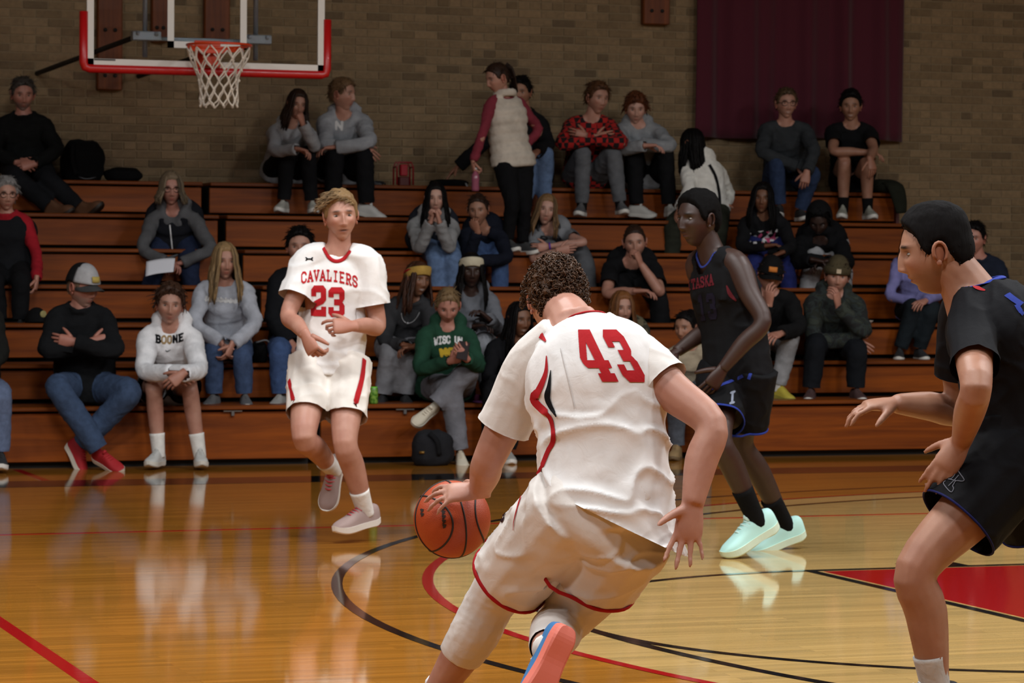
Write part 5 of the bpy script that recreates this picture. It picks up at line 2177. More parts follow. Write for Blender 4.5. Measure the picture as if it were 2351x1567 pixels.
person(dict(key='black_tee_man', label='short-haired man in a black T-shirt leaning his mouth on his fist, above the dribbling player', row=4, S=1.06, skin='fair', beard=((0.12, 0.08, 0.06), 0.35),
    J=dict(pel=(1452, 0), nk=(1450, 600, -0.22), hd=(1457, 556), sa=(1394, 616), sb=(1508, 618), ea=(1396, 672), wa=(1462, 668), eb=(1514, 668), wb=(1470, 604),
           ka=(1426, 690), fa=(1430, 800, 0.02), kb=(1512, 690), fb=(1524, 796, 0.02)), face=(2, 10, -4), hair=dict(kind='buzz', color=BR_DK, t=0.006),
    top=dict(name='t_shirt', color=(22, 22, 24), sleeves='short', slen=0.36, ease=0.024), bottom=dict(color=(22, 22, 24), ease=0.02), shoes=shoes((40, 40, 42)),
    hand=dict(b=dict(d=(-0.3, 0.9, 0.2), n=(-0.8, 0.3, -0.3), **FIST), a=dict(d=(1, 0.0, 0.2), n=(0, -1, 0)))))

person(dict(key='pink_print_girl', label='woman with long black hair in a black hoodie with a white and pink print', row=5, S=1.0, female=True, skin='brown',
    J=dict(pel=(1757, 0), nk=(1754, 498, -0.14), hd=(1750, 456), sa=(1704, 514), sb=(1806, 518), ea=(1704, 566), wa=(1762, 564), eb=(1816, 566), wb=(1794, 580),
           ka=(1734, 606), fa=(1734, 700, 0.04), kb=(1808, 622), fb=(1816, 710, 0.04)), face=(-2, 2, 3), hair=dict(kind='long', color=BLK, len=0.26, window=38, n=110, t=0.018),
    top=dict(name='hoodie', color=(24, 24, 26), hood=True, ease=0.028), bottom=dict(color=(34, 42, 100), cloth='denim'), shoes=shoes((50, 50, 52)),
    hand=dict(a=dict(d=(1, 0.1, 0.2), n=(0, -1, 0)), b=dict(d=(-0.8, -0.3, 0.3), n=(0, -1, 0)))))

person(dict(key='hooded_person', label='person bent forward in a black hood and pale grey trousers', row=5, S=1.03, skin='dark',
    J=dict(pel=(1892, 0), nk=(1882, 548, -0.28), hd=(1880, 506, -0.06), sa=(1830, 560), sb=(1936, 562), ea=(1830, 602), wa=(1868, 596), eb=(1944, 606), wb=(1894, 600),
           ka=(1866, 616), fa=(1846, 706, 0.02), kb=(1936, 622), fb=(1934, 710, 0.02)), face=(-4, 32, 0), hat=dict(kind='hood', color=(20, 20, 21)), hair=dict(kind='short', color=BLK, t=0.01),
    top=dict(name='hoodie', color=(20, 20, 22), hood=True, ease=0.035), bottom=dict(color=(164, 164, 166), ease=0.022), shoes=shoes((60, 60, 60)),
    hand=dict(a=dict(d=(0.9, -0.2, 0.2), n=(0, -1, 0), **CLASP), b=dict(d=(-0.9, -0.2, 0.2), n=(0, -1, 0), **CLASP))))

person(dict(key='cap_boy', label='boy in a black cap with orange patch, grey sweatpants and yellow shoes', row=2, S=1.05, skin='fair',
    J=dict(pel=(1768, 0), nk=(1766, 672, -0.2), hd=(1768, 634), sa=(1714, 692), sb=(1822, 694), ea=(1738, 764), wa=(1766, 696), eb=(1834, 752), wb=(1790, 766),
           ka=(1748, 776), fa=(1746, 892, 0.02), kb=(1814, 772), fb=(1786, 890, 0.04)), face=(6, 14, 6), hair=dict(kind='short', color=BR_DK, t=0.012), hat=dict(kind='cap', color=(20, 20, 21), patch=(196, 120, 56), z=0.03),
    top=dict(name='jacket', color=(22, 22, 23), ease=0.03), bottom=dict(color=(138, 138, 140), ease=0.014), socks=dict(color=(190, 188, 184), len=0.12), shoes=shoes((176, 160, 56), (150, 140, 60), toe=dict(b=(0.6, -0.2, 0.8))),
    hand=dict(a=dict(d=(0.0, 0.95, 0.2), n=(0.6, 0.2, -0.7), curl=(0.6, 0.6, 0.7, 0.8)))))

person(dict(key='beanie_boy', label='boy in an olive beanie and dark camouflage jacket, one hand at his chin', row=2, S=1.06, skin='fair',
    J=dict(pel=(1912, 0), nk=(1916, 676, -0.2), hd=(1922, 634), sa=(1858, 696), sb=(1972, 700), ea=(1872, 780), wa=(1958, 780), eb=(1982, 762), wb=(1924, 700),
           ka=(1872, 792), fa=(1862, 898, 0.02), kb=(1968, 804), fb=(1964, 898, 0.02)), face=(4, 8, 4), hair=dict(kind='short', color=BR_DK, t=0.012), hat=dict(kind='beanie', color=(74, 66, 48), z=0.03),
    top=dict(name='jacket', color=(34, 42, 40), mat=camo_mat('camo_dark', ((22, 24, 24), (36, 44, 42), (30, 34, 26), (46, 52, 44))), hood=True, ease=0.035), bottom=dict(color=(22, 24, 28), ease=0.02), shoes=shoes((70, 48, 46)),
    hand=dict(a=dict(d=(0.85, -0.5, 0.2), n=(0, -0.3, -1), curl=(0.25, 0.3, 0.3, 0.4)), b=dict(d=(-0.15, 0.95, 0.2), n=(-0.7, 0.3, -0.5), **CLASP))))

person(dict(key='lavender_girl', label='person in a lavender long-sleeve shirt and dark trousers, mostly behind the defender\'s face', row=3, S=0.98, female=True, skin='fair',
    J=dict(pel=(2108, 0), nk=(2096, 590, -0.14), hd=(2096, 548), sa=(2056, 606), sb=(2142, 608), ea=(2046, 680), wa=(2112, 690), eb=(2160, 672), wb=(2124, 690),
           ka=(2098, 706), fa=(2066, 806, 0.03), kb=(2138, 710), fb=(2110, 806, 0.06)), face=(-10, 5, 0), hair=dict(kind='long', color=BR_MD, len=0.2),
    top=dict(name='long_sleeve_shirt', color=(120, 118, 168), ease=0.016), bottom=dict(color=(28, 34, 38), ease=0.014), shoes=shoes((40, 40, 42), (214, 210, 200))))

person(dict(key='navy_man', label='man in a navy jacket with a white strap, behind the defender\'s neck at the right', row=3, S=1.05, skin='ruddy',
    J=dict(pel=(2262, 0), nk=(2246, 592, -0.1), hd=(2236, 548), sa=(2196, 612), sb=(2296, 614), ea=(2190, 690), wa=(2226, 730), eb=(2312, 690), wb=(2270, 730),
           ka=(2226, 720), fa=(2220, 820, 0.04), kb=(2290, 720), fb=(2290, 820, 0.04)), face=(-12, 6, 0), hair=dict(kind='short', color=BLK, t=0.012),
    top=dict(name='jacket', color=(28, 33, 46), ease=0.03, collar=True), bottom=dict(color=(26, 28, 34)), shoes=shoes((40, 40, 42))))

person(dict(key='headband_woman', label='smiling woman with a gold and red headband and braids in a black leather jacket', row=2, S=1.02, female=True, skin='brown', smile=0.8, skinmul=1.1,
    J=dict(pel=(922, 0), nk=(946, 688, -0.18), hd=(958, 642), sa=(890, 708), sb=(990, 706), ea=(884, 784), wa=(930, 792), eb=(990, 776), wb=(950, 796),
           ka=(896, 812), fa=(880, 912, 0.02), kb=(938, 824), fb=(930, 912, 0.02)), face=(32, 4, 4), hair=dict(kind='long', color=(58, 34, 22), len=0.24, window=48, t=0.012), hat=dict(kind='band', color=(176, 142, 70), w=0.034, stripe=(150, 26, 24)),
    top=dict(name='leather_jacket', color=(52, 52, 54), ease=0.03, collar=True), bottom=dict(color=(124, 124, 128), ease=0.022), shoes=shoes((40, 40, 42)),
    hand=dict(a=dict(d=(0.9, -0.1, 0.2), n=(0, -1, 0), **CLASP), b=dict(d=(-0.9, -0.1, 0.2), n=(0, -1, 0), **CLASP))))

person(dict(key='headwrap_woman', label='woman with a white and green head wrap and long black hair in a grey hoodie', row=2, S=1.03, female=True, skin='dark',
    J=dict(pel=(1084, 0), nk=(1082, 672, -0.16), hd=(1082, 622), sa=(1030, 690), sb=(1134, 692), ea=(1032, 762), wa=(1092, 748), eb=(1146, 758), wb=(1120, 730),
           ka=(1060, 790), fa=(1060, 900, 0.02), kb=(1112, 788), fb=(1120, 900, 0.02)), face=(6, 3, 0), hair=dict(kind='long', color=BLK, len=0.26, window=48, n=100), hat=dict(kind='band', color=(196, 188, 164), w=0.034, stripe=(34, 84, 54)),
    top=dict(name='hoodie', color=(104, 106, 112), hood=True, ease=0.028), bottom=dict(color=(150, 152, 158), ease=0.02), shoes=shoes((60, 60, 62)),
    hand=dict(a=dict(d=(0.9, 0.1, 0.2), n=(0, -1, 0), **CLASP), b=dict(d=(-0.6, 0.5, 0.2), n=(-0.5, -1, 0), **CLASP))))

person(dict(key='green_girl', label='girl in a green hoodie, legs crossed, looking down at her phone', row=1, S=1.04, female=True, skin='ruddy', skinmul=1.05, girth=1.08,
    J=dict(pel=(1024, 0), nk=(1028, 752, -0.2), hd=(1028, 702), sa=(966, 772), sb=(1084, 776), ea=(966, 846), wa=(1034, 828), eb=(1098, 840), wb=(1070, 822),
           ka=(1036, 894), fa=(1056, 1040, 0.03), kb=(1074, 852), fb=(994, 934, -0.05)), face=(4, 28, 0), hair=dict(kind='tied', color=(104, 84, 58), t=0.008),
    top=dict(name='hoodie', color=(34, 66, 50), hood=True, ease=0.03), bottom=dict(color=(112, 112, 118), ease=0.020), shoes=shoes((206, 196, 176), (214, 208, 194), toe=dict(a=(0.1, -0.25, 0.95), b=(-0.6, -0.45, 0.6))),
    hand=dict(a=dict(d=(0.8, 0.3, 0.3), n=(0.2, 0.4, -0.8), curl=(0.9, 0.9, 0.9, 0.9)), b=dict(d=(-0.6, 0.6, 0.3), n=(-0.2, 0.4, -0.8), curl=(0.9, 0.9, 0.9, 0.9)))))

person(dict(key='black_hair_woman', label='woman with long black hair in black clothes, largely hidden behind the dribbling player', row=1, S=1.0, female=True, skin='brown', smile=0.4,
    J=dict(pel=(1166, 0), nk=(1178, 780, -0.14), hd=(1192, 734), sa=(1126, 800), sb=(1226, 800), ea=(1122, 870), wa=(1170, 880), eb=(1236, 870), wb=(1200, 880),
           ka=(1132, 896), fa=(1124, 1040, 0.0), kb=(1188, 896), fb=(1164, 1038, 0.0)), face=(30, 6, 0), hair=dict(kind='long', color=BLK, len=0.26, window=46, n=100),
    top=dict(name='sweater', color=(22, 22, 25), ease=0.03), bottom=dict(color=(20, 20, 22), ease=0.02), shoes=shoes((150, 148, 142))))

person(dict(key='camo_woman', label='woman with long chestnut hair in a camouflage jacket behind the shoulder of the dribbling player', row=2, S=1.02, female=True, skin='fair',
    J=dict(pel=(1444, 0), nk=(1434, 756, -0.22), hd=(1428, 708), sa=(1386, 774), sb=(1486, 778), ea=(1384, 820), wa=(1420, 830), eb=(1496, 826), wb=(1460, 834),
           ka=(1416, 840), fa=(1416, 915, 0.02), kb=(1476, 840), fb=(1476, 915, 0.02)), face=(16, 5, 0), hair=dict(kind='long', color=(104, 66, 36), len=0.26, window=40, n=110),
    top=dict(name='jacket', color=(80, 76, 58), mat=camo_mat('camo_tan', ((52, 48, 36), (96, 88, 66), (70, 72, 48), (120, 108, 84))), ease=0.03, collar=True), bottom=dict(color=(40, 42, 46)), shoes=shoes((60, 60, 60))))

person(dict(key='tan_tee_woman', label='woman with tied-back dark hair in a beige T-shirt on the front row, looking left', row=1, S=1.0, female=True, skin='tan',
    J=dict(pel=(1590, 0), nk=(1582, 796, -0.18), hd=(1576, 752), sa=(1534, 818), sb=(1628, 820), ea=(1526, 874), wa=(1562, 906), eb=(1644, 880), wb=(1606, 908),
           ka=(1552, 914), fa=(1554, 1030, 0.03), kb=(1612, 914), fb=(1616, 1030, 0.03)), face=(-30, 8, 0), hair=dict(kind='tied', color=BLK, t=0.009, bun=True),
    top=dict(name='t_shirt', color=(164, 150, 128), sleeves='short', slen=0.34, ease=0.024), bottom=dict(color=(78, 82, 90), cloth='denim'), shoes=shoes((142, 116, 78), (110, 90, 62), style='boot')))

person(dict(key='white_hoodie_boy', label='shaggy-haired boy in a white hoodie and black shorts on the front row', row=1, S=1.08, skin='fair', skinmul=0.95,
    J=dict(pel=(384, 0), nk=(392, 752, -0.3), hd=(390, 700), sa=(330, 776), sb=(450, 780), ea=(334, 852), wa=(398, 856), eb=(456, 850), wb=(418, 858),
           ka=(352, 884), fa=(364, 1040, 0.02), kb=(434, 884), fb=(458, 1040, 0.02)), face=(2, 6, 3), hair=dict(kind='mop', color=(52, 34, 24), t=0.022, len=0.055, flow='fwd', n=260, top=1.3),
    top=dict(name='hoodie', color=(224, 224, 226), hood=True, ease=0.032, amp=0.006), bottom=dict(name='shorts', kind='shorts', color=(18, 18, 20), end=0.36), socks=dict(color=(222, 220, 214), len=0.13),
    shoes=shoes((190, 190, 186), (206, 202, 192)), hand=dict(a=dict(d=(0.85, -0.4, 0.3), n=(0.3, -0.3, -0.8), **CLASP), b=dict(d=(-0.6, -0.5, 0.3), n=(-0.3, -0.3, -0.8), **CLASP))))

person(dict(key='cap_man', label='man in a grey cap and black pullover with folded arms and red shoes', row=1, S=1.1, skin='ruddy', beard=((0.30, 0.26, 0.22), 0.45), girth=1.08,
    J=dict(pel=(196, 0), nk=(186, 706, -0.1), hd=(190, 660), sa=(120, 730), sb=(248, 734), ea=(112, 806), wa=(212, 784), eb=(262, 806), wb=(168, 784),
           ka=(132, 890), fa=(232, 1040, 0.03), kb=(300, 900), fb=(182, 1026, 0.12)), face=(42, 10, 0), hair=dict(kind='buzz', color=(90, 74, 60), t=0.005), hat=dict(kind='cap', color=(24, 24, 25), front=(164, 164, 166), brim=(64, 64, 64), patch=(170, 150, 80), z=0.022),
    top=dict(name='pullover', color=(22, 23, 25), ease=0.03, collar=True), bottom=dict(color=(56, 72, 98), cloth='denim', ease=0.022),
    shoes=shoes((162, 22, 30), (214, 206, 190), toe=dict(a=(0.75, -0.35, 0.55), b=(0.45, -0.75, 0.45)), up=dict(a=(-0.2, 0.9, 0.4), b=(0.75, 0.55, 0.2))),
    hand=dict(a=dict(d=(1, 0.1, 0.0), n=(0, 0, -1)), b=dict(d=(-1, 0.1, 0.0), n=(0, 0, -1)))))

person(dict(key='blonde_woman', label='woman with long blonde hair in a pale grey sweatshirt and jeans, hands between her knees', row=2, S=1.06, female=True, skin='fair',
    J=dict(pel=(516, 0), nk=(518, 648, -0.16), hd=(516, 600), sa=(458, 668), sb=(572, 670), ea=(448, 742), wa=(510, 790), eb=(584, 744), wb=(532, 792),
           ka=(490, 812), fa=(492, 912, 0.02), kb=(556, 814), fb=(562, 912, 0.02)), face=(10, 6, 0), hair=dict(kind='long', color=BLONDE, len=0.26, window=36, n=100, front=0.05),
    top=dict(name='sweatshirt', color=(170, 173, 182), ease=0.03), bottom=dict(color=JEANS, cloth='denim', ease=0.012), shoes=shoes((90, 90, 92)),
    hand=dict(a=dict(d=(0.35, -0.95, 0.2), n=(0.8, 0, -0.3), **CLASP), b=dict(d=(-0.35, -0.95, 0.2), n=(-0.8, 0, -0.3), **CLASP))))

person(dict(key='behind_23', label='dark-haired person in a black top and jeans, hidden behind the player in white number 23', row=2, S=1.1, skin='fair',
    J=dict(pel=(682, 0), nk=(686, 622, -0.06), hd=(688, 566), sa=(632, 646), sb=(744, 646), ea=(628, 734), wa=(670, 790), eb=(750, 734), wb=(700, 790),
           ka=(642, 806), fa=(644, 912, 0.02), kb=(706, 806), fb=(708, 912, 0.02)), face=(0, 6, 0), hair=dict(kind='short', color=BLK, t=0.014),
    top=dict(name='jacket', color=(22, 23, 26), ease=0.03), bottom=dict(color=(58, 78, 116), cloth='denim'), shoes=shoes((150, 148, 144))))

person(dict(key='edge_person', label='person in pale jeans on the front row, cut off by the left picture edge', row=1, S=1.08, skin='fair',
    J=dict(pel=(-62, 0), nk=(-66, 708, -0.1), hd=(-66, 656), sa=(-128, 728), sb=(-8, 730), ea=(-134, 806), wa=(-90, 850), eb=(2, 812), wb=(-40, 850),
           ka=(-110, 896), fa=(-100, 1046, 0.02), kb=(2, 904), fb=(2, 1046, 0.02)), face=(5, 5, 0), hair=dict(kind='short', color=BR_MD),
    top=dict(name='jacket', color=(28, 28, 26), ease=0.02), bottom=dict(color=(92, 104, 130), cloth='denim'), shoes=shoes((38, 40, 42))))
# ------------------------------------------------------------------ players
WHITE_J = (226, 224, 222)
RED_P = (164, 18, 26)
person(dict(key='p43', label='player in white uniform number 43 seen from behind, dribbling with his left hand', depth=8.78, S=1.08, hi=True, back_view=True, skin='fair', hs=0.90, girth=1.0, bow=0.028, armf=1.12, legf=1.18, basez=0.0, shin=0.06,
    J=dict(pel=(1396, 1185), nk=(1322, 732, 0.14), hd=(1275, 694, '+'), sa=(1216, 838, 0.06), sb=(1470, 820, -0.06), ea=(1124, 1052, '+'), wa=(1102, 1126, 0.12), eb=(1626, 976, '-'), wb=(1590, 1158, -0.06),
           ha=(1312, 1166, 0.0), hb=(1438, 1228, 0.0), ka=(1136, 1366, '+'), fa=(1004, 1588, 0.16), kb=(1284, 1436, '+'), fb=(1254, 1488, '-')), hipv=tuple(cvec((0.92, -0.36, -0.1))),
    face=(-170, 20, 0), hair=dict(kind='curly', color=(66, 44, 28), t=0.026, n=1300, bumps=0.35, top=1.15, scale=60.0, cr=0.0075, rough=0.45), neckf=1.12, slouch=0.0,
    top=dict(name='jersey', color=WHITE_J, cloth='jersey', sleeves='short', slen=dict(a=0.335, b=0.20), ease=0.020, sease=0.016, hem=-0.26, hemf=1.04, necktop=0.985, hemcut=((1362, 1172), (-0.435, -0.90, 0.0), 0.4), scoop=(0.06, 0.10, 0.035, (164, 18, 26), 0.014, False), amp=0.020, freq=8.5, sleeve_name='undershirt_sleeve', sleeve_color=(212, 206, 200), strap=0.66, strapw=0.035,
             mask=lambda V: 0.15 + 0.85 * sstep((1.10 - V[:, 2]) / 0.2)),
    bottom=dict(name='shorts', kind='shorts', color=(218, 212, 206), cloth='jersey', end=dict(a=0.40, b=0.22), flare=0.018, ease=0.022, amp=0.010, freq=9.0, piping=(RED_P, 0.016)), tights=dict(color=(214, 208, 202), end=dict(a=0.80, b=0.97)), socks=dict(color=(220, 216, 210), len=0.09, f=0.92),
    shoes=dict(col=(58, 120, 176), sole=(226, 122, 104), lace=(220, 220, 220), toe=dict(a=(-0.55, 0.0, -0.8), b=(-0.42, -0.9, 0.1)), up=dict(a=(0, 1, 0), b=(-0.30, 0.22, -0.93)), S=1.0),
    hand=dict(a=dict(d=(-0.97, -0.06, -0.06), n=(-0.1, -0.8, -0.6), curl=(0.42, 0.38, 0.40, 0.45), spread=0.26, thumb=(0.3, 0.4)), b=dict(d=(-0.16, -0.98, 0.05), n=(0.1, 0.1, 1), curl=(0.12, 0.10, 0.10, 0.14), spread=0.22, thumb=(0.55, 0.35)))))

person(dict(key='defender', label='defender in black uniform at the right edge, leaning forward and looking left', depth=9.32, S=1.08, hi=True, skin='olive', hs=1.03, basez=0.0, armf=1.08, legf=1.12, beard=((0.10, 0.07, 0.05), 0.25), brow=(0.02, 0.014, 0.012), shin=0.02,
    J=dict(pel=(2326, 1036), nk=(2234, 660, 0.0), hd=(2146, 578, 0.0), sa=(2206, 722, 0.17), sb=(2232, 752, -0.17), ea=(2196, 936, '+'), wa=(2056, 926, -0.1), eb=(2240, 892, '-'), wb=(2208, 1012, '+'),
           ka=(2440, 1290, 0.15), fa=(2580, 1500, 0.3), kb=(2102, 1304, -0.12), fb=(2148, 1580, 0.06)), hipv=tuple(cvec((0.2, 0.05, 1.0))),
    face=(-84, 10, 0), hair=dict(kind='buzz', color=(12, 10, 10), t=0.012, top=2.1, bumps=0.1, rough=0.8), neckf=1.25, slouch=0.05, girth=1.1,
    top=dict(name='jersey', color=(16, 16, 19), cloth='jersey', sleeves='short', slen=0.31, ease=0.024, sease=0.008, hem=-0.06, amp=0.008, freq=9.0, necktop=0.985, scoop=(0.06, 0.10, 0.03, (36, 54, 140), 0.018, False)),
    bottom=dict(name='shorts', kind='shorts', color=(12, 12, 15), cloth='jersey', end=0.31, flare=0.03, ease=0.028, amp=0.005, freq=9.0, piping=((24, 26, 70), 0.008)), socks=dict(color=(190, 188, 184), len=0.10),
    shoes=dict(col=(30, 30, 34), sole=(200, 200, 200), lace=(220, 220, 220), toe=dict(b=(-0.95, 0, 0.2), a=(-0.9, 0, -0.2)), up=dict(a=(0, 1, 0), b=(0, 1, 0))),
    hand=dict(a=dict(d=(-0.97, -0.05, 0.1), n=(-0.1, -0.95, -0.2), curl=(0.45, 0.5, 0.5, 0.55), spread=0.16), b=dict(d=(-0.55, -0.83, 0.05), n=(0.25, -0.2, -1.0), curl=(0.22, 0.25, 0.28, 0.32), spread=0.10))))

person(dict(key='p23', label='blond player in white uniform number 23 jogging toward the camera', depth=15.5, S=1.06, skin='fair', vox=0.0095, voxg=0.0095, hres=(110, 84), basez=0.0, mouth=0.5, legf=1.08, shin=0.08, hs=1.0,
    J=dict(pel=(757, 836), nk=(776, 578, 0.0), hd=(782, 498), sa=(702, 598), sb=(848, 602), ea=(664, 722), wa=(702, 770), eb=(866, 746, '-'), wb=(808, 748),
           ka=(698, 1004), fa=(764, 1076, '+'), kb=(792, 1016), fb=(838, 1170, 0.16)),
    face=(8, 0, -4), hair=dict(kind='short', color=(118, 94, 64), t=0.014, len=0.055, n=800, rad=0.0032, top=1.7, lift=0.45, swirl=0.16, flow='side', zmin=0.045),
    top=dict(name='jersey', color=WHITE_J, cloth='jersey', sleeves='short', slen=0.34, ease=0.010, sease=0.028, hem=-0.07, hemf=1.06, amp=0.009, freq=8.0, necktop=0.985, scoop=(0.085, 0.085, 0.01, (164, 18, 26), 0.02, False)),
    bottom=dict(name='shorts', kind='shorts', color=(222, 216, 208), cloth='jersey', end=0.34, flare=0.010, ease=0.018, rise=0.07, amp=0.008, freq=9.0), socks=dict(color=(216, 212, 206), len=0.11),
    shoes=dict(col=(150, 128, 122), sole=(222, 216, 206), lace=(176, 60, 66), toe=dict(a=(-0.22, -0.95, 0.25), b=(-0.72, -0.16, 0.68)), up=dict(a=(-0.15, 0.3, 0.95), b=(0, 1, 0.1)), S=1.04),
    hand=dict(a=dict(d=(0.42, -0.85, 0.25), n=(0.55, 0.15, -0.85), curl=(0.95, 1.05, 1.1, 1.1), thumb=(0.9, 0.9)), b=dict(d=(-0.95, 0.0, 0.25), n=(0.1, -0.35, -0.9), curl=(0.6, 1.0, 1.1, 1.1)))))

person(dict(key='dark_player', label='tall dark-skinned player in black sleeveless uniform with blue collar and mint shoes, moving left', depth=14.85, S=1.1, skin='dark', vox=0.0095, voxg=0.0095, hres=(110, 84), basez=0.0, girth=0.92, shin=0.04, hs=1.02,
    J=dict(pel=(1692, 852), nk=(1638, 580, 0.0), hd=(1602, 504), sa=(1600, 606, 0.10), sb=(1696, 606, -0.12), ea=(1640, 742, 0.05), wa=(1552, 808, -0.12), eb=(1748, 738, '-'), wb=(1658, 848),
           ka=(1652, 1008), fa=(1736, 1192, 0.14), kb=(1700, 1018, 0.12), fb=(1802, 1204, 0.25)), hipv=tuple(cvec((0.75, 0, 0.66))),
    face=(-48, 2, 0), hair=dict(kind='buzz', color=(8, 7, 7), t=0.016, top=1.5, bumps=0.15, rough=0.85), armf=0.98, lip=(0.11, 0.05, 0.045),
    top=dict(name='jersey', color=(15, 15, 17), cloth='jersey', sleeves='none', ease=0.022, hem=-0.10, amp=0.007, freq=9.0, necktop=0.97, scoop=(0.10, 0.075, 0.01, (34, 48, 116), 0.012, True)),
    bottom=dict(name='shorts', kind='shorts', color=(13, 13, 15), cloth='jersey', end=0.38, rise=0.07, flare=0.025, ease=0.022, amp=0.007, freq=9.0, piping=((30, 48, 130), 0.012)), socks=dict(color=(14, 14, 15), len=0.16),
    shoes=dict(col=(178, 222, 214), sole=(206, 224, 204), lace=(196, 226, 220), toe=dict(a=(-0.82, -0.46, 0.34), b=(-0.86, -0.30, 0.3)), up=dict(a=(-0.3, 0.9, 0.2), b=(-0.2, 0.95, 0.2)), S=1.12),
    hand=dict(a=dict(d=(-0.8, -0.5, 0.3), n=(0.4, -0.8, -0.2)), b=dict(d=(-0.55, -0.8, 0.1), n=(-0.4, 0.2, -0.9), curl=(0.4, 0.45, 0.5, 0.5)))))
# ------------------------------------------------------------------ things lying about on the bleachers
def blob_bag(name, label, cat, c, size, colr, seed=1, flat=0.75, group=None, kids=()):
    """soft bag: lumpy rounded box standing on its base point c (bottom centre)"""
    e = tag(empty(name, c), label, cat, group)
    V, F = ellipsoid((0, 0, 0), np.eye(3), 28, 18)
    V = np.sign(V) * np.abs(V) ** flat
    V = V * (1 + 0.10 * noise3(V * 1.8 + seed, seed)[:, None] + 0.05 * noise3(V * 4.3 + seed, seed + 2)[:, None])
    V[:, 2] = np.where(V[:, 2] < -0.8, -0.8, V[:, 2])
    V = V * np.array(size) / 2
    V[:, 2] -= V[:, 2].min()
    mesh_obj('bag_body', V, F, cloth(colr, 'knit'), e, True)
    return e, V


def strap(e, pts, colr, w=0.02):
    v, f = tube(np.array(pts), np.tile([0.004, w], (len(pts), 1)), 6, ref=np.array([0, -1.0, 0.2]), sub=4)
    mesh_obj('strap', v, f, cloth(colr, 'knit'), e, True)


# black backpack and coat on the top row, left
p = at(190, 410, row_y(7) + 0.3); p[2] = row_z(7)
e, V = blob_bag('backpack', 'black backpack on the top row beside the man in black', 'backpack', p, (0.36, 0.26, 0.38), (14, 14, 15), 3)
strap(e, [(-0.1, -0.12, 0.30), (-0.12, -0.16, 0.18), (-0.08, -0.14, 0.05)], (20, 20, 21))
v, f = tube(np.array([(-0.06, -0.145, 0.03), (0.0, -0.16, 0.015), (0.08, -0.145, 0.03)]), 0.006, 8, sub=3)
mesh_obj('zipper', v, f, plain('zip_grey', (90, 90, 92), 0.4, 0.6), e, True)
p = at(282, 410, row_y(7) + 0.25); p[2] = row_z(7)
blob_bag('coat', 'crumpled black coat lying beside the backpack on the top row', 'coat', p, (0.30, 0.26, 0.13), (13, 13, 14), 8)
p = at(1030, 414, row_y(7) + 0.2); p[2] = row_z(7)
e, V = blob_bag('shoulder_bag', 'flat black bag on the top row under the outstretched hand', 'bag', p, (0.34, 0.2, 0.07), (14, 14, 15), 5)
strap(e, [(0.12, -0.1, 0.03), (0.14, -0.16, -0.06), (0.15, -0.17, -0.2)], (150, 150, 152), 0.008)
p = at(866, 413, row_y(7) + 0.2); p[2] = row_z(7)
e, V = blob_bag('pouch', 'small grey pouch on the top row right of the boy in grey', 'pouch', p, (0.10, 0.1, 0.045), (84, 84, 86), 6)
strap(e, [(-0.03, -0.04, 0.03), (0.02, -0.06, 0.03), (0.06, -0.05, 0.01)], (40, 40, 42), 0.008)
# dark olive coat at the right end of the top row
p = at(2026, 436, row_y(7) + 0.12); p[2] = row_z(7) - 0.0
e, V = blob_bag('coat', 'dark olive coat draped over the right end of the top row', 'coat', p, (0.26, 0.40, 0.14), (34, 36, 28), 9)
v, f = tube(np.array([(0.0, -0.12, 0.08), (0.02, -0.22, 0.05), (0.05, -0.25, -0.08), (0.06, -0.26, -0.18)]), np.array([[0.09, 0.03], [0.085, 0.035], [0.07, 0.03], [0.05, 0.02]]), 12, ref=np.array([1.0, 0, 0]), sub=3)
mesh_obj('sleeve', v, f, cloth((34, 36, 28), 'knit'), e, True)
# red cage lantern on the top row
p = at(926, 414, row_y(7) + 0.22); p[2] = row_z(7)
e = tag(empty('red_carrier', p), 'translucent red carrier with rounded frame on the top row', 'carrier')
M_RC = plain('red_plastic', (140, 26, 34), 0.3)
w, h = 0.072, 0.20
for y in (-0.05, 0.05):
    pts = [(-w, y, 0.01), (-w, y, h * 0.8), (-w * 0.75, y, h), (w * 0.75, y, h), (w, y, h * 0.8), (w, y, 0.01)]
    v, f = tube(np.array(pts), 0.008, 8)
    mesh_obj('frame', v, f, M_RC, e, True)
for x in (-w, w):
    v, f = tube(np.array([(x, -0.05, h * 0.8), (x, 0.05, h * 0.8)]), 0.007, 8)
    mesh_obj('crossbar', v, f, M_RC, e, True)
MB().add(*bevel_box(-0.033, 0.033, -0.03, 0.03, 0.085, 0.185, 0.008)).obj('box', plain('red_box', (170, 24, 40), 0.4), e, False)
MB().add(*bevel_box(-0.045, 0.045, -0.035, 0.035, 0.0, 0.08, 0.008)).obj('base_box', plain('red_dark', (84, 24, 22), 0.5), e, False)
# water bottle held by the standing woman
sk = PEOPLE['vest_woman']['sk']
hp = sk['wa'] + cvec((0.1, -0.95, 0.2)) * 0.09 + cvec((0.5, 0, 0.5)) * 0.015
e = tag(empty('water_bottle', hp - np.array([0, 0, 0.15])), 'clear bottle with pink drink in the hand of the woman in the vest', 'bottle')
v, f = revolve([(0.0, 0.0), (0.030, 0.002), (0.032, 0.02), (0.030, 0.07), (0.033, 0.09), (0.030, 0.13), (0.014, 0.16), (0.013, 0.17)], 18)
mesh_obj('bottle_body', v, f, plain('pink_drink', (150, 84, 104), 0.12), e, True)
v, f = revolve([(0.0155, 0.17), (0.0155, 0.19), (0.0, 0.191)], 16)
mesh_obj('bottle_cap', v, f, plain('cap_white', (200, 200, 200), 0.4), e, True)
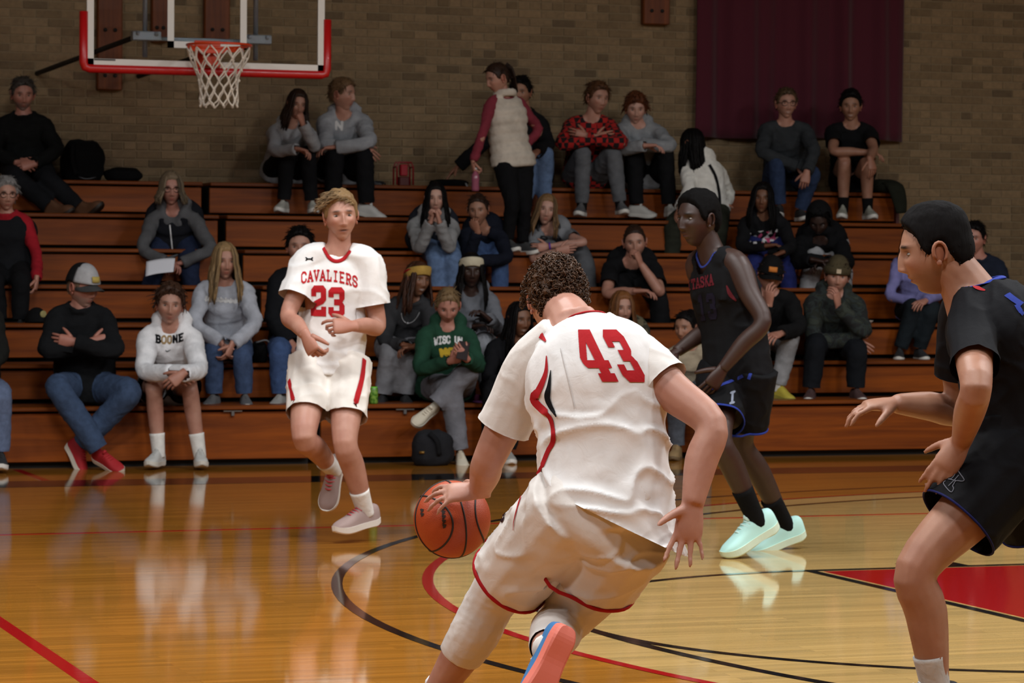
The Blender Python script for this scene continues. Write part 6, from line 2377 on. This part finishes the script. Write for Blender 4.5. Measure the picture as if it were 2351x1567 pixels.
# paper on the lap
P0 = depth_of(PEOPLE['paper_woman']['sk']['wa']) - 0.10
q = [atd(336, 600, P0), atd(402, 594, P0 + 0.02), atd(398, 622, P0 - 0.06), atd(334, 637, P0 - 0.08)]
V, F = [], []
for j in range(7):
    for i in range(9):
        u, w_ = i / 8, j / 6
        pt = (q[0] * (1 - u) + q[1] * u) * (1 - w_) + (q[3] * (1 - u) + q[2] * u) * w_
        V.append(pt + np.array([0, 0, 0.012 * math.sin(u * 2.6 + w_)]))
for j in range(6):
    for i in range(8):
        a = j * 9 + i
        F.append((a, a + 9, a + 10, a + 1))
o = mesh_obj('paper_sheet', np.array(V), F, plain('paper_white', (226, 226, 232), 0.8), None, True)
o.modifiers.new('thick', 'SOLIDIFY').thickness = 0.003
tag(o, 'white paper sheet on the lap of the woman with the black vest', 'paper')
# black cap lying on the third row at the left
p = at(84, 716, row_y(3) + 0.2); p[2] = row_z(3) + 0.002
e = tag(empty('baseball_cap', p), 'black cap with a yellowish badge lying below the woman in red', 'cap')
V, F = ellipsoid((0, 0, 0), np.diag([0.085, 0.10, 0.115]), 24, 14)
V[:, 2] = np.maximum(V[:, 2], 0)
mesh_obj('crown', V, F, cloth((18, 18, 19), 'knit'), e, True)
Vb = [(0.08 * math.sin(t * 1.3), -0.085 * math.cos(t * 1.3) - r * 0.06 * math.sqrt(max(0, 1 - abs(t) ** 2.5)), 0.012 - 0.008 * r + z) for z in (0, 0.004) for r in np.linspace(0, 1, 5) for t in np.linspace(-1, 1, 11)]
Fb = [(z * 55 + i * 11 + j, z * 55 + i * 11 + j + 1, z * 55 + (i + 1) * 11 + j + 1, z * 55 + (i + 1) * 11 + j) for z in (0, 1) for i in range(4) for j in range(10)]
mesh_obj('brim', np.array(Vb), Fb, cloth((20, 20, 21), 'knit'), e, True)
v, f = ellipsoid((0.035, -0.082, 0.065), np.array([[0.026, 0.01, 0], [0, 0.006, 0], [0, 0, 0.026]]), 14, 8)
mesh_obj('badge', v, f, cloth((150, 140, 92), 'knit'), e, True)
# green drink can on the front row
p = at(858, 926, row_y(1) + 0.06); p[2] = row_z(1)
e = tag(empty('drink_can', p), 'bright green drink can standing on the front row beside player 23', 'can')
v, f = revolve([(0.0, 0.0), (0.026, 0.0), (0.031, 0.008), (0.031, 0.105), (0.026, 0.118)], 24)
m, nt, b = new_mat('can_print')
b.inputs['Roughness'].default_value = 0.3
tc = nd(nt, 'ShaderNodeTexCoord')
n1 = nd(nt, 'ShaderNodeTexNoise', in_Scale=40.0, in_Detail=2.0)
nt.links.new(tc.outputs['Object'], n1.inputs['Vector'])
cr = nd(nt, 'ShaderNodeValToRGB')
cr.color_ramp.elements[0].position = 0.42
cr.color_ramp.elements[1].position = 0.6
cr.color_ramp.elements[0].color = s2l((64, 120, 30))
cr.color_ramp.elements[1].color = s2l((130, 170, 70))
nt.links.new(n1.outputs['Fac'], cr.inputs['Fac'])
nt.links.new(cr.outputs['Color'], b.inputs['Base Color'])
mesh_obj('can_body', v, f, m, e, True)
v, f = revolve([(0.0265, 0.117), (0.0265, 0.124), (0.022, 0.121), (0.0, 0.121)], 24)
mesh_obj('can_lid', v, f, plain('lid_green', (120, 220, 60), 0.35), e, True)
# phone in the hands of the girl in green
sk = PEOPLE['green_girl']['sk']
hp = (sk['wa'] + sk['wb']) / 2 + cvec((0.35, 0.62, 0.85)) * 0.115
e = tag(empty('phone', hp), 'dark smartphone in the hands of the girl in green', 'phone')
V, F = bevel_box(-0.04, 0.04, -0.004, 0.004, -0.075, 0.075, 0.003)
Rm = np.array([nrm(cvec((0.9, -0.2, 0.1))), nrm(cvec((0.1, -0.5, -0.85))), nrm(cvec((0.15, 0.85, -0.5)))])
mesh_obj('case', V @ Rm, F, plain('phone_case', (34, 24, 24), 0.4), e, False)
V, F = box(-0.036, 0.036, 0.0042, 0.0050, -0.071, 0.071)
mesh_obj('screen', V @ Rm, F, plain('phone_glass', (10, 10, 14), 0.1), e, False)
# backpack on the floor before the front row
p = atz(992, 1068, 0.0)
p[1] = min(p[1], row_y(1) - 0.12)
e, V = blob_bag('backpack', 'dark grey backpack on the floor behind the legs of the girl in green', 'backpack', p, (0.30, 0.20, 0.28), (34, 34, 37), 4)
strap(e, [(-0.05, -0.09, 0.24), (0.0, -0.12, 0.18), (0.02, -0.11, 0.08)], (24, 24, 26))
v, f = tube(np.array([(-0.12, -0.08, 0.10), (-0.09, -0.10, 0.10)]), 0.010, 8)
mesh_obj('zip_pull', v, f, plain('zip_gold', (130, 96, 40), 0.4, 0.5), e, True)
# bag on the second row between the woman in grey and player 23
p = at(594, 830, row_y(2) + 0.2); p[2] = row_z(2)
e, V = blob_bag('backpack', 'black backpack on the second row beside the blonde woman', 'backpack', p, (0.12, 0.2, 0.17), (16, 16, 17), 11)
v, f = tube(np.array([(-0.05, -0.115, 0.15), (0.03, -0.12, 0.165), (0.07, -0.12, 0.10), (0.072, -0.12, 0.01)]), 0.006, 8, sub=4)
mesh_obj('piping', v, f, plain('pipe_grey', (110, 110, 112), 0.4), e, True)
# purple cloth and a pink cup beside the girl in green
p = at(1104, 938, row_y(1) + 0.05); p[2] = row_z(1)
blob_bag('folded_cloth', 'small purple cloth on the front row edge next to the girl in green', 'cloth', p, (0.12, 0.14, 0.02), (120, 66, 120), 12)
p = at(1095, 918, row_y(1) + 0.25); p[2] = row_z(1)
e = tag(empty('cup', p), 'small pink cup on the front row next to the girl in green', 'cup')
v, f = revolve([(0.0, 0.0), (0.022, 0.0), (0.028, 0.05), (0.030, 0.052), (0.028, 0.054), (0.0, 0.05)], 18)
mesh_obj('cup_body', v, f, plain('cup_pink', (190, 96, 150), 0.5), e, True)
v, f = tube(np.array([(0.026, 0, 0.012), (0.044, 0, 0.02), (0.044, 0, 0.036), (0.027, 0, 0.042)]), 0.004, 6, sub=3)
mesh_obj('cup_handle', v, f, plain('cup_pink', (190, 96, 150), 0.5), e, True)
# white bowl on the third row beside the beanie
p = at(1992, 742, row_y(3) + 0.08); p[2] = row_z(3)
e = tag(empty('bowl', p), 'small white paper bowl on the bench right of the boy in the beanie', 'bowl')
v, f = revolve([(0.0, 0.0), (0.030, 0.0), (0.045, 0.022), (0.047, 0.024), (0.043, 0.023), (0.029, 0.004), (0.0, 0.004)], 22)
mesh_obj('bowl_body', v, f, plain('bowl_white', (224, 220, 210), 0.6), e, True)
# headphones and wristband worn by the girl in the grey T-shirt
pp = PEOPLE['grey_tee_girl']
sk = pp['sk']
cc = sk['nk'] + sk['spine'] * 0.03
a = np.linspace(math.radians(-60), math.radians(240), 22)
pts = np.array([cc + (sk['R'] * math.cos(t) * 0.088 + sk['fwd'] * math.sin(t) * 0.098) - sk['spine'] * 0.03 * max(0, math.sin(t)) for t in a])
mb = MB().add(*tube(pts, 0.012, 8))
for s in (-1, 1):
    mb.add(*ellipsoid(cc + sk['R'] * s * 0.05 + sk['fwd'] * 0.09 - sk['spine'] * 0.03, np.array([sk['R'] * 0.036, sk['fwd'] * 0.025, sk['spine'] * 0.04]), 12, 8))
mb.obj('headphones', plain('headphone_black', (22, 22, 26), 0.5), pp['root'], True, pp['base'])
d = nrm(sk['wb'] - sk['eb'])
c = sk['wb'] - d * 0.015
a = np.linspace(0, 2 * np.pi, 18, endpoint=False)
u = nrm(np.cross(d, CF)); w_ = np.cross(d, u)
v, f = tube(np.array([c + (u * math.cos(t) + w_ * math.sin(t)) * 0.031 for t in a]), np.tile([0.004, 0.008], (18, 1)), 6, ref=np.array([(u * math.cos(t) + w_ * math.sin(t)) for t in a]), closed=True)
mesh_obj('wristband', v, f, plain('band_purple', (92, 44, 150), 0.5), pp['root'], True, pp['base'])
# necklace of the woman with the headband
pp = PEOPLE['headband_woman']
sk = pp['sk']
a = np.linspace(math.radians(15), math.radians(165), 16)
pts = np.array([sk['nk'] + sk['R'] * math.cos(t) * 0.07 + sk['fwd'] * (0.10 + 0.055 * math.sin(t)) - sk['spine'] * (0.02 + 0.10 * math.sin(t)) for t in a])
mb = MB().add(*tube(pts, 0.003, 6))
mb.add(*ellipsoid(pts[8], np.eye(3) * 0.010, 8, 6))
mb.obj('necklace', plain('silver', (170, 170, 172), 0.3, 0.9), pp['root'], True, pp['base'])
# ------------------------------------------------------------------ basketball hoop on the far side
def z_to_y(px, py, z):
    return atz(px, py, z)


rc = atz(503, 104, 3.05)                                     # rim centre
board_y = rc[1] + 0.229 + 0.15
hoop = tag(empty('basketball_hoop', (rc[0], board_y, 3.05)), 'glass basketball backboard with red edge padding, orange rim and white net', 'basketball hoop')
M_WHITE = plain('board_white', (225, 222, 215), 0.5)
M_PAD = plain('pad_red', (190, 20, 22), 0.35, 0, 0.2)
M_RIM = plain('rim_orange', (205, 62, 20), 0.35, 0, 0.3)
M_TUBE = plain('support_grey', (150, 160, 168), 0.4, 0.5)
BWD, BZ0, BZ1 = 0.915, -0.15, 0.92
m, nt, b = new_mat('board_glass')
b.inputs['Base Color'].default_value = (0.97, 0.98, 0.98, 1)
b.inputs['Transmission Weight'].default_value = 1.0
b.inputs['Roughness'].default_value = 0.02
b.inputs['IOR'].default_value = 1.12
M_GLASS = m
MB().add(*box(-BWD, BWD, 0.0, 0.012, BZ0, BZ1)).obj('glass_pane', M_GLASS, hoop, False)
bw = 0.052
mb = MB()
for b6 in ((-BWD, BWD, BZ0, BZ0 + bw), (-BWD, BWD, BZ1 - bw, BZ1), (-BWD, -BWD + bw, BZ0, BZ1), (BWD - bw, BWD, BZ0, BZ1)):
    mb.add(*box(b6[0], b6[1], -0.004, 0.02, b6[2], b6[3]))
mb.obj('board_frame', M_WHITE, hoop, False)
mb = MB()
for b6 in ((-0.305, 0.305, 0.0, 0.05), (-0.305, 0.305, 0.407, 0.457), (-0.305, -0.255, 0.0, 0.457), (0.255, 0.305, 0.0, 0.457)):
    mb.add(*box(b6[0], b6[1], -0.003, 0.0, b6[2], b6[3]))
mb.obj('target_square', M_WHITE, hoop, False)
pts = [(-BWD - 0.022, 0.008, BZ0 + 0.40), (-BWD - 0.022, 0.008, BZ0 + 0.02), (-BWD - 0.012, 0.008, BZ0 - 0.012), (-BWD + 0.02, 0.008, BZ0 - 0.022),
       (BWD - 0.02, 0.008, BZ0 - 0.022), (BWD + 0.012, 0.008, BZ0 - 0.012), (BWD + 0.022, 0.008, BZ0 + 0.02), (BWD + 0.022, 0.008, BZ0 + 0.40)]
V, F = tube(np.array(pts), np.tile([0.030, 0.033], (8, 1)), 14, ref=np.array([0, 1.0, 0]))
mesh_obj('edge_padding', V, F, M_PAD, hoop, True)
mb = MB()
a = np.linspace(0, 2 * np.pi, 40, endpoint=False)
mb.add(*tube(np.stack([0.2375 * np.cos(a), -0.379 + 0.2375 * np.sin(a), 0 * a], 1), 0.0095, 10, closed=True))
for s in (-1, 1):
    mb.add(*tube(np.array([(s * 0.17, -0.215, -0.006), (s * 0.10, -0.09, -0.02), (s * 0.075, -0.015, -0.03)]), 0.009, 8))
a2 = np.linspace(math.radians(25), math.radians(155), 16)
Vp = [(0.235 * math.cos(t), -0.379 + 0.235 * math.sin(t), z) for z in (-0.035, 0.0) for t in a2]
mb.add(np.array(Vp), [(i, i + 1, 17 + i, 16 + i) for i in range(15)])
for k in range(12):
    t = k / 12 * 2 * math.pi
    p = np.array([0.2375 * math.cos(t), -0.379 + 0.2375 * math.sin(t), -0.012])
    mb.add(*tube(np.array([p, p + (0, 0, -0.012)]), 0.004, 6))
mb.obj('rim', M_RIM, hoop, True)
mb = MB().add(*bevel_box(-0.09, 0.09, -0.16, 0.0, -0.045, -0.012, 0.004)).add(*bevel_box(-0.10, 0.10, -0.015, 0.0, -0.14, 0.06, 0.004))
mb.add(*bevel_box(-0.06, 0.06, -0.10, 0.0, -0.13, -0.04, 0.004))
mb.obj('rim_bracket', M_RIM, hoop, False)
# net
prof = [(0.232, -0.018), (0.205, -0.10), (0.172, -0.185), (0.148, -0.26), (0.138, -0.33), (0.136, -0.40), (0.140, -0.45)]
mbN = MB()
for k in range(12):
    for s in (-1, 1):
        P = []
        for l, (r_, z) in enumerate(prof):
            t = (k + s * 0.5 * (l % 2 if True else 0) + (0 if l == 0 else 0)) / 12 * 2 * math.pi
            rr = r_ * (1 + 0.05 * math.sin(k * 2.3 + l * 1.7))
            P.append((rr * math.cos(t), -0.379 + rr * math.sin(t), z + 0.010 * math.sin(k * 1.7 + l)))
        P = np.array(P)
        mbN.add(*tube(P, 0.0060, 6, sub=3))
    for l in range(1, len(prof)):
        r_, z = prof[l]
        t = (k + 0.5 * (l % 2)) / 12 * 2 * math.pi
        v, f = ellipsoid((r_ * math.cos(t), -0.379 + r_ * math.sin(t), z), np.diag([0.010, 0.010, 0.012]), 8, 6)
        mbN.add(v, f)
mbN.obj('net', cloth((225, 215, 200), 'knit'), hoop, True)
for x in (-0.455, 0.40):
    V, F = tube(np.array([(x, 0.10, 2.2), (x, 0.10, BZ0 + 0.08)]), 0.019, 12)
    mesh_obj('support_tube', V, F, M_TUBE, hoop, True)
    mb = MB().add(*bevel_box(x - 0.11, x + 0.11, 0.03, 0.10, 0.05, 0.12, 0.006))
    for s in (-0.07, 0.07):
        mb.add(*ellipsoid((x + s, 0.02, 0.10), np.diag([0.016, 0.014, 0.016]), 10, 8))
    mb.obj('bracket', M_TUBE, hoop, False)
    V, F = tube(np.array([(x - 0.02, 0.10, 0.1), (x - 0.35, WALL_Y - board_y - 0.02, -0.05)]), 0.02, 10)
    mesh_obj('brace', V, F, M_DARK, hoop, True)
MB().add(*bevel_box(-0.46, 0.41, 0.09, 0.12, 0.055, 0.085, 0.004)).obj('cross_tube', M_TUBE, hoop, False)
MB().add(*[(lambda V, F: (V, F))(*box(-0.86, -0.70, -0.006, -0.003, BZ0 + 0.038, BZ0 + 0.050))][0]).obj('maker_mark', plain('mark_dark', (60, 55, 52), 0.6), hoop, False)

# ------------------------------------------------------------------ ball in the dribbler's hand
bc = atd(1038, 1191, 9.36)
BR = 0.121
ball = tag(empty('basketball', bc), 'orange basketball under the hand of the dribbling player in white', 'ball')
m, nt, b = new_mat('ball_leather')
b.inputs['Base Color'].default_value = s2l((164, 64, 24))
b.inputs['Roughness'].default_value = 0.5
vo = nd(nt, 'ShaderNodeTexVoronoi', in_Scale=260.0)
tc = nd(nt, 'ShaderNodeTexCoord')
nt.links.new(tc.outputs['Object'], vo.inputs['Vector'])
bu = nd(nt, 'ShaderNodeBump', in_Strength=0.35, in_Distance=0.0012)
nt.links.new(vo.outputs['Distance'], bu.inputs['Height'])
nt.links.new(bu.outputs['Normal'], b.inputs['Normal'])
V, F = ellipsoid((0, 0, 0), np.eye(3) * BR, 64, 48)
mesh_obj('ball_skin', V, F, m, ball, True)
ax1 = nrm(CR * 0.92 + CU * 0.15 + CF * 0.35)                  # axis of the seams
ux, uz = nrm(np.cross(ax1, CF)), None
uz = np.cross(ax1, ux)
mb = MB()
a = np.linspace(0, 2 * np.pi, 72, endpoint=False)
r_ = BR * 1.0
mb.add(*tube(np.cos(a)[:, None] * ux * r_ + np.sin(a)[:, None] * uz * r_, 0.0032, 6, closed=True))
mb.add(*tube(np.cos(a)[:, None] * ux * r_ + np.sin(a)[:, None] * ax1 * r_, 0.0032, 6, closed=True))
for s in (-1, 1):
    P = []
    for t in a:
        v = ux * math.cos(t) * 0.95 + uz * math.sin(t) * (1.0) + ax1 * s * (0.62 + 0.28 * math.cos(2 * t))
        P.append(nrm(v) * r_)
    mb.add(*tube(np.array(P), 0.0032, 6, closed=True))
mb.obj('seams', plain('seam_black', (28, 16, 12), 0.6), ball, True)
mb = MB()
tb = BVHTree.FromPolygons((V + bc).tolist(), F)
for (x0, y0, dx, dy, txt, sz) in ((1018, 1165, 0.06, 1.0, '~~~~~', 15), (970, 1172, 0.05, 1.0, '~~', 14)):
    fn = text_inside(txt, 0.3, 0.35)
    ny_, nx_ = 12, 12 * len(txt)
    U, Vv = np.meshgrid((np.arange(nx_) + .5) / nx_, (np.arange(ny_) + .5) / ny_)
    kp = fn(U, Vv)
    Ln = sz * 0.85 * len(txt)
    for j in range(ny_):
        for i in range(nx_):
            if kp[j, i]:
                q = []
                for du, dv in ((0, 0), (0, 1), (1, 1), (1, 0)):
                    uu, vv = (i + du) / nx_, (j + dv) / ny_
                    px_ = x0 + dx * Ln * uu + (0.5 - vv) * sz * dy
                    py_ = y0 - 6 + dy * Ln * uu * 0.85 - dx * (0.5 - vv) * sz
                    h = tb.ray_cast(Vector(CAM), Vector(nrm(ray(px_, py_))))
                    if h[0] is not None:
                        q.append(np.array(h[0]) - bc + nrm(np.array(h[0]) - bc) * 0.0012)
                if len(q) == 4:
                    mb.add(q, [(0, 1, 2, 3)])
o = mb.obj('printed_lettering', plain('ball_print', (38, 22, 14), 0.6), ball, False)
o['kind'] = 'stuff'
# ------------------------------------------------------------------ build the bodies, then print the marks
run_jobs()
hem_piping()
M_NUM = cloth((172, 22, 30), 'jersey')
M_PR = cloth(RED_P, 'jersey')
M_INK = cloth((18, 18, 20), 'jersey')
M_WHT = cloth((214, 214, 214), 'knit')
decal('number_four', 'p43', 'top', ((1298, 757), (1364, 757), (1420, 876), (1361, 876)), digit_inside('4'), 60, 80, M_NUM)
decal('number_three', 'p43', 'top', ((1376, 757), (1423, 757), (1488, 877), (1437, 877)), digit_inside('3'), 60, 80, M_NUM)
stripe('shoulder_trim', 'p43', 'top', [(1222, 764), (1240, 768), (1254, 784)], [0.016, 0.02, 0.006], M_PR)
stripe('side_panel', 'p43', 'top', [(1256, 817), (1254, 856), (1238, 896), (1226, 915), (1243, 937), (1262, 956), (1270, 981), (1270, 1013), (1259, 1035), (1246, 1067), (1234, 1094)],
       [0.004, 0.016, 0.028, 0.03, 0.024, 0.018, 0.016, 0.016, 0.016, 0.016, 0.016], M_PR)
stripe('side_panel_dark', 'p43', 'top', [(1266, 850), (1262, 884), (1258, 912), (1268, 938), (1278, 956)], [0.003, 0.014, 0.022, 0.014, 0.004], M_INK, 0.0035)
stripe('side_seam', 'p43', 'top', [(1288, 800), (1300, 850), (1312, 900), (1320, 935)], 0.0025, cloth((196, 192, 190), 'jersey'))
stripe('waist_line', 'p43', 'bottom', [(1206, 1116), (1193, 1152), (1182, 1193), (1180, 1217)], [0.012, 0.009, 0.005, 0.002], M_PR)


def emblem(U, V):
    return poly_in(U, V, [(.75, 0), (.55, .22), (.35, .3), (.2, .5), (.0, .55), (.25, .75), (.3, .95), (.5, 1), (.7, .8), (.65, .6), (.85, .4), (.7, .3)]) & ~poly_in(U, V, [(.5, .35), (.7, .38), (.5, .5), (.35, .5)]) & ~poly_in(U, V, [(.45, .6), (.6, .6), (.5, .8)])


decal('shorts_emblem', 'p43', 'bottom', ((1148, 1158), (1168, 1158), (1164, 1200), (1144, 1200)), emblem, 26, 36, cloth((40, 18, 22), 'jersey'))
# player 23
decal('team_lettering', 'p23', 'top', ((690, 612), (822, 622), (822, 664), (690, 654)), text_inside('CAVALIERS', 0.26, 0.5, 0.5), 190, 50, M_NUM)
decal('number_two', 'p23', 'top', ((714, 655), (749, 655), (749, 726), (714, 725)), digit_inside('2'), 40, 60, M_NUM)
decal('number_three', 'p23', 'top', ((754, 659), (791, 659), (791, 728), (754, 727)), digit_inside('3'), 40, 60, M_NUM)
stripe('shorts_stripe', 'p23', 'bottom', [(664, 872), (672, 911), (681, 940)], 0.026, M_PR)
stripe('shorts_stripe', 'p23', 'bottom', [(836, 824), (831, 866), (819, 914), (806, 962)], 0.030, M_PR)


def mark_ua(U, V):
    top = (np.hypot((U - .5) / .5, (V - .1) / .55) < 1) & (np.hypot((U - .5) / .34, (V - .0) / .40) > 1) & (V > .1)
    bot = (np.hypot((U - .5) / .5, (V - .9) / .55) < 1) & (np.hypot((U - .5) / .34, (V - 1.0) / .40) > 1) & (V < .9)
    return (top | bot) & (np.abs(U - .5) < .5)


decal('maker_mark', 'p23', 'top', ((701, 589), (719, 589), (719, 600), (701, 600)), mark_ua, 40, 26, M_INK)
# player in black
M_BLUE = cloth((34, 50, 128), 'jersey')
decal('team_lettering', 'dark_player', 'top', ((1576, 642), (1638, 624), (1640, 657), (1578, 670)), text_inside('ITASKA', 0.3, 0.4), 90, 24, cloth((86, 16, 28), 'jersey'))
decal('number_one', 'dark_player', 'top', ((1598, 676), (1616, 674), (1624, 735), (1606, 737)), digit_inside('1'), 20, 40, cloth((24, 21, 36), 'jersey'))
decal('number_three', 'dark_player', 'top', ((1620, 674), (1640, 672), (1648, 732), (1628, 734)), digit_inside('3'), 20, 40, cloth((24, 21, 36), 'jersey'))
stripe('side_stripe', 'dark_player', 'top', [(1668, 655), (1676, 675), (1690, 690)], [0.006, 0.02, 0.008], cloth((84, 16, 26), 'jersey'))
stripe('shorts_stripe', 'dark_player', 'bottom', [(1728, 800), (1732, 820), (1727, 845), (1719, 870)], 0.016, M_BLUE)
stripe('shorts_stripe', 'dark_player', 'bottom', [(1632, 894), (1660, 882), (1690, 870), (1706, 862)], 0.016, M_BLUE)
decal('shorts_emblem', 'dark_player', 'bottom', ((1672, 898), (1692, 892), (1690, 928), (1670, 932)), text_inside('I', 0.3), 16, 26, cloth((120, 126, 140), 'jersey'))
# defender
stripe('shoulder_trim', 'defender', 'top', [(2240, 648), (2242, 660), (2262, 668)], [0.008, 0.022, 0.006], cloth((150, 20, 26), 'jersey'))
stripe('back_number', 'defender', 'top', [(2312, 676), (2328, 688), (2346, 700)], 0.022, M_BLUE)
stripe('back_number', 'defender', 'top', [(2334, 700), (2342, 714), (2348, 722)], 0.016, M_BLUE)
M_LINE = cloth((96, 96, 104), 'jersey')
for pl in ([(2198, 1078), (2206, 1089), (2214, 1101), (2210, 1105), (2196, 1104), (2190, 1112), (2188, 1116), (2190, 1122), (2185, 1130), (2176, 1123), (2167, 1110), (2172, 1104)],
           [(2198, 1078), (2192, 1086), (2193, 1090), (2185, 1099), (2178, 1100)], [(2178, 1100), (2188, 1102), (2196, 1104)], [(2202, 1091), (2194, 1100), (2186, 1108), (2178, 1116)]):
    stripe('shorts_emblem', 'defender', 'bottom', pl, 0.0028, M_LINE, sub=4)
# prints on spectators' clothes
decal('chest_lettering', 'white_hoodie_boy', 'top', ((355, 764), (424, 760), (424, 788), (355, 794)), text_inside('BOONE', 0.34, 0.35, -0.35, (0, 3, 4)), 60, 24, M_INK)
decal('chest_lettering', 'white_hoodie_boy', 'top', ((355, 764), (424, 760), (424, 788), (355, 794)), text_inside('BOONE', 0.34, 0.35, -0.35, (1, 2)), 60, 24, cloth((150, 124, 84), 'knit'))
stripe('maker_mark', 'white_hoodie_boy', 'top', [(380, 803), (384, 806), (392, 802)], [0.004, 0.009, 0.002], cloth((90, 96, 100), 'knit'))
decal('chest_lettering', 'blonde_woman', 'top', ((468, 674), (552, 682), (552, 700), (468, 694)), text_inside('~~~~~~~', 0.34, 0.1), 80, 18, M_WHT)
decal('chest_lettering', 'green_girl', 'top', ((995, 768), (1064, 768), (1064, 794), (995, 796)), text_inside('WISC UN', 0.36, 0.25, 0.3), 80, 28, M_WHT)
decal('chest_print', 'green_girl', 'top', ((1002, 796), (1050, 794), (1050, 822), (1008, 824)), text_inside('NO', 0.5, 0.3, 0.15), 40, 24, cloth((190, 160, 50), 'knit'))
blot = lambda s, t: (lambda U, V: noise3(np.stack([U.ravel() * 4, V.ravel() * 2.2, np.full(U.size, s * 1.37)], 1), s).reshape(U.shape) > t)
decal('chest_print', 'pink_print_girl', 'top', ((1722, 532), (1786, 526), (1786, 556), (1722, 560)), blot(3, 0.12), 40, 20, M_WHT)
decal('chest_print', 'pink_print_girl', 'top', ((1736, 534), (1780, 530), (1780, 556), (1738, 558)), blot(8, 0.2), 30, 20, cloth((196, 80, 120), 'knit'), 0.004)
decal('chest_print', 'grey_boy', 'top', ((766, 276), (792, 276), (790, 302), (766, 300)), text_inside('N', 0.3), 16, 18, M_WHT)
stripe('lanyard', 'paper_woman', 'vest', [(390, 516), (393, 545), (396, 575), (397, 592)], 0.010, M_WHT)
stripe('shirt_front', 'cap_man', 'top', [(188, 716), (189, 724)], 0.03, cloth((40, 70, 190), 'knit'))
stripe('bag_strap', 'white_jacket_girl', 'top', [(1628, 378), (1642, 405), (1650, 440), (1652, 470)], 0.03, M_INK, 0.006)
stripe('white_strap', 'navy_man', 'top', [(2232, 600), (2238, 616), (2244, 630)], 0.03, M_WHT)
